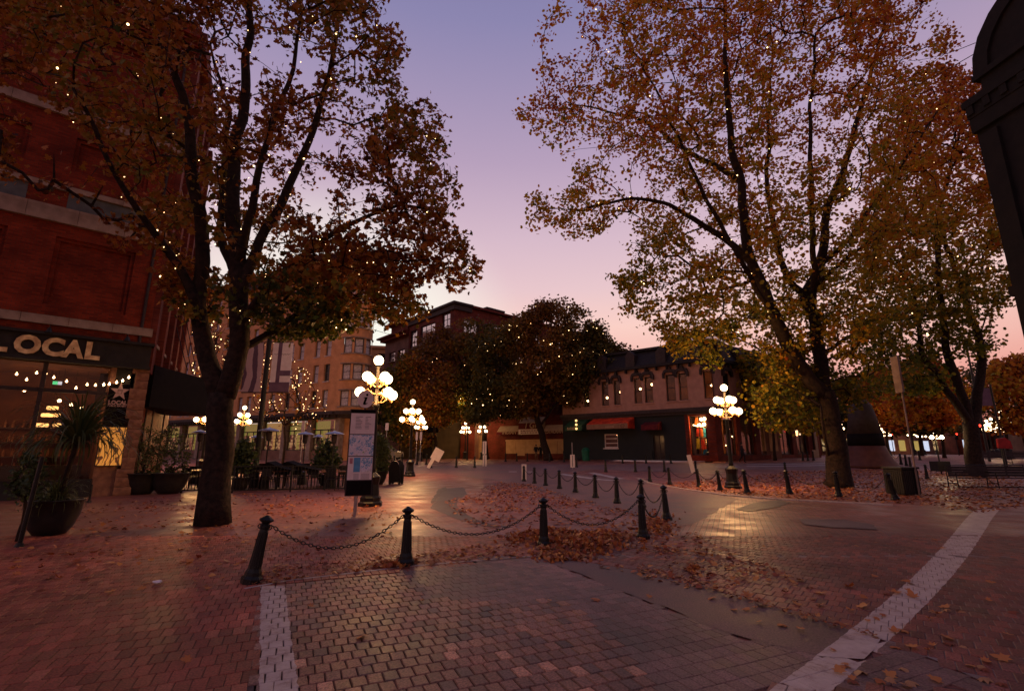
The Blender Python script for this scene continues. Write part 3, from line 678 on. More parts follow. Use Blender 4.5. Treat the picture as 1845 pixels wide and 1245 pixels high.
# banner with star and lettering
bA, bB = h1(187, 745)[0], h1(228, 745)[0]; bz0, bz1 = h1(205, 770)[1], h1(205, 692)[1]
bn = thing('pub_banner', 'black hanging banner with pink star and LOCAL PUBLIC EATERY lettering', 'banner', B1.location, B1.rotation_euler[2])
MB().box(bA + .02, bB - .0, -0.11, -0.09, bz0, bz1).obj('cloth', 'banner_black', bn)
sc_ = (bB - bA); cx_, cz_ = (bA + bB) / 2 + 0.02, bz1 - 0.42 * sc_
star = []
for i in range(10):
    r_ = sc_ * (0.46 if i % 2 == 0 else 0.185); t = math.pi / 2 + i * math.pi / 5; star.append((cx_ + r_ * math.cos(t), cz_ + 1.15 * r_ * math.sin(t)))
MB().prism(star, -0.118, -0.112).obj('star', 'banner_pink', bn)
gl_ = MB(); q = sc_ * .1
gl_.tube([(cx_ - q, -.121, cz_ + q), (cx_ - q * .75, -.121, cz_ - q * 1.3), (cx_ + q * .75, -.121, cz_ - q * 1.3), (cx_ + q, -.121, cz_ + q), (cx_ - q, -.121, cz_ + q)], .007, 4); gl_.tube([(cx_ - q * .95, -.121, cz_ + q * .5), (cx_ + q * .95, -.121, cz_ + q * .5)], .006, 4); gl_.obj('glass_outline', 'banner_black', bn)
textobj('lettering', 'LOCAL', .3 * sc_, 'banner_pink', bn, (bA + .1 * sc_, -0.116, bz1 - 1.14 * sc_), .84 * sc_, .003, .008)
textobj('lettering', 'PUBLIC EATERY', .13 * sc_, 'banner_pink', bn, (bA + .1 * sc_, -0.116, bz1 - 1.27 * sc_), .84 * sc_, .003, .003)
# amber poster
m, n, l, b = nodes('poster_print'); t = n.new('ShaderNodeTexCoord'); wv = n.new('ShaderNodeTexWave'); wv.inputs['Scale'].default_value = 1.3; wv.inputs['Distortion'].default_value = 14; wv.inputs['Detail'].default_value = 3; wv.inputs['Detail Scale'].default_value = 1.2
l.new(t.outputs['Object'], wv.inputs[0]); r_ = n.new('ShaderNodeValToRGB'); r_.color_ramp.elements[0].position = 0.08; r_.color_ramp.elements[0].color = (0.10, 0.03, 0.01, 1); r_.color_ramp.elements[1].position = 0.3; r_.color_ramp.elements[1].color = (0.72, 0.30, 0.05, 1)
l.new(wv.outputs[0], r_.inputs[0]); l.new(r_.outputs[0], b.inputs['Base Color']); b.inputs['Emission Strength'].default_value = 0.55; l.new(r_.outputs[0], b.inputs['Emission Color']); m.cycles.emission_sampling = 'NONE'
pA, pB = h1(178, 800)[0], h1(223, 800)[0]; pz0, pz1 = h1(200, 838)[1], h1(200, 770)[1]
po = thing('lit_poster', 'amber illustrated poster glowing on the pub pier below the black banner', 'poster', B1.location, B1.rotation_euler[2])
MB().box(pA, pB, -0.20, -0.13, pz0, pz1).obj('print', 'poster_print', po); 
fr_ = MB(); fr_.box(pA - .03, pB + .03, -.19, -.11, pz0 - .03, pz0 - .002); fr_.box(pA - .03, pB + .03, -.19, -.11, pz1 + .002, pz1 + .03); fr_.box(pA - .03, pA - .002, -.19, -.11, pz0, pz1); fr_.box(pB + .002, pB + .03, -.19, -.11, pz0, pz1); fr_.obj('frame', 'dark_trim', po)
for k, (px_, py_) in enumerate(((228, 611), (90, 596))):
    s_, z_ = h1(px_, py_); ft = thing('sign_spotlight', ['small dark spotlight on the brick above the right end of the pub sign', 'small dark spotlight on the brick above the letter C of the pub sign'][k], 'spotlight', B1.location, B1.rotation_euler[2])
    MB().tube([(s_, 0, z_ + .05), (s_, -.35, z_ + .12), (s_, -.5, z_)], .018, 6).obj('arm', 'black_paint', ft); MB().lathe([(.05, 0), (.1, -.16)], 10, (s_, -.5, z_)).obj('lamp_shade', 'black_paint', ft)
MB().tube([(-.28, -.06, zs1 + .15), (-.28, -.06, Z1 - .8)], .05, 8).obj('downpipe', 'dark_trim', B1)
# dark canopy over the patio next to the corner
cn = thing('patio_canopy', 'large black fabric canopy on thin poles beside the brick building', 'canopy')
c0, c1 = W(268, 735, 19.6), W(392, 738, 25.0)
cz0, cz1 = W(300, 738, 21)[2], W(300, 656, 21)[2]
P = [Vector((c0[0], c0[1], 0)), Vector((c1[0], c1[1], 0))]; dd = (P[1] - P[0]).normalized(); nn = Vector((-dd[1], dd[0], 0))
mb = MB(); 
def pt(v, z): return (v[0], v[1], z)
mb.quad(pt(P[0], cz0), pt(P[1], cz0), pt(P[1], cz1 - .3), pt(P[0], cz1 - .3)); mb.quad(pt(P[0], cz1 - .3), pt(P[1], cz1 - .3), pt(P[1] + nn * 2, cz1 + .2), pt(P[0] + nn * 2, cz1 + .2)); mb.quad(pt(P[0] + nn * 2, cz1 + .2), pt(P[1] + nn * 2, cz1 + .2), pt(P[1] + nn * 2.1, cz0), pt(P[0] + nn * 2.1, cz0)); mb.quad(pt(P[0], cz0), pt(P[1], cz0), pt(P[1] + nn * 2.1, cz0), pt(P[0] + nn * 2.1, cz0)); mb.quad(pt(P[1], cz0), pt(P[1], cz1 - .3), pt(P[1] + nn * 2, cz1 + .2), pt(P[1] + nn * 2.1, cz0)); mb.quad(pt(P[0], cz0), pt(P[0], cz1 - .3), pt(P[0] + nn * 2, cz1 + .2), pt(P[0] + nn * 2.1, cz0))
mb.obj('cloth', 'banner_black', cn)
for (px, pt_, d) in ((252, 720, 19.8), (266, 728, 20.4), (278, 735, 21), (298, 738, 22)):
    b_ = W(px, pt_, d); MB().tube([(b_[0], b_[1], cz0 + .1), (b_[0], b_[1], gz(b_[0], b_[1]))], 0.03, 8).obj('pole', 'dark_trim', cn)

def rowwin(px0, px1, n_, A_, B_): pass
# ---- generic far building in a local frame: s along the facade (left to right as seen), -y to the viewer
def facade(name, label, px_r, d_r, ang, length, zb):
    """right end at pixel column px_r, depth d_r; facade heads to the left-far side by ang degrees"""
    p = W(px_r, 812, d_r); far = Vector((-math.sin(R(ang)), math.cos(R(ang)), 0))
    P0 = Vector((p[0], p[1], 0)) + far * length
    o = thing(name, label, 'building', (P0[0], P0[1], zb), math.atan2(-far[1], -far[0])); return o, P0, Vector((p[0], p[1], 0)), far

# ---- 2. tan brick hotel with rounded corner bay
hb, hA, hB, hf = facade('tan_brick_hotel', 'tan brick hotel with rounded corner bay and lit shops below', 606, 54, 60, 44, 0.55)
def hh(px, py):
    s, z = hit(hA, hB, px, py); return s, z - 0.55
zc = hh(590, 741)[1]; zcb = zc - 0.8
zr = [hh(590, y)[1] for y in (733, 686, 640, 594, 548, 505)]
HT = hh(600, 470)[1]
SH = zr[1] - zr[0]
ww = MB(); ops = []
s_pairs = []
s = 42.3
wspx = [(574, 556), (545, 527), (510, 493), (475, 462), (448, 432)]
base_s = [hh(px, 700)[0] for px in (575, 557, 528, 512, 488, 470)]
st_ = 41.4; k = 0
while st_ > 1: 
    s_pairs.append(st_); st_ -= (1.9 if k % 2 == 0 else 2.9); k += 1
for r_ in range(6):
    z = zc + 0.55 + r_ * SH
    for s in s_pairs: ops.append((s - 0.48, s + 0.48, z - .08, z + 1.92))
wallgrid(ww, 0, 44, zc, HT, ops, 0, 0.3)
ww.quad((0, 0, HT), (44, 0, HT), (45.6, 2.4, HT), (21, 19.6, HT), (0, 14, HT)); ww.quad((0, 0, 0), (0, 14, 0), (0, 14, HT), (0, 0, HT)); ww.quad((45.6, 2.4, 0), (45.6 - .818 * 30, 2.4 + .575 * 30, 0), (45.6 - .818 * 30, 2.4 + .575 * 30, HT), (45.6, 2.4, HT)); ww.quad((43.7, 0, 0), (45.5, 2.4, 0), (45.5, 2.4, zc), (43.7, 0, zc))
# rounded bay
bayc = (44.0, 1.75); br_ = 1.8
segs = 18
def arc(i, r=br_): t = -math.pi / 2 - 0.15 + (math.pi * 0.85) * i / segs; return (bayc[0] + r * math.cos(t), bayc[1] + r * math.sin(t))
for r_ in range(6):
    z0 = zc + r_ * SH; zw0, zw1 = z0 + 0.5, z0 + 2.25
    for i in range(segs):
        a, b = arc(i), arc(i + 1)
        opn = i in (1, 2, 3, 4, 6, 7, 8, 9, 11, 12, 13, 14)
        for (c, d) in ((z0, zw0), (zw1, min(z0 + SH, HT))) if opn else ((z0, min(z0 + SH, HT)),): ww.quad((a[0], a[1], c), (b[0], b[1], c), (b[0], b[1], d), (a[0], a[1], d))
ww.obj('wall', 'tan_brick', hb)
for r_ in range(6):
    z0 = zc + r_ * SH
    for zz, t_ in ((z0 + 0.36, 0.14), (z0 + 2.25, 0.12)):
        bb = MB()
        for i in range(segs):
            a, b = arc(i, br_ + 0.12), arc(i + 1, br_ + 0.12); a2_, b2_ = arc(i, br_ - .05), arc(i + 1, br_ - .05)
            bb.quad((a[0], a[1], zz), (b[0], b[1], zz), (b[0], b[1], zz + t_), (a[0], a[1], zz + t_)); bb.quad((a[0], a[1], zz + t_), (b[0], b[1], zz + t_), (b2_[0], b2_[1], zz + t_), (a2_[0], a2_[1], zz + t_)); bb.quad((a[0], a[1], zz), (a2_[0], a2_[1], zz), (b2_[0], b2_[1], zz), (b[0], b[1], zz))
        bb.obj('bay_string_course', 'sandstone', hb)
    for i0 in (1, 6, 11):
        a, b = Vector(arc(i0, br_ - .10)), Vector(arc(i0 + 4, br_ - .10)); d = b - a
        window(hb, 0, round(d.length, 3), z0 + 0.5, z0 + 2.25, 0.0, 1, 2, 'curtain', 'window_frame_paint', None, 0.09, rz=math.atan2(d[1], d[0]), pos=(a[0], a[1], z0 + 0.5))
rw = random.Random(5)
for (a, b, c, d) in ops: window(hb, a, b, c, d, 0.2, 1, 2, rw.choice(['curtain', 'window_dark', 'curtain']), 'window_frame_paint', 'stone_paint', 0.08)
cc = MB(); cc.box(-0.5, 44.6, -0.9, 2, HT, HT + .35); cc.box(-.3, 44.3, -.5, 2, HT - .5, HT); cc.box(0, 44, -.25, 2, HT - 1.1, HT - .5); cc.lathe([(1.9, HT - 1.1), (1.95, HT - .5), (2.3, HT - .5), (2.3, HT), (2.6, HT + .001), (2.6, HT + .35)], 20, (44, 1.75, 0))
cc.obj('roof_cornice', 'dark_trim', hb)
cc = MB(); cc.box(-0.3, 44.2, -1.1, 2, zc - .45, zc - .1); cc.box(0, 44.2, -.7, 2, zc - .8, zc - .452); cc.lathe([(2.2, zc - .82), (2.2, zc - .45), (2.7, zc - .449), (2.7, zc - .09)], 20, (44, 1.75, 0))
for i in range(87): cc.box(0.2 + i * .5, .42 + i * .5, -1.0, -.7, zc - .75, zc - .455)
cc.obj('shop_cornice', 'dark_trim', hb)
sx_ = 44.0; i = 0
m, n, l, b = nodes('shop_display'); t = n.new('ShaderNodeTexCoord'); vr = n.new('ShaderNodeTexVoronoi'); vr.inputs['Scale'].default_value = 3.0; l.new(t.outputs['Object'], vr.inputs[0])
r_ = n.new('ShaderNodeValToRGB'); r_.color_ramp.elements[0].color = (0.02, 0.012, 0.008, 1); r_.color_ramp.elements[0].position = .25; r_.color_ramp.elements[1].color = (0.75, 0.5, 0.22, 1); r_.color_ramp.elements[1].position = .8
sp_ = n.new('ShaderNodeSeparateColor'); l.new(vr.outputs['Color'], sp_.inputs[0]); l.new(sp_.outputs[0], r_.inputs[0]); l.new(r_.outputs[0], b.inputs['Base Color']); l.new(r_.outputs[0], b.inputs['Emission Color']); b.inputs['Emission Strength'].default_value = 0.55; m.cycles.emission_sampling = 'NONE'
emis('shop_glow', (0.62, 0.47, 0.13), 0.5); emis('shop_glow_green', (0.35, 0.42, 0.08), 0.5)
while sx_ > 2:
    MB().box(sx_ - .35, sx_ + .35, -.15, .5, 0, zc - .8).obj('column', 'sandstone', hb)
    a, b = sx_ - 4.6 + .35, sx_ - .35
    MB().box(a, b, 0.1, .5, 0, 1.1).obj('stall_riser', 'brown_brick', hb)
    f_ = MB(); f_.box(a, b, .1, .2, 1.1, 1.2); f_.box(a, b, .1, .2, zc - 2.1, zc - 1.98)
    for q in (0.33, .66): f_.box(a + (b - a) * q - .03, a + (b - a) * q + .03, .1, .2, 1.2, zc - 2.1)
    f_.obj('window_frame', 'dark_trim', hb)
    MB().box(a, b, .24, .25, 1.2, zc - .8).obj('pane', 'glass', hb)
    MB().box(a, min(b, 42.8), 3.0, 3.1, 0, zc - .8).obj('room_back', 'shop_glow_green' if i % 3 else 'shop_glow', hb)
    MB().box(a, b, 1.9, 2.0, 1.2, zc - 2.4).obj('display', 'shop_display', hb)
    sh = MB()
    for q in range(5): sh.box(a + .1, b - .1, 1.5, 1.85, 1.25 + q * .42, 1.30 + q * .42)
    sh.obj('shelf', 'dark_trim', hb)
    sx_ -= 4.6; i += 1
MB().box(0, 40, 3.11, 8, 0, zc - .8).obj('rear_block', 'dark_wall', hb)

# ---- 3. tall red brick block and its lower neighbour, beyond the centre trees
rb, rA, rB, rf = facade('red_brick_block', 'tall red brick block with large gridded windows above the dark trees', 813, 70, 41, 20, 0.6)
def rh(px, py): s, z = hit(rA, rB, px, py); return s, z - .6
RT = rh(800, 556)[1]
s1_ = rh(737, 600)[0]                  # seam between tall block and the corniced block
ww = MB(); ops = []
zt = [rh(748, 627)[1], rh(748, 595)[1]]; st3 = zt[1] - zt[0]
stp = rh(748, 595)[1] - rh(748, 640)[1]
big = []
for r_ in range(5):
    z0 = zt[0] - r_ * stp; 
    if z0 < 5: break
    for (pa, pb) in ((739.5, 751), (757, 783), (795.5, 810)):
        a, b = rh(pa, 610)[0], rh(pb, 610)[0]; q = (a, b, z0 + (0.5 if pa == 757 else 0.9 if pa > 790 else 0), z0 + st3 + (0.2 if pa == 757 else 1.0 if pa > 790 else 0)); ops.append(q); big.append(q)
wallgrid(ww, s1_, 20, 4.6, RT, ops, 0, .35); ww.quad((s1_, 0, RT), (20, 0, RT), (20, 12, RT), (s1_, 12, RT)); ww.quad((s1_, 0, 0), (s1_, 12, 0), (s1_, 12, RT), (s1_, 0, RT))
ww.obj('wall', 'dark_red_brick', rb)
mat('mirror_sky', (0.5, 0.5, 0.55), 0.06, (0.35, 0.35, 0.4), 1, metal=0.85)
for q in ops: window(rb, *q, .2, 3 if q[1] - q[0] > 2.5 else 2, 3, 'mirror_sky', 'dark_trim', 'sandstone', 0.12)
g_ = MB(); g_.box(s1_, 20, -.1, .3, 0, 4.6)
g_.obj('ground_floor', 'dark_wall', rb)
# the balcony under the middle windows, cornice and roof gear
g_ = MB(); a, b = rh(752, 610)[0], rh(789, 610)[0]
g_.box(a, b, -1.0, 0, zt[0] - .35, zt[0] - .05); g_.box(a + .3, b - .3, -.7, 0, zt[0] - .7, zt[0] - .352); g_.obj('balcony', 'sandstone', rb)
g_ = MB(); g_.box(s1_, 20.6, -.6, 3, RT, RT + .35); g_.box(s1_, 20.3, -.3, 3, RT - .8, RT);  g_.lathe([(.2, 0), (.2, .8), (.1, .9)], 8, (14, 3, RT + .35)); g_.obj('roof_cornice', 'dark_trim', rb)
# right side face
ang2 = math.atan2(math.cos(R(47)), math.sin(R(47))) - rb.rotation_euler[2]
sd = MB(); ops = []
for r_ in range(5):
    for i in range(6): ops.append((1.8 + i * 5.0, 4.6 + i * 5.0, RT - 4.0 - r_ * stp, RT - 1.9 - r_ * stp))
wallgrid(sd, 0, 34, 0, RT, ops, 0, .35); sd.box(0, 34, -.5, 1, RT, RT + .35); sdo = sd.obj('side_wall', 'dark_red_brick', rb); sdo.location = (20, 0, 0); sdo.rotation_euler = (0, 0, ang2)
for q in ops: window(sdo, *q, .2, 4, 2, 'mirror_sky', 'dark_trim', 'sandstone', 0.12)
g_ = MB(); g_.tube([(9, 3, RT + .35), (9, 3, RT + 1.2)], .2, 8); g_.box(7.5, 11.5, 1.5, 4.5, RT + 1.2, RT + 1.5); g_.lathe([(.5, 0), (.5, .8), (.05, 2.2)], 8, (21, 2, RT + .35)); g_.box(19, 20.2, 1, 3, RT + .35, RT + 1.6); o = g_.obj('roof_vent', 'dark_trim', sdo)
# lower corniced neighbour
nb = thing('corniced_brick_block', 'brown brick block with jutting roof cornices left of the tall red block', 'building', rb.location, rb.rotation_euler[2])
NT = rh(712, 606)[1]; s0_ = rh(692, 620)[0]
ww = MB(); ops = []
zz = rh(712, 649)[1]; hz = rh(712, 632)[1] - zz; stp2 = stp * .8
for r_ in range(5):
    z0 = zz - r_ * stp2
    if z0 < 4: break
    for (pa, pb) in ((698, 709), (714, 726)): a, b = rh(pa, 640)[0], rh(pb, 640)[0]; ops.append((a, b, z0, z0 + hz))
wallgrid(ww, s0_, s1_ - .05, 0, NT, ops, 0.3, .3); ww.quad((s0_, .3, 0), (s0_, .3, NT), (s0_, 9, NT), (s0_, 9, 0)); ww.quad((s0_, .3, NT), (s1_, .3, NT), (s1_, 9, NT), (s0_, 9, NT)); ww.obj('wall', 'brown_brick', nb)
for q in ops: window(nb, q[0], q[1], q[2], q[3], .5, 2, 2, 'mirror_sky', 'dark_trim', 'sandstone', .12)
g_ = MB(); g_.box(s0_ - 1.2, s1_ - .1, -1.0, 6, NT, NT + .3); g_.box(s0_ - .6, s1_ - .1, -.5, 5, NT - .5, NT); g_.box(s0_ + 2.2, s1_ - .1, -1.2, 5, NT + 1.8, NT + 2.1); g_.box(s0_ + 3, s1_ - .1, -.2, 5, NT + .3, NT + 1.8); g_.obj('roof_cornice', 'dark_red_brick', nb)
# low building closing the street beyond
lbk = thing('distant_tan_building', 'low tan building closing the side street between hotel and brick block', 'building', (W(672, 812, 95)[0], 95, .6), R(12))
LT = W(672, 628, 95)[2] - .6
ww = MB(); ops = [(-6 + i * 3, -4.6 + i * 3, 6 + j * 4, 8 + j * 4) for i in range(5) for j in range(4) if 8 + j * 4 < LT - .5]
wallgrid(ww, -12, 12, 0, LT, ops, 0, .3); ww.box(-12.5, 12.5, -.4, 8, LT, LT + .5); ww.box(-12, 12, .5, 8, 0, LT); ww.obj('wall', 'tan_brick', lbk)
for q in ops: window(lbk, *q, .2, 1, 2, 'window_dark', 'dark_trim', None)
sh = MB(); sh.box(-9, 9, -.2, 0, 0.6, 4.2); sh.obj('shop_window', 'shop_glow', lbk); 
f_ = MB()
for i in range(10): f_.box(-9 + i * 2, -8.8 + i * 2, -.3, -.2, 0, 4.2)
f_.box(-10, 10, -.6, -.2, 4.2, 5.0); f_.obj('window_frame', 'dark_wall', lbk)

# ---- 4. mauve stucco corner building with mansard roof
mb4, mA, mB_, mf = facade('stucco_corner_building', 'two storey mauve stucco corner building with dark mansard roof and hooded windows', 1293, 44, 49, 16.6, 0.72)
def mh(px, py): s, z = hit(mA, mB_, px, py); return s, z - .72
ZS = mh(1240, 735)[1]; ZM = mh(1264, 652)[1]; ZR = mh(1240, 618)[1]
aS = math.atan2(math.cos(R(52.5)), math.sin(R(52.5))) - mb4.rotation_euler[2]
S4 = bpy.data.objects.new('side_front', None); 
def hood(parent, a, b, z, n=0):
    o = MB(); c = (a + b) / 2; w = (b - a) / 2 + .22
    pts = [(-w, -.35), (-w, .1), (-w * .75, .42), (-w * .2, .55), (-w * .12, .8), (w * .12, .8), (w * .2, .55), (w * .75, .42), (w, .1), (w, -.35), (w - .16, -.35), (w - .18, .05), (w * .6, .2), (-w * .6, .2), (-w + .18, .05), (-w + .16, -.35)]
    top = [(c + x, z + y) for x, y in pts]
    for i in range(len(pts) // 2 - 1):
        p = [top[i], top[i + 1], top[-2 - i], top[-1 - i]]; o.prism(p, n - .26, n - .002)
    return o.obj('window_hood', 'dark_trim', parent)
ops = []
for (pa, pb) in ((1050, 1061), (1083, 1096), (1105, 1117), (1142, 1156), (1161, 1176), (1200, 1217), (1223, 1239), (1268, 1286)):
    a, b = mh(pa, 700)[0], mh(pb, 700)[0]; zt_ = mh(1270, 668)[1]; ops.append((a, b, ZS + .75, zt_))
ww = MB(); wallgrid(ww, 0, 16.6, ZS, ZM, ops, 0, .3); ww.obj('wall', 'mauve_stucco', mb4)
rw = random.Random(9)
for i, q in enumerate(ops):
    window(mb4, *q, .2, 1, 2, 'glass', 'dark_trim', 'mauve_stucco', .09)
    if i not in (4, 5, 6): hood(mb4, q[0], q[1], q[3])
    else: hood(mb4, q[0], q[1], q[3])
MB().box(0, 16.3, 3.0, 3.1, ZS, ZM).obj('room_back', 'interior_wall', mb4)
for (px, py) in ((1055, 722), (1090, 716), (1114, 706), (1150, 700), (1171, 692), (1279, 693)):
    s, z = mh(px, py); MB().sphere((s, .45, z), .12, 8).obj('room_lamp', 'bulb_glow', mb4)
for s in (2.5, 8, 14.5):
    L = bpy.data.lights.new('room_light', 'POINT'); L.energy = 25; L.color = (1, .55, .22); lo = bpy.data.objects.new('room_light', L); COL.objects.link(lo); lo.parent = mb4; lo.location = (s, 1.6, ZM - 1.2)
sd = MB(); sops = [(2.0 + i * 3.3, 3.3 + i * 3.3, ZS + .75, ops[0][3]) for i in range(6)]
wallgrid(sd, 0, 22, ZS, ZM, sops, 0, .3); sd.obj
side = sd.obj('side_wall', 'mauve_stucco', mb4); side.location = (16.6, 0, 0); side.rotation_euler = (0, 0, aS)
for q in sops: window(side, *q, .2, 1, 2, 'window_dark', 'dark_trim', 'mauve_stucco', .09); hood(side, q[0], q[1], q[3])
def mansard(parent, L, x0=0, loc=(0, 0, 0), rz=0):
    mm = MB(); mm.box(x0 - .2, L + .25, -.5, .3, ZM, ZM + .28); mm.quad((x0, -.25, ZM + .28), (L, -.25, ZM + .28), (L, .9, ZR), (x0, .9, ZR)); mm.quad((x0, .9, ZR), (L, .9, ZR), (L, 8, ZR), (x0, 8, ZR)); mm.box(x0, L + .02, .6, 1.0, ZR, ZR + .25)
    x = x0 + .4
    while x < L: mm.box(x, x + .14, -.42, -.05, ZM - .35, ZM); x += 1.1
    o = mm.obj('mansard_roof', 'roof_slate', parent); o.location = loc; o.rotation_euler = (0, 0, rz)
    x = x0 + 1.6
    while x < L - 1.5:
        d_ = MB(); d_.prism([(x, ZM + .3), (x, ZM + 1.5), (x + .5, ZM + 1.95), (x + 1.0, ZM + 1.5), (x + 1.0, ZM + .3)], -.3, .8); k = d_.obj('dormer', 'dark_trim', o); x += 3.3
    return o
mansard(mb4, 16.6); mansard(mb4, 22, loc=(16.6, 0, 0), rz=aS)
# glazed penthouse strip behind the roof
g_ = MB(); a, b = mh(1186, 620)[0] , 16.8; g_.box(a, b, 1.6, 6, ZR + .05, ZR + .4); g_.box(a - .3, b + .3, 1.2, 6.3, ZR + 1.1, ZR + 1.3); g_.obj('penthouse_roof', 'dark_trim', mb4)
g_ = MB(); 
x = a
while x < b - 1: g_.box(x, x + .85, 1.8, 5, ZR + .4, ZR + 1.1); x += 1.0
g_.obj('penthouse_glazing', 'mirror_sky', mb4)
# ground floor: cornice, dark shopfront, awnings, brick corner shop
g_ = MB(); g_.box(-.1, 16.75, -.4, .2, ZS - .35, ZS - .002); g_.box(0, 16.65, -.22, .2, ZS - .6, ZS - .352); g_.obj('string_cornice', 'dark_trim', mb4)
g_ = MB(); g_.box(-.1, 22, -.4, .2, ZS - .35, ZS - .002); g_.box(0, 22, -.22, .2, ZS - .6, ZS - .352); o = g_.obj('string_cornice', 'dark_trim', side)
sB = mh(1236, 790)[0]
dfo = [(mh(1088, 790)[0], mh(1113, 790)[0], 1.2, ZS - 2.2), (mh(1177, 790)[0], mh(1197, 790)[0], 0.05, ZS - 2.4)]
g_ = MB(); wallgrid(g_, 0, sB, 0, ZS - .6, dfo, 0.0, .25); g_.box(0, mh(1175, 800)[0], -.08, 0, 0, .9); g_.box(mh(1198, 800)[0], sB, -.08, 0, 0, .9); g_.obj('shopfront_wall', 'dark_green_wall', mb4)
window(mb4, *dfo[0], .12, 1, 3, 'glass', 'white_paint', 'white_paint', .12); MB().box(dfo[0][0], dfo[0][1], 1.2, 1.3, 1.2, ZS - 2.2).obj('room_back', 'dark_wall', mb4)
s, z = mh(1107, 782); MB().sphere((s, .6, z), .13, 8).obj('room_lamp', 'bulb_glow', mb4)
window(mb4, *dfo[1], .12, 2, 3, 'window_dark', 'dark_trim', None, .1)
def awning(px0, px1, pyt, pyb, m, name, label, out=1.3, parent=None, val=None, fn=mh, rootlike=mb4):
    a, zt_ = fn(px0, pyt); b, _ = fn(px1, pyt); zb_ = fn((px0 + px1) / 2, pyb)[1]
    # account for the awning standing in front of the wall
    aw = thing(name, label, 'awning', rootlike.location, rootlike.rotation_euler[2])
    w_ = MB(); zt_ = fn((px0 + px1) / 2, pyt)[1] + .1; zb_ += .25
    w_.quad((a, -.03, zt_), (b, -.03, zt_), (b, -out, zb_ + .5), (a, -out, zb_ + .5)); w_.quad((a, -out, zb_ + .5), (b, -out, zb_ + .5), (b, -out, zb_), (a, -out, zb_))
    w_.quad((a, -.03, zt_), (a, -out, zb_ + .5), (a, -out, zb_), (a, -.03, zb_)); w_.quad((b, -.03, zt_), (b, -.03, zb_), (b, -out, zb_), (b, -out, zb_ + .5))
    w_.t = [0, 1, 2, 2]; w_.obj('canopy', [m, val or m, m], aw); fr = MB()
    for s in (a + .05, b - .05): fr.tube([(s, -out + .02, zb_ + .05), (s, -.04, zb_ + .05)], .02, 5)
    fr.obj('frame', 'dark_trim', aw); return aw, a, b, zb_
aw, a, b, zb_ = awning(1070, 1143, 754, 778, 'red_awning', 'red_awning', 'bright red sloping awning with brown valance over the white framed window', 1.5, val='tan_canvas')
textobj('lettering', 'NOTTE', .22, 'cream_canvas', aw, ((a + b) / 2 - .1, -1.505, zb_ + .12), .95, .003)
for q_ in (0,):
    rg = MB(); cxx = b - .55; 
    rg.tube([(cxx + .2 * math.cos(t * .52), -1.51, zb_ + .26 + .17 * math.sin(t * .52)) for t in range(13)], .02, 4); rg.obj('ring_emblem', 'maroon', aw)
awning(1163, 1192, 762, 780, 'maroon', 'small_awning', 'small dark maroon awning over the dark shop door', 1.0)
aw, a, b, zb_ = awning(1030, 1061, 757, 781, 'green_awning', 'green_awning', 'dark green boxy awning with gold lettering between restaurant and red awning', 1.4)
textobj('lettering', 'BARBER', .4, 'cream_letter', aw, (a + .35, -1.41, zb_ + .1), 1.1, .004)
for k in range(3): MB().sphere((b - .6, -1.55, zb_ + .2 + k * .42), .12, 8).obj('lamp', 'pendant_glow', aw)
# brick corner shop
co = [(mh(1244, 800)[0], mh(1276, 800)[0], .5, ZS - .75)]
g_ = MB(); wallgrid(g_, sB, 16.6, 0, ZS - .6, co, 0, .5)
g_.obj('brick_front', 'red_brick', mb4)
z = .5
while z < ZS - .9:
    for (a, b) in ((sB, co[0][0]), (co[0][1], 16.6)): MB().box(a + .02, b - .02, -.07, -.002, z, z + .30).obj('rusticated_block', 'dark_red_brick', mb4)
    z += .42
g_ = MB(); so = [(1.0, 3.6, .5, ZS - .75), (4.4, 7.0, .5, ZS - .75), (8, 11, .5, ZS - .75), (12, 15, .5, ZS - .75), (16, 19, .5, ZS - .75)]; wallgrid(g_, 0, 22, 0, ZS - .6, so, 0, .4); g_.obj('brick_front', 'dark_red_brick', side)
for q in so: window(side, *q, .25, 2, 1, 'glass', 'dark_trim', None, .1)
window(mb4, *co[0], .3, 2, 1, 'glass', 'dark_trim', None, .1)
MB().box(sB, 16.3, 3, 3.1, 0, ZS - .6).obj('room_back', 'interior_wall', mb4); MB().box(.5, 21, 4, 4.1, 0, ZS - .6).obj('room_back', 'dark_wall', side)
goods = random.Random(4)
mat('goods_red', (.55, .05, .03), .7); mat('goods_yellow', (.6, .5, .05), .7); mat('goods_blue', (.03, .3, .5), .7); mat('goods_orange', (.6, .2, .05), .7)
a, b = co[0][0], co[0][1]
for (fx, fz, w, h_, m_) in ((.1, .55, .5, 1.0, 'goods_yellow'), (.32, .5, .5, .95, 'goods_red'), (.15, 1.7, .6, .8, 'goods_red'), (.3, 1.6, .5, .8, 'goods_orange'), (.12, 2.7, .45, .8, 'goods_orange'), (.62, .5, 1.0, .5, 'goods_red'), (.66, 1.0, .9, .25, 'white_paint'), (.7, .5, .8, .3, 'goods_yellow'), (.55, 1.6, .3, .9, 'goods_blue')):
    g_ = MB(); x = a + (b - a) * fx; g_.prism([(x, fz + .5), (x + w * .2, fz + .5 + h_), (x + w * .8, fz + .5 + h_ * .95), (x + w, fz + .5 + h_ * .1)], .9, 1.05); g_.obj('display_item', m_, mb4)
g_ = MB(); x = a + .9; g_.prism([(x, .55), (x + .15, 1.0), (x + .5, 1.1), (x + .75, .95), (x + .8, .5)], .42, .6); g_.obj('blue_bag', 'goods_blue', mb4)
for i in range(11):
    MB().sphere((a + .15 + i * (b - a - .3) / 10, .7, ZS - 1.55 - .15 * math.sin(i / 10 * 3.14)), .055, 6).obj('bulb', 'bulb_glow', mb4)
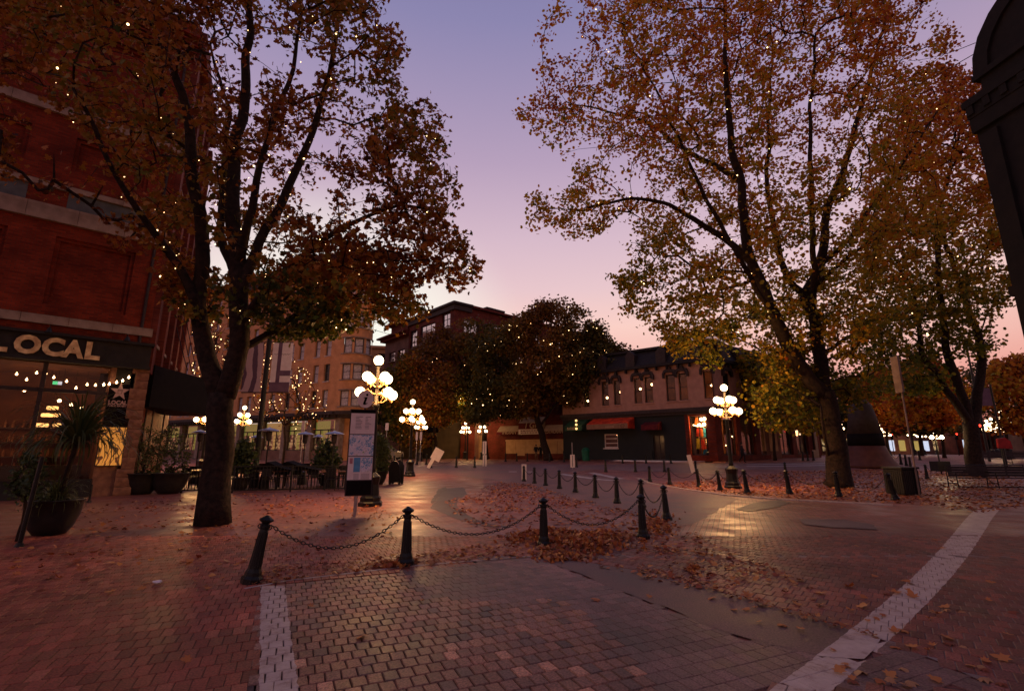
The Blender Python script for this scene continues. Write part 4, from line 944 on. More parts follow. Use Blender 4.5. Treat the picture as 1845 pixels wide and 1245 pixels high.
for (i, z) in ((.62, 2.2), (.72, 2.2), (.62, 1.9), (.72, 1.9), (.66, 1.5), (.66, 1.3)): MB().sphere((a + (b - a) * i, 1.2, z + .4), .07, 6).obj('room_lamp', 'pendant_glow', mb4)
for i in range(9): MB().sphere((1.4 + (i * .61) % 5.2, 1.0 + (i % 3) * .6, 1.3 + (i * .77) % 2.2), .06, 6).obj('room_lamp', 'bulb_glow', side)
for s in (14.3,):
    L = bpy.data.lights.new('shop_light', 'POINT'); L.energy = 60; L.color = (1, .55, .25); lo = bpy.data.objects.new('shop_light', L); COL.objects.link(lo); lo.parent = mb4; lo.location = (s, 1.9, 3.2)

# ---- 5. low Indian restaurant, boarded, with plain dark block behind
ib, iA, iB, if_ = facade('indian_restaurant', 'low restaurant with cream and maroon awnings and pale boarded windows', 1029, 58, 62, 15.5, 0.6)
def ih(px, py): s, z = hit(iA, iB, px, py); return s, z - .6
IT = ih(960, 758)[1] + .6
g_ = MB(); bo = [(ih(911, 800)[0], ih(1024, 800)[0], ih(950, 817)[1], ih(950, 795)[1])]; wallgrid(g_, 0, 15.5, 0, IT, bo, 0, .2); g_.box(0, 15.5, .3, 8, 0, IT); g_.obj('wall', 'dark_red_brick', ib)
a, b = bo[0][0], bo[0][1]; n_ = 6
for i in range(n_): MB().box(a + (b - a) * i / n_ + .02, a + (b - a) * (i + 1) / n_ - .02, .05, .12, bo[0][2], bo[0][3]).obj('board', 'plywood', ib)
MB().box(a, b, -.05, .05, bo[0][3], bo[0][3] + .22).obj('lintel_board', 'plywood', ib)
MB().box(ih(931.5, 800)[0], ih(945.5, 800)[0], -.03, -.002, .45, bo[0][2] - .01).obj('board', 'plywood', ib)
def rest_awning(p0, p1, text=None, mid=False, sub=None):
    s0, s1 = ih(p0, 790)[0], ih(p1, 790)[0]; zt_ = ih(950, 771)[1]; zm = ih(950, 780)[1] + .15; zb_ = ih(950, 787)[1] + .25
    g_ = MB(); up = 1.0 if mid else 0
    g_.quad((s0, -.05, zt_ + up + .3), (s1, -.05, zt_ + up + .3), (s1, -1.0, zm + up), (s0, -1.0, zm + up)); g_.quad((s0, -1.0, zm + up), (s1, -1.0, zm + up), (s1, -1.15, zb_), (s0, -1.15, zb_)); g_.quad((s1, -.05, zt_ + up + .3), (s1, -.05, zb_), (s1, -1.15, zb_), (s1, -1.0, zm + up)); g_.quad((s0, -.05, zt_ + up + .3), (s0, -.05, zb_), (s0, -1.15, zb_), (s0, -1.0, zm + up)); g_.t = [0, 1, 0, 0]
    return g_, s0, s1, zm, zb_
ra = thing('restaurant_awning', 'cream and maroon awning lettered INDIAN RESTAURANT above the boards', 'awning', ib.location, ib.rotation_euler[2])
ra['label'] = 'cream and maroon awning lettered INDIAN RESTAURANT above the pale boards'
g_, s0, s1, zm, zb_ = rest_awning(902, 940); g_.obj('canopy', ['cream_canvas', 'maroon'], ra); textobj('lettering', 'INDIAN', .75, 'cream_canvas', ra, (s0 + .9, -1.19, zb_ + .08), (s1 - s0) * .66, .01, .01, .25)
g_, s0, s1, zm, zb2 = rest_awning(985, 1028); g_.obj('canopy', ['cream_canvas', 'maroon'], ra); textobj('lettering', 'RESTAURANT', .75, 'cream_canvas', ra, (s0 + .1, -1.19, zb2 + .08), (s1 - s0) * .93, .01, .01, .25)
g_, s0, s1, zm, zb3 = rest_awning(941, 983, mid=True); g_.obj('canopy', ['cream_canvas', 'maroon'], ra); textobj('lettering', 'I Grill', 1.0, 'cream_canvas', ra, (s0 + 1.0, -1.19, zb3 + .75), 2.4, .01, .01, .25)
MB().box(s0 + .1, s1 - .1, -1.22, -1.17, zb3 + .02, zb3 + .62).obj('text_panel', 'sign_white', ra)
for zz in (.15, .38): 
    g_ = MB(); x = s0 + .4
    while x < s1 - .5: w = random.uniform(.08, .3); g_.box(x, x + w, -1.225, -1.221, zb3 + zz, zb3 + zz + .12); x += w + .07
    g_.obj('print_line', 'maroon', ra)
bk = thing('dark_brick_block', 'plain tall dark brick block behind the low restaurant and trees', 'building', ib.location, ib.rotation_euler[2])
g_ = MB(); bops = [(1 + i * 3, 2.4 + i * 3, 6.5 + j * 3.6, 8.6 + j * 3.6) for i in range(8) for j in range(1)]; wallgrid(g_, -6, 20, 0, 10.5, bops, 3.0, .3); g_.box(-6.1, 20.2, 2.6, 8, 10.5, 10.9); g_.obj('wall', 'dark_red_brick', bk)
for q in bops: window(bk, *q, .2, 1, 2, 'window_dark', 'dark_trim', None, pos=(q[0], 3.2, q[2]))
# low frontage between the restaurant and the brick block: ochre doors and a grey plain wall
lf = thing('ochre_shopfront', 'low ochre and brown shopfront left of the Indian restaurant', 'building', (W(858, 812, 63)[0], 63, .6), R(14))
LT4 = 4.6
g_ = MB(); oo = [(.3, 1.5, .1, 3.0), (1.8, 3.2, 0.1, 3.2), (3.6, 6.2, 1.0, 2.9)]; wallgrid(g_, 0, 7.2, 0, LT4, oo, 0, .3); g_.box(0, 7.2, .4, 6, 0, LT4); g_.obj('wall', 'brown_brick', lf); MB().box(.3, 1.5, .15, .2, .1, 3).obj('door', 'plywood', lf); MB().box(1.8, 3.2, .15, .2, .1, 3.2).obj('door', 'red_brick', lf); MB().box(3.6, 6.2, .12, .16, 1.6, 2.9).obj('board', 'plywood', lf)
gw = thing('plain_grey_frontage', 'plain olive grey rendered frontage with small black awning behind the left chain', 'building', (W(792, 812, 66)[0], 66, .6), R(8))
g_ = MB(); mat('olive_render', (.10, .075, .045), .85, (.075, .055, .035), 1.5); oo = [(-2.4, -1.0, 0.05, 3)]; wallgrid(g_, -5, 5.2, 0, 5.2, oo, 0, .3); g_.box(-5, 5.2, .4, 6, 0, 5.2); g_.obj('wall', 'olive_render', gw); MB().box(-2.4, -1.0, .2, .25, .05, 3).obj('door', 'dark_wall', gw)
g_ = MB(); g_.quad((-4.2, -.02, 4.6), (-.2, -.02, 4.6), (-.2, -1.4, 3.6), (-4.2, -1.4, 3.6)); g_.quad((-4.2, -1.4, 3.6), (-.2, -1.4, 3.6), (-.2, -1.4, 3.35), (-4.2, -1.4, 3.35)); g_.quad((-.2, -.02, 4.6), (-.2, -.02, 3.35), (-.2, -1.4, 3.35), (-.2, -1.4, 3.6)); g_.obj('awning_cloth', 'banner_black', gw)
MB().box(2.8, 3.2, -.12, -.01, 2.7, 3.6).obj('wall_lamp', 'pendant_glow', gw); MB().box(-.9, -.6, -.15, -.01, 3.2, 3.6).obj('wall_lamp', 'pendant_glow', gw)

# ---- 6. black building at the right edge with arched gable
rbx = thing('dark_gabled_building', 'near black stone building with arched gable cut by the right edge', 'building', (15.15, 14.0, 0), math.atan2(-.995, .1))
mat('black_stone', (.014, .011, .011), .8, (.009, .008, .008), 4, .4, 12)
g_ = MB(); oo = [(1.0 + i * 2.7, 2.6 + i * 2.7, 2.0 + j * 4.0, 4.9 + j * 4.0) for i in range(4) for j in range(2)]
wallgrid(g_, 0, 12, 0, 12.6, oo, 0, .4); g_.quad((0, 0, 0), (0, 8, 0), (0, 8, 12.6), (0, 0, 12.6)); g_.quad((0, 0, 12.6), (12, 0, 12.6), (12, 8, 12.6), (0, 8, 12.6))
for i in range(5): g_.box(.1 + i * 2.7, .65 + i * 2.7, -.12, -.002, 0.3, 11.5)
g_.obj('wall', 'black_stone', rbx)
for q in oo: window(rbx, *q, .25, 2, 2, 'window_dark', 'dark_trim', 'black_stone', .09)
g_ = MB(); g_.box(-.06, 12, -.16, .4, 12.2, 12.6); g_.box(-.04, 12, -.13, .3, 11.7, 12.198); g_.box(-.03, 12, -.125, .2, 6.15, 6.45); g_.box(-.1, 12, -.24, .4, 12.602, 12.85)
i = 0
while i < 24: g_.box(i * .5, i * .5 + .2, -.22, -.162, 12.3, 12.6); i += 1
g_.obj('cornice', 'black_stone', rbx)
gb = MB(); c_ = 3.1; 
o_, i_ = [], []
for k in range(13): t = math.pi * k / 12; o_.append((c_ - 2.7 * math.cos(t), 13.5 + 2.3 * math.sin(t))); i_.append((c_ - 2.25 * math.cos(t), 13.5 + 1.85 * math.sin(t)))
for k in range(12): gb.prism([o_[k], o_[k + 1], i_[k + 1], i_[k]], -.2, .2)
gb.prism([(c_ - 2.25, 13.5)] + i_[1:-1] + [(c_ + 2.25, 13.5)], -.1, .2); gb.box(c_ - 2.6, c_ + 2.6, -.10, .3, 12.85, 13.3); gb.box(c_ - 2.75, c_ + 2.75, -.22, .3, 13.3, 13.498); gb.obj('arched_gable', 'black_stone', rbx)
textobj('date_numeral', '1', 1.0, 'dark_trim', rbx, (c_ - .2, -.12, 14.4), None, .03)

# ---- 7. low pale shops along the right street and far street fronts
def lowshop(name, label, px0, px1, d, h, wallm, rz=0, feats=(), zb=None):
    p = W(px0, 812, d); q = W(px1, 812, d); L_ = q[0] - p[0]; zb = gz(p[0], d) - .05 if zb is None else zb
    o = thing(name, label, 'building', (p[0], d, zb), rz); g_ = MB(); oo = [f[:4] for f in feats if len(f) > 4 and f[4] != 'board']
    wallgrid(g_, 0, L_, 0, h, oo, 0, .3); g_.box(-.05, L_ + .05, -.2, .3, h, h + .3); g_.box(0, L_, .35, 5, 0, h - .01); g_.obj('wall', wallm, o)
    for f in feats: 
        if f[4] == 'board': MB().box(f[0], f[1], -.06, -.002, f[2], f[3]).obj('board', 'plywood', o)
        else: MB().box(f[0], f[1], .2, .25, f[2], f[3]).obj('pane', f[4], o); 
    return o
mat('cream_wall', (.42, .33, .22), .8, (.36, .27, .18), 2)
lowshop('boarded_shop', 'low shop with two pale boarded windows beside the corner building', 1361, 1408, 50, 4.6, 'brown_brick', 0, [(.3, 1.1, .9, 3.2, 'board'), (1.5, 2.3, .9, 3.2, 'board')])
cs_ = lowshop('cream_shop', 'low cream shop with small lit windows behind the big right tree', 1408, 1475, 56, 4.6, 'cream_wall', 0, [(.2, 1.3, 1.2, 3.3, 'window_dark'), (2.7, 3.9, .9, 3.2, 'window_dark')])
MB().box(1.55, 1.75, -.12, -.005, 1.5, 3.4).obj('light_strip', 'pale_glow', cs_)
far_r = random.Random(11)
for i, (p0, p1, d, h, m_) in enumerate(((1475, 1560, 92, 5.5, 'brown_brick'), (1555, 1640, 104, 6.0, 'tan_brick'), (1640, 1730, 112, 5.2, 'brown_brick'), (1730, 1850, 100, 5.8, 'dark_red_brick'), (1360, 1480, 86, 8, 'dark_red_brick'), (1850, 2080, 92, 9, 'brown_brick'), (2080, 2420, 84, 12, 'dark_red_brick'), (150, 330, 80, 12, 'brown_brick'))):
    L_ = (p1 - p0) / F * d; feats = []; x = .8
    while x < L_ - 2: feats.append((x, x + 1.5, .8, 3.0, far_r.choice(['window_dark', 'shop_glow', 'window_dark', 'shop_display', 'pale_glow', 'window_dark']))); x += 2.3
    lowshop('distant_shop_row', ['brown shop row in the distance just right of the big tree trunk', 'tan shop row in the far distance behind the sign pole', 'dim brown shop row in the far distance behind the floodlights', 'dim red brick row in the distance behind the bench', 'dark brick row behind the cream shop', 'brown block beyond the right edge of the picture', 'tall brick block far beyond the right edge', 'brown block behind the brick corner building'][i], p0, p1, d, h, m_, 0, feats)

# ================================================================== STREET LAMPS
def lamp_proto(n_seg=14):
    base = MB().lathe([(.36, 0), (.36, .10), (.31, .14), (.31, .24), (.255, .30), (.225, .62), (.26, .78), (.27, .84), (.20, .90), (.12, .97)], 8, rot=R(22.5)).mesh('base', ['black_paint'])
    shaft = MB().lathe([(.105, .95), (.09, 1.1), (.085, 1.2), (.075, 2.9), (.10, 2.95), (.10, 3.02), (.055, 3.06), (.045, 4.18), (.09, 4.2), (.09, 4.25), (.05, 4.28)], 12).mesh('post', ['black_paint'], True)
    arm = MB()
    for zz, rr in ((3.12, .60), (3.62, .38)):
        pts = [(0.03, 0, zz + .2), (rr * .35, 0, zz + .26), (rr * .7, 0, zz + .12), (rr * .95, 0, zz - .02), (rr, 0, zz + .10)]
        arm.tube(pts, [.022, .02, .018, .016, .03], 6)
        arm.tube([(0.04, 0, zz - .05), (rr * .4, 0, zz - .02), (rr * .6, 0, zz + .08), (rr * .5, 0, zz + .18), (rr * .35, 0, zz + .1)], .013, 5)
        arm.tube([(rr * .6, 0, zz + .18), (rr * .75, 0, zz + .3), (rr * .55, 0, zz + .36), (rr * .45, 0, zz + .27)], .011, 5)
        arm.lathe([(.03, 0), (.07, .03), (.075, .06)], 10, (rr, 0, zz + .09))
    mat('lamplit_iron', (.42, .24, .08), .45, (.25, .13, .045), 12, spec=.5); arm = arm.mesh('arm', ['lamplit_iron'], True)  # black iron arms; the orange glow of the globes is put into their colour
    globe = MB().sphere((0, 0, 0), .155, n_seg).mesh('globe', ['globe_glow'], True)
    return base, shaft, arm, globe
LP = lamp_proto()
def street_lamp(x, y, label, rot=0.0, en=55, group='globe street lamps', h=1.0):
    t = thing('street_lamp', label, 'street lamp', (x, y, gz(x, y)), rot, group); t.scale = (h, h, h)
    link('base', LP[0], t); link('post', LP[1], t)
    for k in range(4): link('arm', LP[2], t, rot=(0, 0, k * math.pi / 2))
    for k in range(4):
        for zz, rr in ((3.36, .60), (3.86, .38)): link('globe', LP[3], t, (rr * math.cos(k * math.pi / 2), rr * math.sin(k * math.pi / 2), zz))
    link('globe', LP[3], t, (0, 0, 4.42))
    if en:
        L = bpy.data.lights.new('lamp_light', 'POINT'); L.energy = en * 3.6; L.color = (1, .50, .17); L.shadow_soft_size = .45
        lo = bpy.data.objects.new('lamp_light', L); COL.objects.link(lo); lo.parent = t; lo.location = (0, 0, 3.55)
    return t
def at(px, d): return W(px, 812, d)
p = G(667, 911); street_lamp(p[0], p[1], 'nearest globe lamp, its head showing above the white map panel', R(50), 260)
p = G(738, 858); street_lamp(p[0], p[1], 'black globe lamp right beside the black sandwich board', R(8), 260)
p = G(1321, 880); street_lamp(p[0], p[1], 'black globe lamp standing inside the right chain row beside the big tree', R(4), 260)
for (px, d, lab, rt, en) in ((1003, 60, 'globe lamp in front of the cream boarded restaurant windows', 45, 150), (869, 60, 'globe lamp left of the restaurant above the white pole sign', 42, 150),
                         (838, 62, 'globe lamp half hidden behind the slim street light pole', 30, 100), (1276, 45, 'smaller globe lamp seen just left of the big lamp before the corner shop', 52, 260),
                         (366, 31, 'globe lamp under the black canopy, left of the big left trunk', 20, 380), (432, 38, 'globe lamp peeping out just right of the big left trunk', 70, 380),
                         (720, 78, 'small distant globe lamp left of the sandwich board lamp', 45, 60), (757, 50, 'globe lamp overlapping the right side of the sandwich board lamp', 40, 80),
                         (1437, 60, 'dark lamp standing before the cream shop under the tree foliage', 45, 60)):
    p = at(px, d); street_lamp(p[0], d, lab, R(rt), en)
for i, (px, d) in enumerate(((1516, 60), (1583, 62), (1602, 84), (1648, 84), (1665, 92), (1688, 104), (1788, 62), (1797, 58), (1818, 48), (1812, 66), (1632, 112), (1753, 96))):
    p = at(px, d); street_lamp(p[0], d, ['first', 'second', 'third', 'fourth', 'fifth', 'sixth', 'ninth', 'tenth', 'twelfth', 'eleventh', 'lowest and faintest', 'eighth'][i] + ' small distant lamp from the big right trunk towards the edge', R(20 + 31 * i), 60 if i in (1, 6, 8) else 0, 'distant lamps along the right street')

# ================================================================== BOLLARDS AND CHAINS
bb_ = MB().lathe([(.125, 0), (.125, .06), (.10, .09), (.095, .13), (.078, .17), (.055, .60), (.048, .64), (.062, .655), (.062, .685), (.045, .70), (.050, .715), (.082, .735), (.085, .755), (.045, .785), (.012, .805)], 8, rot=R(22.5))
cap_ = MB().lathe([(.050, .716), (.083, .737), (.086, .757), (.046, .787), (.012, .807)], 8, rot=0.2).mesh('cap', ['black_paint'])
fl_ = bb_
for k in range(8):
    t = k * math.pi / 4; c_, s_ = math.cos(t), math.sin(t)
    fl_.tube([(.070 * c_, .070 * s_, .2), (.052 * c_, .052 * s_, .6)], .009, 4)
bb_ = bb_.mesh('post', ['black_paint'])
ey_ = MB(); ey_.tube([(.06 + .03 * math.cos(a * .9), 0, .665 + .03 * math.sin(a * .9)) for a in range(8)], .007, 5); ey_.tube([(-.06 - .03 * math.cos(a * .9), 0, .665 + .03 * math.sin(a * .9)) for a in range(8)], .007, 5); ey_.lathe([(.054, .655), (.058, .665), (.054, .675)], 8); ey_ = ey_.mesh('eyelet', ['black_paint'])
TOPS = {}
def bollard(key, x, y, label, lean=(0, 0), h=1.0, group='black bollards', detail=True, rz=0):
    t = thing('bollard', label, 'bollard', (x, y, gz(x, y) - .003), rz, group); t.rotation_euler = (lean[0], lean[1], rz); t.scale = (h, h, h)
    link('post', bb_, t); 
    if detail: link('cap', cap_, t); link('eyelet', ey_, t)
    m_ = Matrix.Translation(t.location) @ t.rotation_euler.to_matrix().to_4x4() @ Matrix.Scale(h, 4)
    TOPS[key] = m_ @ Vector((0, 0, .665)); return t
near_b = [('N1', 452, 1050, 'leaning black bollard at the left end of the nearest chain', (R(-2), R(8))), ('N2', 731, 1018, 'second black bollard of the nearest chain, upright below the map panel', (0, 0)),
          ('N3', 980, 984, 'third black bollard of the nearest chain, standing in the leaf pile', (0, 0)), ('N4', 1159, 970, 'black bollard at the right end of the nearest chain beside the leaf pile', (0, R(-.5))),
          ('N5', 1202, 937, 'black bollard at the road corner, rightmost of the nearer chained row', (0, R(-3))), ('N6', 1157, 914, 'black bollard showing right behind the one at the right end of the nearest chain', (0, 0)),
          ('N7', 1112, 907, 'black bollard next after the corner, first clear one going left along the road', (0, 0)), ('N8', 1073, 897, 'second clear bollard left of the road corner', (0, 0)),
          ('N9', 1037, 887, 'third clear bollard left of the road corner', (0, 0)), ('N10', 1008, 880.5, 'fourth clear bollard left of the road corner', (0, 0)), ('N11', 983, 875, 'fifth clear bollard left of the road corner', (0, 0)),
          ('N12', 963, 871, 'sixth clear bollard left of the road corner', (0, 0)), ('N13', 944, 867, 'bollard standing in front of the small white board at the far end of the row', (0, 0))]
for k, px, py, lab, ln in near_b: p = G(px, py); bollard(k, p[0], p[1], lab, ln, group='bollards round the leafy island')
rb_ = [('R1', 1171, 868, 'leftmost bollard of the right chained row', 0), ('R2', 1207, 873, 'second bollard from the left in the right chained row', -2), ('R3', 1260, 877, 'third bollard from the left in the right row, just left of the lamp', -5),
       ('R4', 1298, 883, 'fourth bollard in the right row, close left of the lamp base', -5), ('R5', 1347, 889, 'bollard just right of the lamp base in the right row', -5), ('R6', 1423, 890, 'sixth bollard in the right row, midway between lamp and big tree', -4),
       ('R7', 1512, 895, 'bollard standing in front of the big right tree trunk', -2), ('R8', 1614, 901, 'strongly leaning bollard beside the litter bin', -10)]
for k, px, py, lab, ln in rb_: p = G(px, py); bollard(k, p[0], p[1], lab, (0, R(ln)), 1.12 if k in ('R6', 'R7', 'R8', 'R5') else 1.03, group='bollards of the right chained row')
FAR = [(777, 845, 'bollard with the tilted white sign leaning on it'), (822.7, 846, 'middle bollard of the short far chain'), (855.6, 847.7, 'right bollard of the short far chain')]
for i, (px, py, lab) in enumerate(FAR): d = 36.5; p = at(px, d); bollard('F%d' % i, p[0], d, lab, group='far bollards')
far_more = [(711, 38, 'far bollard before the white car'), (725, 42, 'far bollard left of the sandwich board lamp'), (742, 46, 'far bollard just right of the sandwich board lamp'), (752, 40, 'far bollard in the dark beside a pair of bins'), (769, 40, 'far bollard with a pale spot on top near the olive wall'),
            (911, 48, 'far bollard before the left end of the restaurant boards'), (931, 50, 'far bollard beside the restaurant door board'), (950, 49, 'far bollard left of the couple by the tree'), (990, 47, 'far bollard right of the couple by the tree'), (1016, 46, 'far bollard before the right restaurant boards'), (1038, 37, 'bollard right beside the white sign on its pole'),
            (1090, 33, 'left one of three lone bollards across the road, below the red awning'), (1143, 33, 'middle one of three lone bollards across the road'), (1195, 33, 'right one of three lone bollards across the road'), (1121, 42, 'small far bollard by the dark wall under the red awning'), (1163, 42, 'small far bollard before the dark shop door'), (1208, 42, 'small far tilted bollard right of the dark shop door'), (1251, 32, 'bollard behind the right row with a pale leaning board'),
            (1411, 29, 'bollard rising behind the sixth one of the right row'), (1445, 43, 'left one of three far bollards before the cream shop'), (1454, 43, 'middle one of three far bollards before the cream shop'), (1464, 43, 'right one of three far bollards before the cream shop'),
            (1603, 38, 'leftmost far bollard right of the bell pedestal'), (1620, 37, 'second far bollard right of the bell pedestal'), (1629, 36, 'third far bollard right of the bell pedestal'), (1636, 34, 'fourth far bollard right of the bell pedestal'), (1662, 28, 'bollard behind the sign pole with a chain to the bench'), (1655, 42, 'tall thin far bollard behind the sign pole')]
for i, (px, d, lab) in enumerate(far_more):
    p = at(px, d); bollard('G%d' % i, p[0], d, lab, (0, R(-8) if px == 1208 else 0), 1.0 if px != 1411 else 1.1, 'far bollards', True)
lk = bmesh.new()
lkm = MB(); n_ = 12
ring = [(math.cos(2 * math.pi * i / n_) * .030 * (1.0), math.sin(2 * math.pi * i / n_) * .018, 0) for i in range(n_ + 1)]
lkm.tube(ring, .0062, 5, cap=False); link_me = lkm.mesh('link', ['black_paint'], True)
lkf = MB(); lkf.tube([(.03, 0, 0), (0, .017, 0), (-.03, 0, 0), (0, -.017, 0), (.03, 0, 0)], .0065, 4, cap=False); flink = lkf
def chain(a, b, sag, label, parts=False):
    A, B = TOPS[a], TOPS[b]; d = (B - A); L_ = d.length; u = d.normalized(); A = A + u * .09; B = B - u * .09; n = 60
    pts = [A.lerp(B, i / n) - Vector((0, 0, sag * 4 * (i / n) * (1 - i / n))) for i in range(n + 1)]
    cum = [0]
    for i in range(n): cum.append(cum[-1] + (pts[i + 1] - pts[i]).length)
    tot = cum[-1]; step = .050; k = int(tot / step); res = []
    for q in range(k + 1):
        s = q * tot / k; i = max(j for j in range(n) if cum[j] <= s + 1e-6); t = (s - cum[i]) / (cum[i + 1] - cum[i]); P_ = pts[i].lerp(pts[i + 1], t); D = (pts[i + 1] - pts[i]).normalized()
        X = D; Y = X.cross(Vector((0, 0, 1))).normalized(); Z = X.cross(Y); tw = (math.pi / 2 if q % 2 else 0) + random.gauss(0, .15)
        res.append((P_, Matrix((X, Y * math.cos(tw) + Z * math.sin(tw), Z * math.cos(tw) - Y * math.sin(tw))).transposed()))
    if parts:
        t = thing('chain', label, 'chain', (0, 0, 0), group='chains between bollards'); t.location = A; 
        for P_, R_ in res: link('link', link_me, t, P_ - A, R_.to_euler())
    else:
        mb = MB()
        for P_, R_ in res:
            k0 = len(mb.v); mb.v += [tuple(R_ @ Vector(v) + P_ - A) for v in flink.v]; mb.f += [tuple(k0 + i for i in f) for f in flink.f]; mb.t += flink.t
        o = mb.obj('chain', 'black_paint', None, label=label, cat='chain', group='chains between bollards', kind='stuff'); o.location = A
        del o['kind']
chain('N1', 'N2', .34, 'long black chain hanging from the leaning bollard to the second one', True); chain('N2', 'N3', .35, 'black chain hanging between second bollard and the leaf pile bollard', True); chain('N3', 'N4', .36, 'black chain hanging over the leaf pile', True)
NM = {'N5': 'corner bollard', 'N6': 'half hidden bollard'}
chain('N4', 'N5', .42, 'short deep sagging chain from the nearest row to the road corner bollard'); chain('N6', 'N5', .38, 'deep sagging chain at the road corner, the farther one'); chain('N7', 'N6', .36, 'chain leaving the hidden corner bollard towards the left'); chain('N8', 'N7', .36, 'chain between the first and second clear road bollards')
chain('N9', 'N8', .3, 'chain between the second and third clear road bollards'); chain('N10', 'N9', .28, 'chain between the third and fourth clear road bollards'); chain('N11', 'N10', .26, 'chain between the fourth and fifth clear road bollards'); chain('N12', 'N11', .26, 'chain between the fifth and sixth clear road bollards'); chain('N13', 'N12', .26, 'farthest chain of the road row, ending at the small white board')
chain('R1', 'R2', .4, 'leftmost chain of the right row'); chain('R2', 'R3', .32, 'second chain from the left of the right row'); chain('R3', 'R4', .3, 'third chain of the right row, left of the lamp'); chain('R4', 'R5', .3, 'chain passing behind the lamp base'); chain('R5', 'R6', .3, 'chain from the lamp to the midway bollard'); chain('R6', 'R7', .34, 'chain from the midway bollard to the big tree'); chain('R7', 'R8', .5, 'deep chain from the big tree to the strongly leaning bollard')
chain('F0', 'F1', .35, 'left chain of the short far row'); chain('F1', 'F2', .32, 'right chain of the short far row')
chain('G22', 'G23', .25, 'far chain right of the bell pedestal, left piece'); chain('G23', 'G24', .2, 'far chain right of the bell pedestal, right piece')
p = at(1690, 27); TOPS['X'] = Vector((p[0], 27, 0.75)); chain('G26', 'X', .3, 'thin chain running behind the bench end')

# ================================================================== MAP PANEL
p = G(643, 930); mp_ = thing('map_panel', 'tall white information panel with maps and round i sign on a post', 'sign', (p[0], p[1], 0), R(17))
z = lambda py: W(650, py, p[1])[2]
wd = 0.60
MB().tube([(-.06, 0, 0), (-.04, 0, z(892) + .1)], .045, 10).obj('post', 'steel', mp_)
MB().box(-wd / 2 - .03, wd / 2 + .03, -.06, .06, z(893), z(738)).obj('frame', 'dark_trim', mp_)
MB().box(-wd / 2, wd / 2, -.075, -.061, z(891), z(866)).obj('black_panel', 'banner_black', mp_)
m, n, l, b = nodes('map_print'); t = n.new('ShaderNodeTexCoord'); vr = n.new('ShaderNodeTexVoronoi'); vr.inputs['Scale'].default_value = 16; vr.feature = 'DISTANCE_TO_EDGE'; l.new(t.outputs['Object'], vr.inputs[0])
nz = n.new('ShaderNodeTexNoise'); nz.inputs['Scale'].default_value = 5.5; l.new(t.outputs['Object'], nz.inputs[0])
c1 = n.new('ShaderNodeValToRGB'); c1.color_ramp.interpolation = 'CONSTANT'; c1.color_ramp.elements[0].color = (.16, .34, .55, 1); c1.color_ramp.elements[1].position = .44; c1.color_ramp.elements[1].color = (.62, .60, .70, 1)
for ps, cl in ((.56, (.55, .48, .50, 1)), (.62, (.2, .42, .2, 1)), (.66, (.52, .5, .55, 1)), (.7, (.6, .25, .3, 1))): k = c1.color_ramp.elements.new(ps); k.color = cl
l.new(nz.outputs[0], c1.inputs[0]); mxx = n.new('ShaderNodeMixRGB'); cm = n.new('ShaderNodeMath'); cm.operation = 'LESS_THAN'; cm.inputs[1].default_value = .05; l.new(vr.outputs[0], cm.inputs[0]); l.new(cm.outputs[0], mxx.inputs[0]); l.new(c1.outputs[0], mxx.inputs[1]); mxx.inputs[2].default_value = (.80, .76, .80, 1); l.new(mxx.outputs[0], b.inputs['Base Color']); b.inputs['Roughness'].default_value = .3
mat('print_blue', (.12, .36, .62), .4); mat('print_grey', (.22, .2, .22), .6); mat('print_pink', (.6, .25, .3), .5)
MB().box(-wd / 2, wd / 2, -.075, -.061, z(782), z(745)).obj('text_sheet', 'sign_white', mp_); MB().box(-wd / 2, wd / 2, -.075, -.061, z(821), z(783.5)).obj('map_sheet', 'map_print', mp_); MB().box(-wd / 2, wd / 2, -.075, -.061, z(864), z(822.5)).obj('map_sheet', 'sign_white', mp_)
MB().box(-.16, .0, -.079, -.076, z(850), z(824)).obj('blue_area', 'print_blue', mp_); MB().box(.01, wd / 2 - .01, -.079, -.076, z(850), z(824)).obj('street_map', 'map_print', mp_); MB().box(-wd / 2 + .04, -.19, -.079, -.076, z(835), z(825)).obj('pink_area', 'print_pink', mp_)
g_ = MB(); 
for q in range(9):
    zz = z(751 + q * 2.6); g_.box(-.18, -.18 + random.uniform(.08, .2), -.078, -.076, zz - .012, zz); g_.box(.06, .06 + random.uniform(.04, .15), -.078, -.076, zz - .012, zz)
for q in range(6): zz = z(853 + q * 1.8); g_.box(-.15, -.02, -.078, -.076, zz - .008, zz); g_.box(.03, .24, -.078, -.076, zz - .008, zz)
g_.obj('print_lines', 'print_grey', mp_, kind='stuff')
MB().box(-wd / 2, wd / 2, -.075, -.061, z(744), z(739)).obj('head_strip', 'banner_black', mp_)
cz = z(719); o = MB().lathe([(.215, -.02), (.215, .02)], 32).obj('disc', 'sign_white', mp_); o.location = (.03, -.02, cz); o.rotation_euler = (math.pi / 2, 0, 0); o.scale = (.95, 1.08, 1)
g_ = MB(); g_.prism([(-.05, .04), (.05, .05), (.005, -.1), (.02, -.115), (.05, -.10), (.055, -.115), (-.01, -.155), (-.055, -.14), (-.055, -.115), (-.015, .02), (-.05, .025)], -.05, -.042); g_.prism([(.035 + .032 * math.cos(k * .524), .11 + .032 * math.sin(k * .524)) for k in range(12)], -.05, -.042); o = g_.obj('letter_i', 'banner_black', mp_); o.location = (.03, 0, cz)
MB().tube([(.03, 0, z(738)), (.03, 0, cz - .2)], .02, 6).obj('stem', 'dark_trim', mp_)

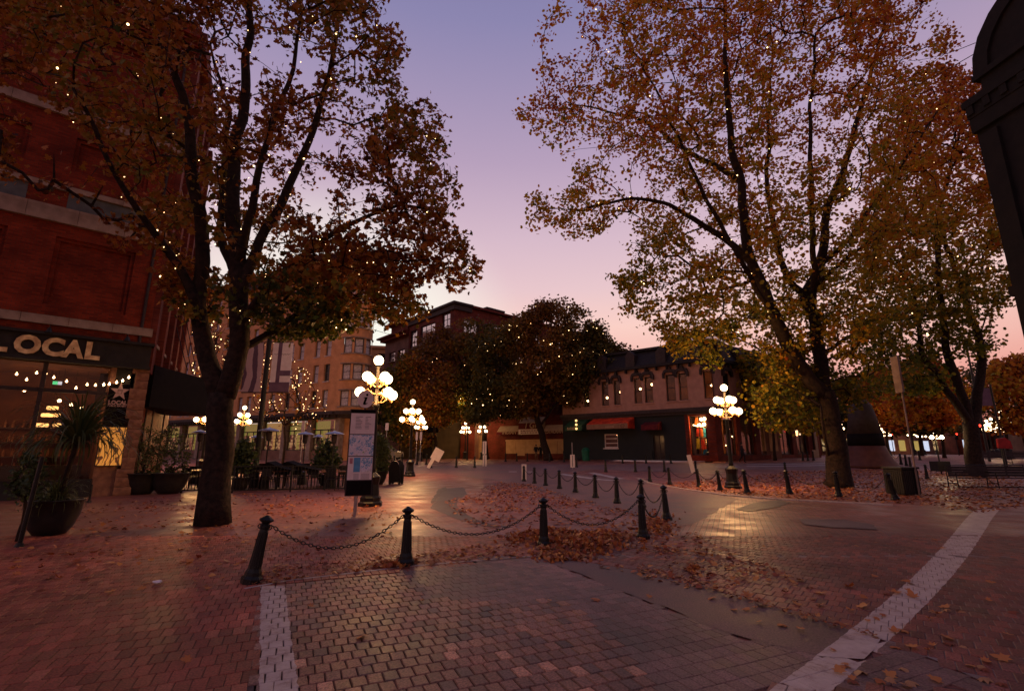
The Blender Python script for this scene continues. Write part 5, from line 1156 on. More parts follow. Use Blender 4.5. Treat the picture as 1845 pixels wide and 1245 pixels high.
# ---- banner pole on the patio
p = at(464, 22.5); bp_ = thing('banner_pole', 'tall dark pole with two faded purple and white street banners', 'banner pole', (p[0], 22.5, 0))
hb_ = W(478, 560, 22.5)[2]; MB().lathe([(.19, 0), (.16, .6), (.12, 1.2), (.10, hb_)], 12).obj('pole', 'black_paint', bp_)
m, n, l, b = nodes('banner_print'); t = n.new('ShaderNodeTexCoord'); wv = n.new('ShaderNodeTexWave'); wv.inputs['Scale'].default_value = .55; wv.inputs['Distortion'].default_value = 5; wv.inputs['Detail'].default_value = 4; l.new(t.outputs['Object'], wv.inputs[0]); r_ = n.new('ShaderNodeValToRGB'); r_.color_ramp.interpolation = 'LINEAR'; r_.color_ramp.elements[0].position = .36; r_.color_ramp.elements[0].color = (.11, .06, .10, 1); r_.color_ramp.elements[1].position = .5; r_.color_ramp.elements[1].color = (.48, .34, .37, 1)
l.new(wv.outputs[0], r_.inputs[0]); l.new(r_.outputs[0], b.inputs['Base Color']); b.inputs['Roughness'].default_value = .8
tt, tb = W(470, 618, 22.5)[2], W(466, 706, 22.5)[2]
for (x0, x1) in ((-1.05, -.22), (.22, 1.15)):
    o = MB().box(x0, x1, -.012, .012, tb, tt).obj('banner', 'banner_print' if x0 < 0 else 'sign_white', bp_)
    MB().tube([(0, 0, tt + .03), (x1 if x0 > 0 else x0, 0, tt + .03)], .025, 6).obj('banner_arm', 'black_paint', bp_); MB().tube([(0, 0, tb - .03), (x1 if x0 > 0 else x0, 0, tb - .03)], .025, 6).obj('banner_arm', 'black_paint', bp_)
mat('purple_print', (.13, .075, .12), .8, (.18, .11, .16), 3)
g_ = MB(); g_.box(.22, 1.15, -.016, -.0125, tb, tb + .45); g_.box(.48, .66, -.017, -.0125, tb + .45, tt); g_.box(.66, 1.15, -.0165, -.0125, tb + .75, tb + 1.0); g_.obj('purple_shapes', 'purple_print', bp_)
g_ = MB(); x = .3; g_.tube([(x + i * .04, -.02, tt - .55 + .035 * math.sin(i * 2.1)) for i in range(20)], .009, 4); g_.obj('script_line', 'purple_print', bp_)

# ---- sandwich board, tilted sign, white pole signs
p = G(717, 872); sb = thing('sandwich_board', 'black plastic sandwich board with round handle hole by the lamp', 'sandwich board', (p[0] - .1, p[1], 0), R(-6)); k_ = 1.0
def ab(y0, y1):
    a = MB(); pts = [(-.30, 0), (-.30, .12), (-.27, .9), (-.2, .98)] + [(-.2 * math.cos(math.pi * i / 8), .98 + .17 * math.sin(math.pi * i / 8)) for i in range(1, 8)] + [(.2, .98), (.27, .9), (.30, .12), (.30, 0), (.2, 0), (.16, .1), (-.16, .1), (-.2, 0)]
    a.prism(pts, -.02, .02); return a
for (sgn, nm) in ((-1, 'front_panel'), (1, 'back_panel')): o = ab(0, 0).obj(nm, 'black_paint', sb); o.location = (0, sgn * .2, 0); o.rotation_euler = (-sgn * R(10), 0, 0)
g_ = MB(); g_.tube([(.1 * math.cos(i * .524), 0, 1.0 + .1 * math.sin(i * .524)) for i in range(13)], .028, 6); o = g_.obj('handle', 'banner_pink', sb); o.location = (0, -.08, -.03)
MB().box(-.22, .22, -.03, -.021, .25, .85).obj('chalk_sheet', 'dark_wall', sb).location = (0, -.12, 0)
def polesign(px, d, pyb0, pyb1, wpx, label, ptop=None, thick=.03, rz=0, slit=True, name='pole_sign'):
    q = at(px, d); t = thing(name, label, 'sign', (q[0], d, gz(q[0], d)), rz); b0, b1 = W(px, pyb1, d)[2] - t.location[2], W(px, pyb0, d)[2] - t.location[2]; w_ = wpx / F * d / 2 * .95
    MB().tube([(0, .03, 0), (0, .03, max(b1, (W(px, ptop, d)[2] - t.location[2]) if ptop else b1))], .03, 8).obj('pole', 'steel', t)
    g = MB(); g.box(-w_, w_, -.03, 0, b0, b1); g.obj('board', 'sign_white', t)
    if slit: MB().box(-w_ * .16, w_ * .16, -.034, -.031, b0 + .05, b1 - .05).obj('print_stripe', 'print_grey', t)
    return t
polesign(873, 38, 795, 818, 7, 'upper white narrow board stacked on a pole left of the restaurant, facing the lane'); 
q = polesign(873.5, 37.8, 819.5, 842, 7, 'tall white double board on a pole in the lane left of the restaurant'); 
bpy.data.objects.remove
polesign(1031, 35, 819, 842, 8.5, 'white pole sign with a bare pole top before the green bin', 797)
polesign(944, 27.5, 836, 866, 9, 'small plain white board standing behind the last road bollard', None, slit=False)
polesign(542.5, 31, 758, 782, 6, 'narrow pale street sign high on a pole above the patio heaters', None, slit=False)
for (px, lab) in ((740.5, 'left one of three hanging pink white banners behind the sandwich board lamp'), (750, 'middle one of three hanging pink white banners behind the lamp'), (757.5, 'right one of three hanging pink white banners behind the lamp')): polesign(px, 47, 778, 793, 4, lab, slit=False)
polesign(695, 50, 762, 775, 6, 'small square sign on a thin pole before the bright side street shop', slit=False)
q = at(781, 36.0); ts = thing('tilted_sign', 'large pale blank sign tilted sideways against a far bollard', 'sign', (q[0] - .3, 36.0, gz(q[0], 36)), 0); ts.rotation_euler = (0, R(28), 0)
MB().box(-.17, .07, -.02, .02, 0, 1.0).obj('stake', 'sign_white', ts); MB().box(-.28, .42, -.045, -.021, .7, 1.55).obj('board', 'sign_white', ts)
q = at(1247, 31.5); ts = thing('leaning_board', 'narrow pale board leaning against the bollard left of the big lamp', 'sign', (q[0], 31.5, gz(q[0], 31.5)), 0); ts.rotation_euler = (0, R(-12), 0)
MB().box(-.13, .13, -.02, .02, .12, 1.2).obj('board', 'sign_white', ts); MB().box(-.1, -.06, -.02, .02, 0, .12).obj('foot', 'sign_white', ts)
# sign pole on the right
q = G(1657, 893); sp2 = thing('sign_pole', 'tall bare galvanised sign pole with edge-on sign by the litter bin', 'sign pole', (q[0], q[1], 0), 0)
hz_ = W(1612, 645, q[1])[2]; MB().tube([(0, 0, 0), (0, 0, hz_)], .032, 8).obj('pole', 'sandstone', sp2); MB().box(-.11, -.035, -.18, .18, hz_ - 1.35, hz_ + .05).obj('sign_plate', 'sandstone', sp2); MB().box(-.034, .05, -.05, .05, hz_ - 1.2, hz_ - 1.15).obj('clamp', 'steel', sp2)
q = G(1640, 893); bn_ = thing('litter_bin', 'dark square slatted litter bin between leaning bollard and sign pole', 'litter bin', (q[0] + .05, q[1] + .35, 0), R(12))
MB().box(-.36, .36, -.36, .36, .04, .95).obj('body', 'dark_wall', bn_)
for i in range(9):
    for (a, b) in ((-.385, -.362), (.362, .385)): MB().box(-.36 + i * .08, -.30 + i * .08, a, b, .06, .9).obj('slat', 'black_paint', bn_)
    for (a, b) in ((-.385, -.362), (.362, .385)): MB().box(a, b, -.36 + i * .08, -.30 + i * .08, .06, .9).obj('slat', 'black_paint', bn_)
MB().box(-.41, .41, -.41, .41, .951, 1.02).obj('lid', 'black_paint', bn_); MB().box(.386, .56, -.05, .12, .6, .75).obj('ashtray', 'black_paint', bn_)
q = at(1056, 53); gb_ = thing('green_bin', 'round dark green bin with domed lid before the green awning shop', 'bin', (q[0], 53, .6)); MB().lathe([(.42, 0), (.48, 1.0)], 14).obj('body', 'bin_green', gb_); MB().lathe([(.50, 1.0), (.5, 1.05), (.35, 1.3), (.05, 1.4)], 14).obj('lid', 'bin_green', gb_)
# bench and table
def bench(px, py, label, L_=3.3, rz=0, slat=True):
    q = G(px, py); t = thing('bench', label, 'bench', (q[0], q[1], q[2]), rz)
    for i in range(4): MB().box(.05, L_ - .05, .06, .09, .48 + i * .115, .48 + i * .115 + .106).obj('back_slat', 'dark_trim', t)
    for i in range(4): MB().box(.05, L_ - .05, -.42 + i * .115, -.42 + i * .115 + .1, .42, .45).obj('seat_slat', 'dark_trim', t)
    for s in (0, L_ / 2, L_):
        g = MB(); g.tube([(s, .1, 0), (s, .08, .42), (s, .12, .98)], .022, 6); g.tube([(s, -.45, 0), (s, -.42, .42), (s, -.4, .66), (s, .1, .68)], .022, 6); g.tube([(s, -.44, .2), (s, .1, .2)], .015, 5); g.tube([(s, -.44, .02), (s, .09, .4)], .012, 5); g.obj('leg', 'black_paint', t)
    MB().tube([(0, -.45, .06), (L_, -.45, .06)], .02, 6).obj('rail', 'black_paint', t); MB().tube([(0, .12, .98), (L_, .12, .98)], .02, 6).obj('top_rail', 'black_paint', t)
    return t
bench(1713, 878, 'long dark slatted bench beside the litter bin, cut by the right edge', 3.4, R(-3))
bench(1765, 838, 'farther low bench behind the three big trunks at the right', 4.0, 0)
# bell shaped pedestal
q = at(1562, 36); bl = thing('bell_pedestal', 'wide flared bell-shaped brown pedestal with black band behind the tree', 'statue pedestal', (q[0], 36, gz(q[0], 36) - .05))
k_ = 36 / F
MB().lathe([(46 * k_, 0), (42 * k_, .18), (36 * k_, .55), (31 * k_, 1.0), (27.5 * k_, 1.5)], 40).obj('skirt', 'pedestal_brown', bl, smooth=True); MB().lathe([(27.6 * k_, 1.5), (26.4 * k_, 2.35)], 40).obj('band', 'banner_black', bl, smooth=True); MB().lathe([(26 * k_, 2.35), (21 * k_, 3.6), (17 * k_, 4.4), (8 * k_, 4.9), (.1, 5.0)], 40).obj('upper_part', 'dark_trim', bl, smooth=True)
# floodlights
q = at(1689, 31); fl = thing('floodlight_stand', 'pair of dazzling yellow lights on a dark stand behind the bench', 'floodlight', (q[0], 31, gz(q[0], 31)))
z0 = W(1689, 788, 31)[2] - fl.location[2]; MB().tube([(0, 0, 0), (0, 0, z0)], .04, 6).obj('pole', 'black_paint', fl); MB().box(-.4, .4, -.03, .03, z0 - .05, z0 + .02).obj('crossbar', 'black_paint', fl); MB().box(-.4, .4, -.3, .3, .15, .75).obj('cart', 'dark_wall', fl)
for s in (-.31, .31): MB().sphere((s, -.12, z0), .11, 10).obj('lamp', 'flood_glow', fl); MB().lathe([(.07, 0), (.12, .12)], 10, (s, -.0, z0 - .06)).obj('housing', 'black_paint', fl)
L = bpy.data.lights.new('flood_light', 'POINT'); L.energy = 80; L.color = (1, .68, .3); L.shadow_soft_size = .3; lo = bpy.data.objects.new('flood_light', L); COL.objects.link(lo); lo.parent = fl; lo.location = (0, -.6, z0)
# traffic lights and street lights far right
for i, (px, py, d, m_) in enumerate(((1763, 767, 60, 'red_glow'), (1641, 777, 80, 'bulb_glow'), (1722, 782, 80, 'red_glow'), (1586, 765, 90, 'red_glow'), (1606, 783, 90, 'red_glow'))):
    q = W(px, py, d); t = thing('traffic_light', ['red traffic light between the two right rear trunks', 'amber light glowing right against the sign pole', 'small red light just left of the rear trunks', 'tiny red light high left of the sign pole', 'tiny pink red light low left of the sign pole'][i], 'traffic light', (q[0], d, gz(q[0], d)))
    zz = q[2] - t.location[2]; MB().tube([(0, .1, 0), (0, .1, zz + .5)], .06, 6).obj('pole', 'black_paint', t); MB().box(-.2, .2, -.1, .1, zz - .9, zz + .35).obj('housing', 'banner_black', t); MB().sphere((0, -.12, zz), .16 if i < 3 else .12, 8).obj('lamp', m_, t)
for i, (px, py, d, lab) in enumerate(((836, 720, 56, 'slim street light with bright yellow head among the centre trees'), (1673, 602, 40, 'white street light head shining through the right rear tree'))):
    q = W(px, py, d); t = thing('street_light', lab, 'street light', (q[0] + (.5 if i == 0 else 3), d, gz(q[0], d))); zz = q[2] - t.location[2]; ox = -.9 if i == 0 else -3.0
    MB().tube([(0, 0, 0), (0, 0, zz - .6), (ox * .3, 0, zz), (ox, 0, zz + .08)], [.1, .07, .05, .04], 8).obj('pole', 'black_paint', t); MB().sphere((ox, 0, zz), .17, 10, sz=.6).obj('lamp', 'flood_glow' if i == 0 else 'bulb_glow', t)
    L = bpy.data.lights.new('street_light', 'POINT'); L.energy = 120 if i == 0 else 40; L.color = (1, .75, .25); L.shadow_soft_size = .2; lo = bpy.data.objects.new('street_light', L); COL.objects.link(lo); lo.parent = t; lo.location = (ox, 0, zz - .3)
q = at(1808, 30); t = thing('red_sign', 'dark post carrying a deep red panel at the right edge', 'sign', (q[0], 30, gz(q[0], 30))); zz = W(1811, 798, 30)[2] - t.location[2]; MB().tube([(0, 0.1, 0), (0, .1, zz + .3)], .05, 8).obj('post', 'black_paint', t); MB().prism([(-.3, -.3), (-.25, .25), (.2, .32), (.5, .1), (.55, -.35)], -.06, .06).obj('panel', 'red_sign', t).location = (0, 0, zz)
q = at(1785, 34); t = thing('dark_hanging_banner', 'dark square banner hanging on a bracket near the right rear trunks', 'banner', (q[0] + .9, 34, gz(q[0], 34))); z1, z0 = W(1780, 700, 34)[2] - t.location[2], W(1780, 731, 34)[2] - t.location[2]
MB().tube([(0, 0, 0), (0, 0, z1 + .3)], .06, 8).obj('pole', 'black_paint', t); MB().box(-1.1, -.1, -.01, .01, z0, z1).obj('cloth', 'purple_print', t); MB().tube([(0, 0, z1 + .02), (-1.1, 0, z1 + .02)], .02, 5).obj('bracket', 'black_paint', t)

# ---- car in the side street
def car(x, y, zb, rz, label):
    t = thing('parked_car', label, 'car', (x, y, zb), rz)
    g = MB(); g.prism([(-2.1, .3), (-2.15, .65), (-2.0, .85), (-1.2, .95), (-.7, 1.38), (.6, 1.42), (1.3, 1.0), (2.05, .9), (2.15, .6), (2.1, .3)], -.85, .85); g.obj('body', 'car_paint', t)
    for s in (-.86, .86): g = MB(); g.prism([(-1.05, .97), (-.62, 1.32), (-.02, 1.34), (-.02, .97)], s - .01, s + .01); g.prism([(.05, .97), (.05, 1.34), (.55, 1.34), (1.1, 1.0)], s - .01, s + .01); g.obj('side_window', 'window_dark', t)
    for i, xx in enumerate((-1.35, 1.35)):
        for s in (-.8, .8): w = MB().lathe([(.33, -.1), (.33, .1)], 18).obj('wheel', 'rubber', t); w.location = (xx, s, .33); w.rotation_euler = (math.pi / 2, 0, 0); r2 = MB().lathe([(.19, -.12), (.19, .12)], 12).obj('rim', 'steel', w)
    for s in (-.6, .6): MB().box(-2.19, -2.1, s - .15, s + .15, .6, .72).obj('headlight', 'sign_white', t)
    MB().box(-1.6, -1.0, -.7, .7, .97, 1.0).obj('windscreen_base', 'dark_trim', t); return t
q = at(694, 60); car(q[0], 60, .6, R(-25), 'pale car parked at the mouth of the side street')

# ================================================================== PATIO
def fence(A, B, label, h=1.0):
    t = thing('patio_railing', label, 'railing', (A[0], A[1], 0), math.atan2(B[1] - A[1], B[0] - A[0])); L_ = (Vector(B) - Vector(A)).length
    for z_ in (.1, h): MB().box(0, L_, -.02, .02, z_ - .02, z_ + .02).obj('rail', 'black_paint', t)
    bar = MB().box(-.009, .009, -.009, .009, .12, h - .02).mesh('bar', ['black_paint']); post = MB().box(-.03, .03, -.03, .03, 0, h + .04).mesh('post', ['black_paint'])
    x = .12
    while x < L_ - .05: link('bar', bar, t, (x, 0, 0)); x += .13
    x = 0
    while x <= L_ + .1: link('post', post, t, (x, 0, 0)); x += L_ / max(1, round(L_ / 1.9))
    return t
a_, b_, c_ = G(326, 888), G(372, 888), G(418, 888); d_ = G(622, 884)
fence(a_[:2], b_[:2], 'black barred patio railing between the tub planters and the big left trunk'); fence(c_[:2], d_[:2], 'long black barred patio railing from the big trunk to the map panel')
e_ = G(700, 868)
def heater(px, py, wpx, d, label):
    q = W(px, py, d); t = thing('patio_heater', label, 'patio heater', (q[0], d, gz(q[0], d)), 0, 'patio heaters'); z_ = q[2] - t.location[2] - .1; r_ = wpx / 2 / F * d * .96
    MB().lathe([(.22, 0), (.22, .12), (.16, .6), (.05, .65)], 14).obj('base', 'black_paint', t); MB().lathe([(.03, .6), (.03, z_ - .42)], 8).obj('pole', 'black_paint', t); MB().lathe([(.07, z_ - .45), (.11, z_ - .36), (.13, z_ - .08), (.1, z_ - .02)], 14).obj('burner', 'dark_trim', t)
    MB().lathe([(r_, z_ - .02), (r_ * .97, z_ + .01), (r_ * .5, z_ + .09), (.08, z_ + .12), (.02, z_ + .16)], 20).obj('reflector', 'steel', t, smooth=True)
for a in ((486, 772, 38, 22, 'patio heater with the largest pale hood, right of the banner pole'), (463, 785, 24, 28, 'small patio heater just right of the banner pole'), (551, 779, 32, 24.5, 'patio heater with dark hood below the narrow street sign'), (574, 784, 20, 29, 'smallest patio heater between the dark hood and the right one'), (603, 778, 36, 22.5, 'rightmost patio heater beside the map panel'), (362, 776, 30, 25, 'patio heater under the lamp left of the big trunk')): heater(*a)
mat('patio_wood', (.42, .2, .1), .4, (.3, .13, .06), 5)
def ptable(x, y, L_, label, rz=0, z_=.76):
    t = thing('patio_table', label, 'table', (x, y, gz(x, y)), rz, 'patio tables')
    for i in range(4): MB().box(-L_ / 2, L_ / 2, -.36 + i * .18, -.36 + i * .18 + .17, z_ - .04, z_).obj('top_plank', 'patio_wood', t)
    for s in (-L_ / 2 + .15, L_ / 2 - .15):
        for u in (-.3, .3): MB().box(s - .03, s + .03, u - .03, u + .03, 0, z_ - .042).obj('leg', 'black_paint', t)
def pchair(x, y, rz, label, tip=0):
    t = thing('patio_chair', label, 'chair', (x, y, gz(x, y) + (.3 if tip else 0)), rz, 'patio chairs'); t.rotation_euler = (tip, 0, rz)
    MB().box(-.22, .22, -.22, .22, .43, .46).obj('seat', 'black_paint', t); g = MB(); g.prism([(-.22, .55), (-.2, .88), (.2, .88), (.22, .55)], .2, .225); g.obj('backrest', 'black_paint', t)
    for a in (-.2, .2):
        MB().tube([(a, -.22, 0), (a, -.2, .44)], .014, 5).obj('leg', 'black_paint', t); MB().tube([(a, .24, 0), (a, .2, .44), (a, .22, .88)], .014, 5).obj('leg', 'black_paint', t)
tabs = [(472, 22.0, 2.2, 'left long wooden patio table behind the railing'), (566, 23.2, 3.0, 'middle long wooden patio table behind the railing'), (612, 21.8, 1.2, 'short patio table by the map panel'), (430, 23, 1.4, 'patio table just right of the big trunk'), (500, 27, 3.2, 'rear long patio table below the lit shop windows'), (348, 23, 1.5, 'patio table left of the big trunk behind the railing')]
cn_ = 0
for px, d, L_, lab in tabs:
    q = at(px, d); ptable(q[0], d, L_, lab)
    n_ = max(1, int(L_ / .62))
    for i in range(n_):
        for s in (-1, 1):
            cn_ += 1
            where = {472: 'left long table', 566: 'middle long table', 612: 'short table by the map', 430: 'table right of the trunk', 500: 'rear long table', 348: 'table left of the trunk'}[px]
            ordn = ['first', 'second', 'third', 'fourth', 'fifth'][i] + ' one' if n_ > 1 else 'alone'
            pchair(q[0] - L_ / 2 + (i + .5) * L_ / n_, d + s * .62, 0 if s > 0 else math.pi, 'black chair on the %s side of the %s, %s' % ('far' if s > 0 else 'near', where, ordn))
for px, d, w in ((535, 22.3, 1.2), (500, 21.6, 0.9)):
    q = at(px, d); c = MB(); c.quad((-w, 0, .8), (-w * .2, -.1, 1.15), (w * .3, -.1, .95), (w, 0, .78)); c.quad((-w, 0, .8), (w, 0, .78), (w, .7, .8), (-w, .7, .82)); c.quad((-w, .7, .82), (-w * .2, .6, 1.18), (-w * .2, -.1, 1.15), (-w, 0, .8)); c.quad((-w * .2, -.1, 1.15), (-w * .2, .6, 1.18), (w * .3, .6, .98), (w * .3, -.1, .95)); c.quad((w * .3, -.1, .95), (w * .3, .6, .98), (w, .7, .8), (w, 0, .78))
    o = c.obj('folded_cover', 'banner_black', None, label=['dark folded cloth heap on the middle patio table', 'smaller dark cloth heap on the left patio table'][px == 500], cat='cover'); o.location = (q[0], d - .3, 0)

# ================================================================== LEAVES, TREES
MAPLE = np.array([(0, -.5), (.16, -.28), (.46, -.34), (.36, -.08), (.52, .12), (.24, .12), (.22, .34), (0, .56), (-.22, .34), (-.24, .12), (-.52, .12), (-.36, -.08), (-.46, -.34), (-.16, -.28)])
SMALL = np.array([(0, -.5), (.42, -.2), (.3, .1), (.45, .22), (0, .55), (-.45, .22), (-.3, .1), (-.42, -.2)])
def leafmesh(name, pos, nrm_, size, tint, m, shape=MAPLE, bend=.18, nz_=None):
    """pos (n,3) centres, nrm_ (n,3) face normals; every leaf is a small bent fan of triangles"""
    n = len(pos); k = len(shape); nrm_ = nrm_ / np.linalg.norm(nrm_, axis=1, keepdims=True)
    r_ = rng.normal(size=(n, 3)); a = np.cross(nrm_, r_); a /= np.linalg.norm(a, axis=1, keepdims=True) + 1e-9; b = np.cross(nrm_, a)
    S = size[:, None, None]; ctr = pos[:, None, :]
    x, y = shape[:, 0][None, :, None], shape[:, 1][None, :, None]
    cur = (x * x + y * y) * (rng.uniform(-1, 1, size=(n, 1, 1)) * bend * 4)
    out = ctr + S * (x * a[:, None, :] + y * b[:, None, :] + cur * nrm_[:, None, :])
    V = np.concatenate([ctr, out], axis=1).reshape(-1, 3)
    base = (np.arange(n) * (k + 1))[:, None]; i = np.arange(k)
    tri = np.stack([np.broadcast_to(base, (n, k)), base + 1 + i, base + 1 + (i + 1) % k], axis=2).reshape(-1, 3)
    me = bpy.data.meshes.new(name); me.vertices.add(len(V)); me.vertices.foreach_set('co', V.astype(np.float32).ravel())
    me.loops.add(tri.size); me.loops.foreach_set('vertex_index', tri.astype(np.int32).ravel()); me.polygons.add(len(tri)); me.polygons.foreach_set('loop_start', np.arange(0, tri.size, 3, dtype=np.int32))
    me.update(calc_edges=True)
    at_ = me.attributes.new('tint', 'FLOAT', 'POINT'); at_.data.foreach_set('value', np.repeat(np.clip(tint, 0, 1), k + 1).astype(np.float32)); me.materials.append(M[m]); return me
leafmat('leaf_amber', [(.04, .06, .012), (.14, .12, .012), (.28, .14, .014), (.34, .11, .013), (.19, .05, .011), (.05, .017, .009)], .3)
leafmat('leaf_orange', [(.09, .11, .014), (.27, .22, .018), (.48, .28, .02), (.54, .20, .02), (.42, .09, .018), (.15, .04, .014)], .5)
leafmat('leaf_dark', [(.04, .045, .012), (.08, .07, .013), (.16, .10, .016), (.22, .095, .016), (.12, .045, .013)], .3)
leafmat('leaf_dry', [(.60, .26, .07), (.50, .17, .05), (.38, .10, .035), (.28, .065, .03), (.14, .04, .02), (.55, .27, .12)], .1, .55)
leafmat('leaf_plant', [(.04, .06, .02), (.07, .09, .03), (.11, .11, .035)], .3, .4)

def pip(P, x, y):
    P = np.array(P, float); c = np.zeros(len(x), bool); j = len(P) - 1
    for i in range(len(P)):
        xi, yi = P[i]; xj, yj = P[j]
        m_ = ((yi > y) != (yj > y)) & (x < (xj - xi) * (y - yi) / (yj - yi + 1e-9) + xi); c ^= m_; j = i
    return c
def edged(P, x, y):
    P = np.array(P, float); best = np.full(len(x), 1e9)
    for i in range(len(P)):
        a = P[i - 1]; b = P[i]; d = b - a; t = np.clip(((x - a[0]) * d[0] + (y - a[1]) * d[1]) / (d @ d), 0, 1); best = np.minimum(best, np.hypot(x - a[0] - t * d[0], y - a[1] - t * d[1]))
    return best
def crown_points(P, n, D0, T, holes=(), Rp=110, clump=.0, cs=.6, seed=0, thin=None):
    """points of a crown: outline seen from the plaza, rounded front to back with real thickness T"""
    r = np.random.default_rng(seed); P_ = np.array(P, float); x0, y0 = P_.min(0); x1, y1 = P_.max(0); out = []
    while len(out) < n:
        x = r.uniform(x0, x1, n); y = r.uniform(y0, y1, n); m_ = pip(P, x, y); x, y = x[m_], y[m_]; e_ = edged(P, x, y)
        th = T * np.sqrt(np.clip(e_ / Rp, .03, 1)); d = D0 + r.uniform(-1, 1, len(x)) * th
        for a, b, c in zip(x, y, d):
            if any(math.hypot(a - h[0], b - h[1]) < h[2] and r.random() < (h[3] if len(h) > 3 else .85) for h in holes): continue
            if thin and r.random() < thin(a, b): continue
            w_ = W(a, b, c)
            if clump and noise.noise(w_ * cs + Vector((seed * 7.7, 0, 0))) < clump: continue
            out.append(tuple(w_))
            if len(out) >= n: break
    return np.array(out)
def behind(tips, paths, D0, w_):
    out = []
    c_, s_ = math.cos(TH), math.sin(TH)
    for p in tips:
        d = p[1] * c_ + (p[2] - H) * s_; up = -p[1] * s_ + (p[2] - H) * c_; px, py = CX + F * p[0] / d, CY - F * up / d
        if p[1] < D0 + .3:
            for L_ in paths:
                for a, b in zip(L_, L_[1:]):
                    vx, vy = b[0] - a[0], b[1] - a[1]; t = max(0, min(1, ((px - a[0]) * vx + (py - a[1]) * vy) / (vx * vx + vy * vy + 1e-9)))
                    if math.hypot(px - a[0] - t * vx, py - a[1] - t * vy) < w_: p = tuple(W(px, py, D0 + .6 + abs(D0 - p[1]))); break
        out.append(p)
    return np.array(out)
def build_tree(name, label, base, limbs, tips, leaves_per, lsize, spread, lm, flare, tintf, shape=SMALL, group=None, seg=.6, droop=.25, twig=.007, jit=.10, thresh=None, bare=0.0, cat='tree', seed=1):
    r = np.random.default_rng(seed); t = thing(name, label, cat, tuple(base), 0, group); b0 = Vector(base)
    N = [np.array(base, float)]; PA = [-1]; MINR = [0.0]; pl = [0.0]
    # hand-set limbs: (list of (px, py, depth), r0, r1)
    for li, (pts, r0, r1) in enumerate(limbs):
        P3 = [Vector(p) if len(p) == 3 and not isinstance(p[0], (int,)) else W(*p) for p in pts]
        # Catmull-Rom
        Q = [P3[0]] + P3 + [P3[-1]]; path = []
        for i in range(1, len(Q) - 2):
            m_ = max(2, int((Q[i + 1] - Q[i]).length / .35))
            for s in range(m_):
                u = s / m_; path.append(.5 * ((2 * Q[i]) + (-Q[i - 1] + Q[i + 1]) * u + (2 * Q[i - 1] - 5 * Q[i] + 4 * Q[i + 1] - Q[i + 2]) * u * u + (-Q[i - 1] + 3 * Q[i] - 3 * Q[i + 1] + Q[i + 2]) * u ** 3))
        path.append(P3[-1]); n = len(path)
        path = [p + Vector((noise.noise(p * .9), noise.noise(p * .9 + Vector((9, 0, 0))), 0)) * min(.12, r0) * (0 if i == 0 else 1) for i, p in enumerate(path)]
        rad = [r0 + (r1 - r0) * (i / (n - 1)) ** .8 for i in range(n)]
        if li == 0:
            for i in range(n): rad[i] *= 1 + flare * math.exp(-i * .7)
        mb = MB(); mb.tube([p - b0 for p in path], rad, 14 if r0 > .15 else 8)
        if r0 > .12:
            for q in range(len(mb.v)):
                v = Vector(mb.v[q]); c = path[min(n - 1, q // (14 if r0 > .15 else 8))] - b0; dd = v - c; mb.v[q] = tuple(c + dd * (1 + .14 * noise.noise(Vector((math.atan2(dd.y, dd.x) * 2.2, v.z * .5, li))) + .05 * noise.noise(v * 6)))
        mb.obj('trunk' if li == 0 else 'limb', 'bark', t, smooth=True)
        prev = 0 if li == 0 else int(np.argmin(np.linalg.norm(np.array(N) - np.array(path[0]), axis=1)))
        for i, p in enumerate(path):
            if i == 0 and li: continue
            if li == 0 and i < n * .55: prev_ok = False
            N.append(np.array(p)); PA.append(prev); MINR.append(rad[i]); pl.append(pl[prev] + .35); prev = len(N) - 1
    start = len(N); K = start; cap = K + len(tips) * 14
    A_ = np.zeros((cap, 3)); A_[:K] = np.array(N); PL = np.zeros(cap); PL[:K] = pl
    hmin = base[2] + (A_[:K, 2].max() - base[2]) * .0
    ok = np.ones(cap, bool); ntr = 0
    ok[:K] = A_[:K, 2] > base[2] + 2.0
    par = list(PA); minr = list(MINR); cen = A_[:K].mean(0)
    order = np.argsort([np.min(np.linalg.norm(A_[:K] - p, axis=1)) for p in tips]); tipn = []
    for q in order:
        p = tips[q]; d = np.linalg.norm(A_[:K] - p, axis=1) + .12 * PL[:K]; d[~ok[:K]] = 1e9
        # grow outwards/upwards: joining from well above is costly
        d += np.maximum(0, A_[:K, 2] - p[2]) * .5
        j = int(np.argmin(d)); a = A_[j]; L_ = np.linalg.norm(p - a); m_ = max(1, int(round(L_ / seg))); prev = j
        mid = r.normal(size=3) * jit * L_; 
        for s in range(1, m_ + 1):
            u = s / m_; c = a + (p - a) * u + mid * math.sin(math.pi * u) + np.array([0, 0, -droop * .3 * math.sin(math.pi * u) * L_ * .3])
            A_[K] = c; PL[K] = PL[prev] + L_ / m_; par.append(prev); minr.append(0); prev = K; K += 1
            if K >= cap - 15: break
        tipn.append(prev)
        if K >= cap - 15: break
    # pipe model radii
    cnt = np.zeros(K)
    for q in tipn: cnt[q] += 1
    for q in range(K - 1, 0, -1): cnt[par[q]] += cnt[q]
    mb = MB(); V, Fc = mb.v, mb.f
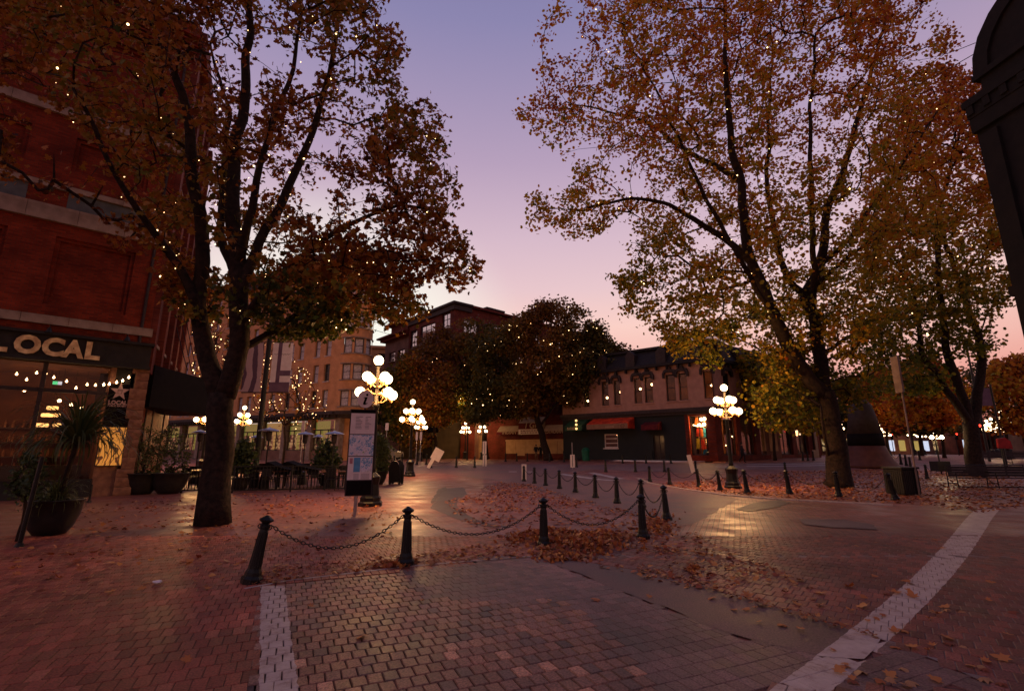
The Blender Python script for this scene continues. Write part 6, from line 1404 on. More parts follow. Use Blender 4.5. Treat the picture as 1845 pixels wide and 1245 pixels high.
    for q in range(start, K):
        pa = par[q]; r1 = twig * max(1, cnt[q]) ** .42; r0 = twig * max(1, cnt[pa] if pa >= start else cnt[q]) ** .42
        a, b = Vector(A_[pa]), Vector(A_[q]); d = b - a
        if d.length < 1e-4: continue
        d = d.normalized(); x = d.orthogonal().normalized(); y = d.cross(x); ns = 3 if r1 < .03 else 6; k = len(V)
        for (c, rr) in ((a - b0, r0), (b - b0, r1)):
            for s in range(ns): an = 2 * math.pi * s / ns; V.append(tuple(c + (x * math.cos(an) + y * math.sin(an)) * rr))
        for s in range(ns): s2 = (s + 1) % ns; Fc.append((k + s, k + s2, k + ns + s2, k + ns + s)); mb.t.append(0)
    mb.obj('branches', 'bark', t, kind='stuff')
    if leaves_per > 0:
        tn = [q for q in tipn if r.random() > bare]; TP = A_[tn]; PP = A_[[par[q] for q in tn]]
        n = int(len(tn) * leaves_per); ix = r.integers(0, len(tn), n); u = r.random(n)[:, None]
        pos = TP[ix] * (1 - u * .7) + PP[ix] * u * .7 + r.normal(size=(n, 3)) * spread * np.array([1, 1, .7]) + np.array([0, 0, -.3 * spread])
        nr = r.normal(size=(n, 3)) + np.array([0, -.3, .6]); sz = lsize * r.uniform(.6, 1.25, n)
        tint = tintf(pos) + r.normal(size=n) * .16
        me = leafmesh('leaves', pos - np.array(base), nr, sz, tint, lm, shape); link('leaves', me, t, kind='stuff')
    t['_n'] = K; del t['_n']
    return t, A_[:K], par, tipn
def lights_on(A_, idx, n, r_, label, seed=0, off=.12, zmin=0, box=None):
    r = np.random.default_rng(seed); mb = MB(); cand = [q for q in idx if A_[q][2] > zmin]
    c0 = Vector(A_[cand[0]]); c0 = Vector((c0.x, c0.y, 0))
    for k in range(n):
        q = cand[int(r.integers(0, len(cand)))]; p = A_[q] + r.normal(size=3) * off
        s = r_ * min(1.6, r.lognormal(-.25, .4)); p = Vector(p) - c0; kk = len(mb.v)
        mb.v += [tuple(p + Vector(v) * s) for v in ((1, 0, 0), (-1, 0, 0), (0, 1, 0), (0, -1, 0), (0, 0, 1), (0, 0, -1))]
        mb.f += [tuple(kk + i for i in f) for f in ((0, 2, 4), (2, 1, 4), (1, 3, 4), (3, 0, 4), (2, 0, 5), (1, 2, 5), (3, 1, 5), (0, 3, 5))]; mb.t += [0] * 8
    o = mb.obj('fairy_lights', 'fairy_glow', None, label=label, cat='fairy lights', kind='stuff'); o.location = c0; return o

# ---- left maple
b1 = G(382, 945); D = b1[1]
limbs1 = [([tuple(float(v) for v in b1), (388, 860, D), (396, 780, D), (400, 710, D)], .305, .265),
 ([(398, 720, D), (376, 650, D), (366, 580, D), (360, 520, D), (362, 440, D - .3), (352, 330, D - .6), (335, 200, D - 1), (300, 90, D - 1.4), (280, -20, D - 1.8)], .22, .06),
 ([(404, 715, D), (424, 650, D), (430, 570, D), (428, 500, D), (420, 420, D), (418, 300, D + .2), (440, 170, D + .4), (450, 40, D + .6), (448, -120, D + .8)], .25, .05),
 ([(366, 560, D), (320, 480, D - .5), (275, 410, D - 1.1), (225, 350, D - 1.7), (185, 270, D - 2.2), (130, 160, D - 2.8)], .13, .03),
 ([(430, 560, D), (448, 480, D), (490, 390, D + .3), (540, 290, D + .6), (578, 190, D + .8), (610, 60, D + 1), (640, -60, D + 1)], .15, .04),
 ([(430, 590, D), (480, 520, D - .3), (560, 450, D - .5), (640, 400, D - .6), (720, 370, D - .7)], .13, .03),
 ([(428, 630, D), (480, 600, D + .5), (540, 560, D + .8), (610, 520, D + 1), (700, 500, D + 1.2)], .11, .03),
 ([(424, 520, D), (402, 430, D + .6), (398, 330, D + 1), (410, 220, D + 1.5), (380, 80, D + 2)], .13, .03),
 ([(425, 480, D), (455, 380, D - .7), (475, 270, D - 1), (520, 150, D - 1.3), (540, 20, D - 1.6)], .12, .03)]
poly1 = [(22, -60), (120, -200), (380, -330), (600, -260), (676, -60), (692, 25), (712, 60), (738, 92), (716, 140), (745, 180), (795, 190), (790, 240), (815, 290), (832, 340), (826, 380), (838, 440), (872, 492), (830, 522), (795, 500), (745, 515), (770, 560), (700, 590), (645, 570), (590, 585), (560, 605), (500, 600), (450, 590), (420, 560), (340, 575), (300, 540), (290, 470), (215, 470), (200, 400), (100, 370), (22, 330), (-60, 250)]
holes1 = [(375, 380, 30), (350, 450, 28, .9), (398, 470, 25, .9), (360, 250, 30, .6), (430, 90, 70, .62), (520, 110, 60, .55), (350, 130, 60, .4), (100, 300, 90, .85), (150, 420, 100, .9), (60, 200, 70, .6), (240, 300, 60, .6), (60, 370, 60, .8), (200, 120, 60, .5), (470, 320, 40, .6), (560, 330, 40, .5), (430, 200, 50, .5), (520, 430, 25, .5), (330, 330, 30, .7), (250, 480, 40, .7), (230, 180, 60, .4)]
tips1 = crown_points(poly1, 2500, D, 3.4, holes1, 170, -.12, .55, 1)
tips1 = np.concatenate([tips1, crown_points([(500, 470), (640, 420), (740, 500), (745, 560), (660, 585), (560, 610), (490, 600)], 330, D + .8, 2.0, (), 60, -.3, .6, 91)])
tips1 = behind(tips1, [[(396, 780), (400, 710), (366, 580), (360, 520), (362, 440), (352, 330), (335, 200)], [(404, 715), (430, 570), (428, 500), (420, 420), (418, 300), (440, 170), (450, 40)], [(366, 560), (275, 410), (185, 270)], [(430, 560), (490, 390), (578, 190)]], D, 15)
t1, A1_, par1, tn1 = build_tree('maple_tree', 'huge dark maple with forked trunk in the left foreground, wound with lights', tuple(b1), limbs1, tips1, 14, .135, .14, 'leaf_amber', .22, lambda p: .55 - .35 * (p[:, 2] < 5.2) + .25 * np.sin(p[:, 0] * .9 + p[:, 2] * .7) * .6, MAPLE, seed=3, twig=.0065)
lights_on(A1_, list(range(40, 330)) + list(range(330, len(A1_), 9)), 290, .020, 'warm fairy lights scattered through the crown of the left foreground maple', 2, .10)

# ---- right big tree
b2 = G(1511, 878); D = b2[1]
limbs2 = [([tuple(float(v) for v in b2), (1507, 820, D), (1500, 765, D), (1486, 706, D)], .46, .37),
 ([(1486, 712, D), (1448, 670, D), (1420, 625, D), (1398, 580, D), (1374, 520, D), (1350, 465, D), (1340, 390, D), (1332, 320, D), (1314, 220, D), (1308, 110, D), (1305, -30, D)], .34, .07),
 ([(1486, 712, D), (1478, 640, D + .6), (1464, 570, D + 1), (1452, 530, D + 1.2), (1478, 480, D + 1.6), (1492, 375, D + 2), (1520, 310, D + 2.2), (1538, 240, D + 2.4), (1572, 120, D + 2.6), (1604, 10, D + 2.8)], .33, .06),
 ([(1452, 530, D + 1.2), (1418, 500, D + 1.5), (1396, 420, D + 1.8), (1382, 330, D + 2), (1385, 220, D + 2.3), (1392, 80, D + 2.5)], .18, .05),
 ([(1464, 560, D + 1), (1466, 450, D - .5), (1462, 340, D - 1), (1460, 210, D - 1.4), (1470, 60, D - 1.8)], .17, .05),
 ([(1350, 470, D), (1305, 430, D - .8), (1260, 400, D - 1.2), (1205, 370, D - 1.8), (1140, 358, D - 2.2), (1060, 375, D - 2.6)], .19, .04),
 ([(1336, 330, D), (1290, 300, D + .6), (1245, 278, D + 1), (1165, 222, D + 1.2), (1090, 200, D + 1.5), (1020, 185, D + 1.8)], .16, .03),
 ([(1400, 585, D), (1340, 480, D - 1.4), (1285, 380, D - 2), (1240, 290, D - 2.4), (1180, 160, D - 2.8), (1120, 60, D - 3)], .15, .03),
 ([(1478, 480, D + 1.6), (1530, 430, D + 1), (1580, 360, D + .6), (1630, 290, D + .2), (1690, 200, D)], .15, .04),
 ([(1452, 530, D + 1.2), (1520, 470, D - .6), (1580, 430, D - 1), (1640, 410, D - 1.4)], .14, .04),
 ([(1480, 640, D + .6), (1540, 600, D + 2), (1600, 570, D + 3), (1660, 560, D + 3.5)], .13, .04)]
poly2 = [(980, 20), (1000, -40), (1200, -200), (1500, -240), (1660, -60), (1720, 60), (1700, 130), (1735, 200), (1690, 300), (1700, 420), (1660, 520), (1640, 600), (1610, 660), (1560, 690), (1500, 640), (1450, 640), (1400, 690), (1340, 650), (1265, 655), (1215, 640), (1190, 590), (1130, 570), (1108, 500), (1150, 460), (1120, 410), (1060, 420), (1010, 440), (930, 415), (960, 320), (990, 350), (985, 270), (935, 205), (985, 150), (965, 100)]
tips2 = crown_points(poly2, 2800, D, 5.5, [(1000, 310, 30, .8), (1120, 400, 30, .6), (1560, 330, 30, .5), (1300, 420, 30, .4), (1700, 60, 60, .7), (1400, 300, 50, .4), (1430, 470, 25, .5), (1640, 200, 40, .4)], 190, -.12, .36, 2, thin=lambda x, y: .45 if x < 1100 else (.25 if x > 1660 else 0))
tips2 = behind(tips2, [[(1507, 820), (1486, 706), (1448, 670), (1398, 580), (1350, 465), (1340, 390), (1332, 320), (1314, 220), (1308, 110)], [(1484, 700), (1464, 570), (1452, 530), (1478, 480), (1492, 375), (1538, 240)], [(1350, 470), (1260, 400), (1140, 358)]], D, 20)
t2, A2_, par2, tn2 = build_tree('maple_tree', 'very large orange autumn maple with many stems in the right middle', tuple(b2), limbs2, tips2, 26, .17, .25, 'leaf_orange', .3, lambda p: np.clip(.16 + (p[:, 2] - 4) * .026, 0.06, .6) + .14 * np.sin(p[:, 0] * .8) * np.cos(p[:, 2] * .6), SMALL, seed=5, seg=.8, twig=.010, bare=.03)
lights_on(A2_, list(range(40, 420)) + tn2[::20], 170, .030, 'warm fairy lights wound round the stems of the large orange maple', 4)
# low skirt of green-yellow shoots hanging in front of the trunk
def shoots(label, poly, n, D0, T, lp, size, lm, tint, base, limbs, seed, name='low_shoots', twig=.006, spread=.28, group=None, cat='tree', bare=0, clump=0, tsd=.16):
    tp = crown_points(poly, n, D0, T, (), 80, clump, .6, seed); return build_tree(name, label, tuple(base), limbs, tp, lp, size, spread, lm, .1, (tint if callable(tint) else (lambda p: tint + 0 * p[:, 0])), SMALL, group, seed=seed, twig=twig, bare=bare, cat=cat)
bs = G(1496, 872)
shoots('low leafy green and yellow shoots sprouting round the big right trunk', [(1352, 700), (1400, 620), (1440, 640), (1500, 660), (1560, 660), (1600, 700), (1560, 725), (1500, 745), (1470, 785), (1430, 770), (1400, 790), (1355, 750)], 260, b2[1] + 1.2, 2.0, 15, .17, 'leaf_orange', .12, bs, [([tuple(float(v) for v in bs), (1488, 800, 22.2), (1478, 730, 22)], .09, .05), ([(1478, 735, 22), (1430, 700, 21.6), (1380, 680, 21.2)], .04, .02)], 8, 'understorey_tree')

# ---- right rear group of trunks
b3 = G(1757, 858); D = b3[1]
limbs3 = [([tuple(float(v) for v in b3), (1752, 800, D), (1746, 760, D)], .42, .38),
 ([(1746, 765, D), (1728, 700, D), (1706, 640, D), (1698, 560, D), (1690, 440, D), (1702, 340, D + .5), (1740, 200, D + 1)], .26, .06),
 ([(1746, 765, D), (1700, 690, D - .5), (1666, 640, D - .8), (1652, 570, D - 1), (1642, 520, D - 1), (1600, 460, D - 1)], .24, .06),
 ([(1750, 765, D), (1766, 690, D + .3), (1766, 620, D + .4), (1748, 560, D + .5), (1722, 490, D + .6), (1700, 420, D + .6), (1690, 330, D + .6)], .3, .07)]
poly3 = [(1560, 300), (1600, 180), (1680, 120), (1740, 110), (1800, 180), (1815, 250), (1840, 380), (1860, 480), (1815, 520), (1790, 560), (1800, 620), (1730, 640), (1690, 700), (1640, 720), (1580, 700), (1540, 640), (1530, 560), (1550, 430)]
tips3 = crown_points(poly3, 1500, D, 4.5, [(1790, 590, 25, .8), (1620, 610, 40, .6), (1700, 630, 30, .6)], 120, -.22, .4, 6)
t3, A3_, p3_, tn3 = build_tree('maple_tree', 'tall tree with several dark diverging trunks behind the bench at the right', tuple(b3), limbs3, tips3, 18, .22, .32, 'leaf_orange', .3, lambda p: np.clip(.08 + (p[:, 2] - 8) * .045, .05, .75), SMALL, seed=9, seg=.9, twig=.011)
lights_on(A3_, tn3, 50, .042, 'sparse fairy lights in the right rear tree crown', 9)

# ---- centre trees before the brick block
cdefs = [(975, 828, 54, [(851, 760), (850, 660), (880, 610), (930, 575), (955, 560), (975, 545), (1020, 538), (1050, 545), (1075, 580), (1095, 615), (1130, 630), (1145, 655), (1125, 680), (1080, 705), (1045, 722), (1000, 735), (950, 742), (900, 745)], 1500, 'dark bushy tree with leaning trunk standing before the restaurant', [([(988, 826), (976, 780), (962, 740)], .42, .3), ([(962, 742), (930, 690), (900, 650)], .2, .08), ([(962, 742), (990, 690), (1010, 640), (1020, 590)], .22, .08), ([(972, 770), (1010, 720), (1060, 690)], .15, .06)], .42),
         (876, 828, 60, [(690, 700), (720, 650), (760, 610), (800, 590), (850, 575), (905, 590), (940, 640), (930, 700), (900, 735), (860, 750), (820, 755), (790, 765), (750, 750), (705, 760)], 1500, 'dark rounded tree covering the lower red brick block', [([(878, 828), (872, 780), (868, 730)], .36, .25), ([(868, 735), (830, 690), (790, 660)], .18, .07), ([(868, 735), (880, 680), (890, 630)], .18, .07)], .42),
         (788, 830, 57, [(690, 690), (740, 640), (790, 640), (830, 680), (835, 730), (800, 770), (760, 800), (715, 790), (690, 745)], 800, 'smaller yellow-green tree behind the sandwich board lamp', [([(788, 830), (784, 790), (780, 740)], .2, .13), ([(780, 742), (750, 710), (730, 690)], .1, .04)], .30)]
CT = []
for i, (px, py, d, poly, n, lab, lb_, tn) in enumerate(cdefs):
    q = W(px if i else 988, 828, d); q[2] = gz(q[0], d)
    L0 = [([tuple(float(v) for v in q)] + [(a, b, float(d)) for a, b in lb_[0][0][1:]], lb_[0][1], lb_[0][2])] + [([(a, b, float(d)) for a, b in L_], r0, r1) for L_, r0, r1 in lb_[1:]]
    tp = crown_points(poly, n, d, 4.0, (), 60, -.02, .38, 20 + i)
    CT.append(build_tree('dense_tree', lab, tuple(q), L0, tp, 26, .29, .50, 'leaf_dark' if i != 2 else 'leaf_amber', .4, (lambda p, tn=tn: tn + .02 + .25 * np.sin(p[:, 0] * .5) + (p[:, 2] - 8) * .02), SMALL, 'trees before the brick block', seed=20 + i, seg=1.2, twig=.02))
lights_on(CT[0][1], [q for q in CT[0][3]], 280, .05, 'cool tiny fairy lights over the tree before the restaurant', 31, .3)
lights_on(CT[1][1], [q for q in CT[1][3]], 80, .05, 'few fairy lights in the rounded tree before the brick block', 32, .3)

# ---- bare lit small trees by the patio
for i, (px, d, poly, lab) in enumerate(((392, 30, [(345, 690), (350, 600), (380, 560), (430, 570), (460, 640), (430, 700), (380, 710)], 'small bare tree full of fairy lights behind the forked trunk'), (512, 34, [(455, 620), (490, 600), (530, 640), (560, 680), (590, 740), (560, 770), (500, 770), (450, 740)], 'small bare tree full of fairy lights right of the banner pole'))):
    q = at(px, d); q[2] = gz(q[0], d)
    tp = crown_points(poly, 330, d, 1.8, (), 60, 0, .5, 40 + i); o = build_tree('lit_tree', lab, tuple(q), [([tuple(float(v) for v in q), (px, 800, float(d)), (px, 740, float(d))], .10, .05)], tp, 1.5, .2, .2, 'leaf_amber', .1, lambda p: .5 + 0 * p[:, 0], SMALL, None, seed=44 + i, twig=.009, bare=.5)
    lights_on(o[1], o[3], 180, .03, ['warm dense fairy lights on the small bare tree behind the forked trunk', 'warm dense fairy lights on the small bare tree right of the banner pole'][i], 50 + i)

# ---- small far trees to the right and shrubs behind
fr2 = [(1960, 80, [(1850, 770), (1870, 690), (1950, 640), (2060, 680), (2080, 770)], .5, 'far autumn tree beyond the right edge', 'leaf_orange'),
       (1395, 46, [(1330, 640), (1370, 610), (1440, 620), (1500, 680), (1480, 760), (1420, 770), (1350, 720)], .25, 'leafy street tree before the cream shop', 'leaf_orange'),
       (1700, 52, [(1600, 700), (1640, 640), (1690, 650), (1730, 690), (1740, 750), (1690, 765), (1620, 760)], .62, 'low orange tree far behind the sign pole', 'leaf_orange'),
       (1600, 66, [(1540, 700), (1580, 650), (1640, 660), (1650, 740), (1600, 770), (1545, 765)], .7, 'reddish far tree behind the bell pedestal', 'leaf_orange'),
       (1815, 44, [(1770, 700), (1790, 650), (1840, 640), (1890, 700), (1880, 780), (1800, 770)], .6, 'orange tree at the right edge beyond the trunks', 'leaf_orange'),
       (1660, 74, [(1590, 720), (1640, 690), (1720, 700), (1760, 740), (1720, 775), (1600, 775)], .3, 'dark green far tree over the distant shops', 'leaf_dark'),
       (1800, 90, [(1700, 690), (1760, 650), (1830, 640), (1900, 660), (1900, 770), (1720, 775)], .2, 'dark far treetops along the right skyline', 'leaf_dark'),
       (1545, 88, [(1440, 720), (1500, 680), (1570, 700), (1580, 770), (1450, 775)], .2, 'dark far tree beyond the big right trunk', 'leaf_dark')]
for i, (px, d, poly, tn, lab, lm) in enumerate(fr2):
    q = at(px, d); q[2] = gz(q[0], d); d = float(d); ym = min(p[1] for p in poly); k_ = d / 50
    tp = crown_points(poly, 420, d, 3.0 * k_, (), 50, -.25, .4, 60 + i); build_tree('street_tree', lab, tuple(q), [([tuple(float(v) for v in q), (px - 2, 790, d), (px, 740, d)], .16 * k_, .1 * k_), ([(px, 745, d), (px - 15, 715, d), (px - 25, 690, d)], .08, .04), ([(px, 745, d), (px + 15, 715, d), (px + 22, 690, d)], .08, .04)], tp, 16, .34 * k_ ** .7, .42 * k_, lm, .2, (lambda p, tn=tn: tn + .1 * np.sin(p[:, 0])), SMALL, 'far street trees', seed=60 + i, twig=.02, seg=1.2)

# ================================================================== POTTED PLANTS
def pot(t, r_, h, m='terracotta_dark', n=28):
    MB().lathe([(r_ * .55, 0), (r_ * .75, h * .2), (r_ * .93, h * .55), (r_, h * .95), (r_ * 1.05, h * .96), (r_ * 1.05, h), (r_ * .95, h), (r_ * .9, h * .9), (.02, h * .9)], n).obj('pot', m, t, smooth=True); MB().lathe([(r_ * .9, h * .9), (r_ * .6, h * .94), (.02, h * .96)], n).obj('soil', 'soil', t)
def blades(t, z0, n, L0, L1, w, name, m, spread=1.0, seed=0, up=.5, m2=1):
    r = random.Random(seed); mb = MB()
    for i in range(n):
        az = r.uniform(0, 2 * math.pi); L_ = r.uniform(L0, L1); el = r.uniform(up, 1.5); d = Vector((math.cos(az), math.sin(az), 0)); p = Vector((d.x * .04, d.y * .04, z0)); side = Vector((-d.y, d.x, 0)); seg = 7; k = len(mb.v)
        for s in range(seg + 1):
            u = s / seg; ww_ = w * (1 - u) ** .6 * (.5 + min(1, u * 4) * .5); mb.v += [tuple(p - side * ww_), tuple(p + side * ww_)]
            a = el - u * u * (1.9 * spread) * (1.6 - el * .5); p = p + (d * math.cos(a) + Vector((0, 0, math.sin(a)))) * (L_ / seg)
        for s in range(seg): mb.f.append((k + 2 * s, k + 2 * s + 1, k + 2 * s + 3, k + 2 * s + 2)); mb.t.append(0)
    o = mb.obj(name, m, t, kind='stuff'); at_ = o.data.attributes.new('tint', 'FLOAT', 'POINT'); at_.data.foreach_set('value', np.repeat(np.random.default_rng(seed).random(n), 16).astype(np.float32)); return o
q = G(88, 962); pt_ = thing('yucca_planter', 'big round black pot with spiky drooping yucca in the left foreground', 'potted plant', (q[0], q[1], 0))
pot(pt_, .46, .66); dx = W(140, 790, q[1])[0] - q[0]; zt_ = W(140, 800, q[1])[2]; MB().tube([(.05, 0, .6), (dx * .5, 0, 1.0), (dx, 0, zt_)], [.05, .045, .04], 8).obj('stem', 'bark', pt_)
o = blades(pt_, 0, 260, .9, 1.7, .024, 'blades', 'leaf_plant', 1.2, 5, .15); o.location = (dx, 0, zt_)
o = blades(pt_, .62, 240, .35, .8, .012, 'grass', 'leaf_plant', 1.3, 6, .2)
q2 = G(40, 985); 
def bush(name, label, base, poly, n, d, T, lp, size, lm, tint, seed, potr=None, poth=0, spread=.1, shape=SMALL, twig=.004, cat='potted plant'):
    t, A_, pr, tn = build_tree(name, label, tuple(base), [([tuple(float(v) for v in base), tuple(float(v) for v in (Vector(base) + Vector((0, 0, max(.15, poth))))), tuple(float(v) for v in (Vector(base) + Vector((0.02, 0, poth + .3))))], .03, .02)], crown_points(poly, n, d, T, (), 40, 0, 1, seed), lp, size, spread, lm, .03, lambda p: tint + 0 * p[:, 0], shape, None, seed=seed, seg=.25, twig=twig, cat=cat)
    if potr: pot(t, potr, poth)
    return t
# low growth: branches may start near the ground, so lift the joining limit for the bushes
_bt = build_tree
q = G(252, 890); bush('tub_shrub', 'left tub of the pair beside the pub pier with a feathery shrub', q, [(228, 850), (232, 780), (260, 760), (290, 780), (295, 830), (280, 860)], 170, q[1], .5, 7, .075, 'leaf_plant', .7, 71, .62, .78, .07)
q = G(303, 889); bush('tub_shrub', 'right tub of the pair beside the railing with a feathery shrub', q, [(275, 850), (280, 790), (310, 765), (338, 790), (345, 840), (325, 862)], 170, q[1], .5, 7, .075, 'leaf_plant', .7, 72, .62, .78, .07)
q = G(681, 872); bush('tub_shrub', 'dark tub with upright shrub behind the map panel', q, [(668, 850), (670, 800), (682, 775), (698, 800), (700, 835), (692, 855)], 200, q[1], .5, 10, .13, 'leaf_plant', .6, 73, .42, .62, .1)
q = G(30, 975); bush('small_leafy_plant', 'low leafy plant left of the yucca pot at the edge', q, [(22, 900), (25, 830), (60, 810), (90, 840), (80, 900)], 110, q[1], .4, 6, .07, 'leaf_plant', .2, 74, None, 0, .06)
for i, (px, py, h) in enumerate(((34, 985, 1.5), (160, 905, .55))):
    q = G(px, py); t = thing('post', ['dark leaning post by the yucca pot at the left edge', 'short dark post right of the yucca'][i], 'post', (q[0], q[1], 0)); MB().tube([(0, 0, 0), (.1 if i == 0 else 0, 0, h)], .035, 8).obj('shaft', 'black_paint', t); MB().lathe([(.07, 0), (.05, .06)], 10).obj('foot', 'black_paint', t)
# round patio planters that hide the railings behind
for i, (px, d) in enumerate(((440, 21.2), (590, 24))):
    q = at(px, d); q[2] = 0
    bush('patio_shrub', ['dark shrub in a tub just right of the big trunk', 'dark low shrub between the patio heaters'][i], q, [(px - 22, 845), (px - 20, 810), (px, 790), (px + 20, 812), (px + 20, 845)], 120, float(d), .5, 10, .14, 'leaf_plant', .3, 80 + i, .35, .5, .12)

# ================================================================== FALLEN LEAVES
def carpet(name, label, pts_fn, n, size, seed, lift=.012, tilt=.25, m='leaf_dry', shape=MAPLE):
    r = np.random.default_rng(seed); P_ = []
    while len(P_) < n:
        x, y, z = pts_fn(r)
        if x is None: continue
        P_.append((x, y, z + lift + abs(r.normal()) * lift))
    P_ = np.array(P_); nr = r.normal(size=(n, 3)) * tilt + np.array([0, 0, 1]); me = leafmesh(name, P_, nr, size * r.uniform(.55, 1.2, n), r.random(n) ** 1.1, m, shape, .25)
    return link(name, me, kind='stuff', label=label, category='x') if False else tag(link(name, me), label=label, kind='stuff')
def poly_src(P, falloff=True):
    Pw = gp(P); xs_ = [p[0] for p in Pw]; ys_ = [p[1] for p in Pw]
    def f(r):
        x, y = r.uniform(min(xs_), max(xs_)), r.uniform(min(ys_), max(ys_))
        if not inpoly(x, y, Pw): return None, 0, 0
        if falloff and noise.noise(Vector((x * .8, y * .8, 1.7))) < r.normal() * .35 - .05: return None, 0, 0
        return x, y, gz(x, y)
    return f
carpet('fallen_leaves', 'thick carpet of brown leaves round the big right tree inside the chains', poly_src([(1180, 872), (1300, 862), (1420, 850), (1560, 846), (1700, 850), (1860, 860), (1900, 905), (1760, 925), (1640, 908), (1500, 902), (1340, 893), (1240, 882)], False), 9000, .12, 1, shape=SMALL)
carpet('fallen_leaves', 'brown leaves strewn over the leafy island behind the chain row', poly_src([(800, 905), (900, 868), (950, 872), (1050, 900), (1150, 925), (1230, 950), (1200, 1000), (1040, 975), (900, 970), (830, 940)]), 2300, .10, 2, shape=SMALL)
carpet('fallen_leaves', 'scattered leaves on the brick paving at the left', poly_src([(20, 985), (120, 920), (300, 895), (440, 890), (640, 890), (720, 930), (720, 1010), (560, 1045), (440, 1060), (300, 1010), (100, 1060), (20, 1045)]), 1150, .10, 3)
carpet('fallen_leaves', 'band of leaves along the foot of the nearest chain', poly_src([(430, 1060), (440, 1030), (700, 1010), (900, 975), (990, 960), (1190, 960), (1230, 1000), (1140, 1010), (980, 1003), (740, 1022)], True), 1000, .08, 4)
carpet('fallen_leaves', 'leaves drifting over the road between leaf pile and white curved line', poly_src([(1000, 1000), (1160, 960), (1260, 960), (1330, 1000), (1480, 1060), (1480, 1120), (1300, 1080), (1150, 1040)]), 420, .085, 5)
carpet('fallen_leaves', 'thin line of leaves caught along the diagonal groove in the paving', poly_src([(1150, 1018), (1300, 1060), (1450, 1106), (1590, 1148), (1590, 1157), (1450, 1118), (1300, 1072), (1150, 1032)], False), 230, .05, 6)
def pile(r):
    a, b, s1, s2, z_ = [(1000, 972, 60, 9, .2), (1050, 985, 70, 9, .2), (1085, 972, 45, 7, .17), (960, 968, 30, 6, .12), (1180, 945, 30, 16, .04), (1010, 1005, 40, 6, .03), (1250, 1028, 10, 3, .05), (700, 1020, 26, 3, .03)][int(r.choice(8, p=[.26, .24, .14, .08, .12, .08, .03, .05]))]
    g1, g2 = r.normal(), r.normal(); p = G(a + g1 * s1 * .6, min(1200, b + g2 * s2 * .7)); return p[0], p[1], max(0, z_ * math.exp(-(g1 * g1 + g2 * g2) * .5)) * r.random()
carpet('leaf_pile', 'heap of curled brown leaves piled between the third and fourth bollards', pile, 2600, .088, 7, .01, .9)
# single leaves one could point at in the foreground
lf_m = []
rr_ = np.random.default_rng(12)
for q in range(8):
    lf_m.append(leafmesh('leaf', np.zeros((1, 3)), np.array([[0, 0, 1.0]]), np.array([.125]), np.array([rr_.random()]), 'leaf_dry', MAPLE, .35))
spots = [(990, 1084), (1074, 1082), (1170, 1077), (760, 1085), (1368, 1123), (1443, 1137), (1410, 1128), (1345, 1100), (335, 1192), (260, 1055), (650, 1150), (1140, 1010), (1275, 1050), (560, 1095)]
R_ = random.Random(21)
while len(spots) < 120:
    u = R_.random()
    if u < .55: px, py = R_.uniform(1500, 1840), R_.uniform(1040, 1240)
    elif u < .75: px, py = R_.uniform(1250, 1700), R_.uniform(960, 1110)
    else: px, py = R_.uniform(20, 460), R_.uniform(985, 1070)
    if u < .55 and R_.random() > (py - 980) / 240: continue
    spots.append((px, py))
for px, py in spots:
    p = G(px, py); link('fallen_leaf', R_.choice(lf_m), None, (p[0], p[1], .012 + R_.random() * .01), (R_.gauss(0, .18), R_.gauss(0, .18), R_.uniform(0, 6.3)), (R_.uniform(.45, 1.05),) * 3, label='dry maple leaf lying singly on the near brick paving', cat='leaf', group='single leaves on the near paving')
p = G(284, 1052); bg = thing('litter_scrap', 'small crumpled white wrapper on the left brick paving', 'litter', (p[0], p[1], .0))
bm = bmesh.new(); bmesh.ops.create_icosphere(bm, subdivisions=2, radius=.04)
for v in bm.verts: v.co *= 1 + .5 * noise.noise(v.co * 40); v.co.z = v.co.z * .5 + .025; v.co.x *= 1.5
me = bpy.data.meshes.new('wrapper'); bm.to_mesh(me); bm.free(); me.materials.append(M['sign_white']); link('wrapper', me, bg)

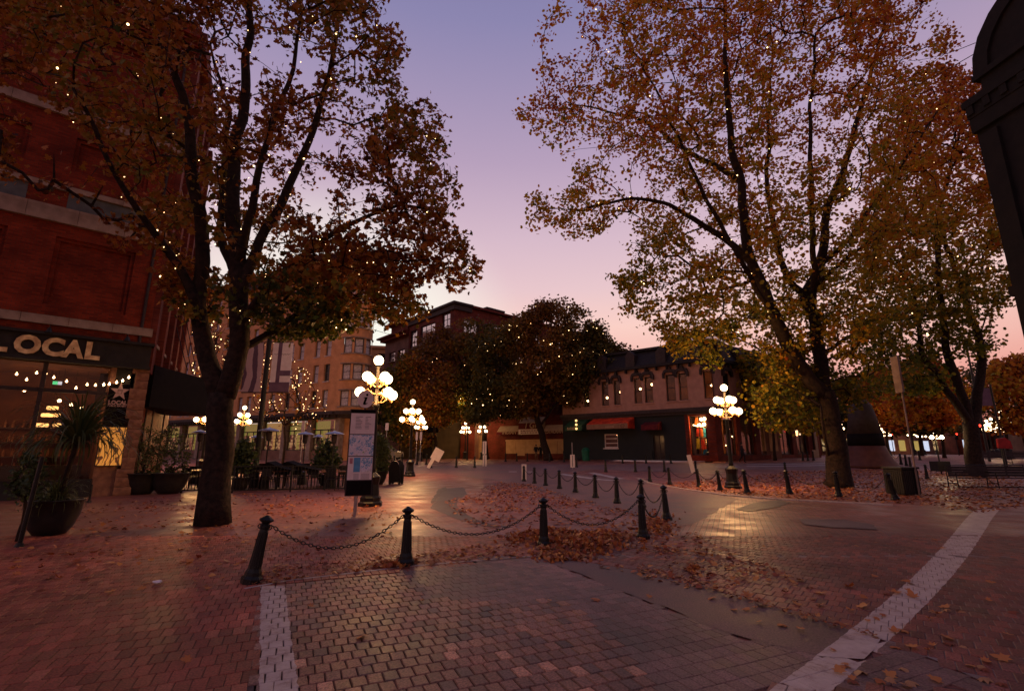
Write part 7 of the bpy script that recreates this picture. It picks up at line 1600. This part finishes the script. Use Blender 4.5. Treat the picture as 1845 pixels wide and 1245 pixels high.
# ================================================================== PEOPLE
def person(x, y, label, rz=0, cloth='dark_cloth', legs='dark_cloth', pose='stand', h=1.72):
    z = gz(x, y); t = thing('person', label, 'person', (x, y, z), rz); k = h / 1.72
    J = {'pel': (0, 0, .95), 'wst': (0, 0, 1.1), 'chs': (0, 0, 1.32), 'nk': (0, 0, 1.47), 'hd': (0, -.02, 1.58), 'tp': (0, -.01, 1.70), 'sl': (-.19, 0, 1.40), 'sr': (.19, 0, 1.40)}
    if pose == 'stand': J.update(el=(-.25, .02, 1.14), er=(.25, .02, 1.14), wl=(-.22, -.10, .92), wr=(.2, -.14, .95), kl=(-.10, -.02, .5), kr=(.10, -.02, .5), al=(-.11, .03, .09), ar=(.11, .03, .09), tl=(-.12, -.13, .04), tr=(.12, -.13, .04))
    else: J.update(el=(-.26, -.06, 1.16), er=(.26, .08, 1.16), wl=(-.24, -.24, 1.0), wr=(.22, .1, .92), kl=(-.09, -.16, .52), kr=(.10, .06, .5), al=(-.10, -.10, .10), ar=(.11, .30, .16), tl=(-.10, -.26, .05), tr=(.11, .2, .06))
    E_ = [('pel', 'wst'), ('wst', 'chs'), ('chs', 'nk'), ('nk', 'hd'), ('hd', 'tp'), ('chs', 'sl'), ('chs', 'sr'), ('sl', 'el'), ('sr', 'er'), ('el', 'wl'), ('er', 'wr'), ('pel', 'kl'), ('pel', 'kr'), ('kl', 'al'), ('kr', 'ar'), ('al', 'tl'), ('ar', 'tr')]
    Rr = dict(pel=.15, wst=.135, chs=.16, nk=.06, hd=.095, tp=.07, sl=.075, sr=.075, el=.048, er=.048, wl=.035, wr=.035, kl=.065, kr=.065, al=.045, ar=.045, tl=.04, tr=.04)
    ks = list(J); me = bpy.data.meshes.new('body'); me.from_pydata([tuple(v * k for v in J[a]) for a in ks], [(ks.index(a), ks.index(b)) for a, b in E_], [])
    o = bpy.data.objects.new('body', me); COL.objects.link(o); sk = o.modifiers.new('s', 'SKIN'); sb_ = o.modifiers.new('u', 'SUBSURF'); sb_.levels = 1
    for i, a in enumerate(ks): v = me.skin_vertices[0].data[i]; v.radius = (Rr[a] * k * (1.15 if a in ('chs', 'wst', 'pel') else 1), Rr[a] * k * (.8 if a in ('chs', 'wst', 'pel') else 1)); v.use_root = a == 'pel'
    ev = bpy.data.meshes.new_from_object(o.evaluated_get(bpy.context.evaluated_depsgraph_get())); bpy.data.objects.remove(o)
    for m_ in (legs, cloth, 'skin'): ev.materials.append(M[m_])
    for p_ in ev.polygons:
        c = p_.center / k; p_.material_index = 2 if (c.z > 1.47) or (c.z < 1.02 and c.z > .86 and abs(c.x) > .19) else (1 if c.z > .93 else 0)
    ev.polygons.foreach_set('use_smooth', [True] * len(ev.polygons)); link('body', ev, t)
    MB().sphere((0, .02 * k, 1.635 * k), .105 * k, 12).obj('hair', 'hair', t, smooth=True); return t
for (px, d, lab, rz, cl, lg, ps) in ((966, 56, 'person in dark jacket and tan trousers standing by the leaning trunk', .3, 'dark_cloth', 'tan_cloth', 'stand'), (974, 56.5, 'person in dark clothes close to the leaning trunk, right of the tan trousers', -.5, 'dark_cloth', 'dark_cloth', 'stand'), (1337, 43, 'person in dark clothes walking past the corner shop windows', 1.2, 'dark_cloth', 'dark_cloth', 'walk')):
    q = at(px, d); person(q[0], d, lab, rz, cl, lg, ps)

# ================================================================== WIRES
def wire(name, label, A_, B_, sag, r_=.012):
    pts = [A_.lerp(B_, i / 16) - Vector((0, 0, sag * 4 * (i / 16) * (1 - i / 16))) for i in range(17)]
    o = MB().tube([p - A_ for p in pts], r_, 4).obj(name, 'rubber', None, label=label, cat='cable'); o.location = A_
for i, (a, b, lab) in enumerate((((332, 560, 24), (352, 660, 23), 'upper of the thin cables left of the forked trunk'), ((325, 570, 24), (345, 668, 23), 'middle thin cable left of the forked trunk'), ((318, 590, 24), (338, 668, 22.5), 'lower thin cable left of the forked trunk'))):
    wire('overhead_cable', lab, W(*a), W(*b), .02, .018)
wire('overhead_cable', 'thin span wire crossing the pale sky between hotel and brick block', W(655, 588, 55), W(720, 606, 66), .1, .03)
wire('overhead_cable', 'upper thin wire running to the dark gabled building', W(1640, 110, 24), W(1757, 78, 13.9), .15, .014)
wire('overhead_cable', 'lower thin wire running to the dark gabled building', W(1560, 190, 24), W(1765, 92, 13.9), .2, .014)
# dangling strings of lights under the canopy
for i, (px, py, d) in enumerate(((257, 662, 19.4), (266, 676, 19.6), (270, 690, 19.8))):
    pass
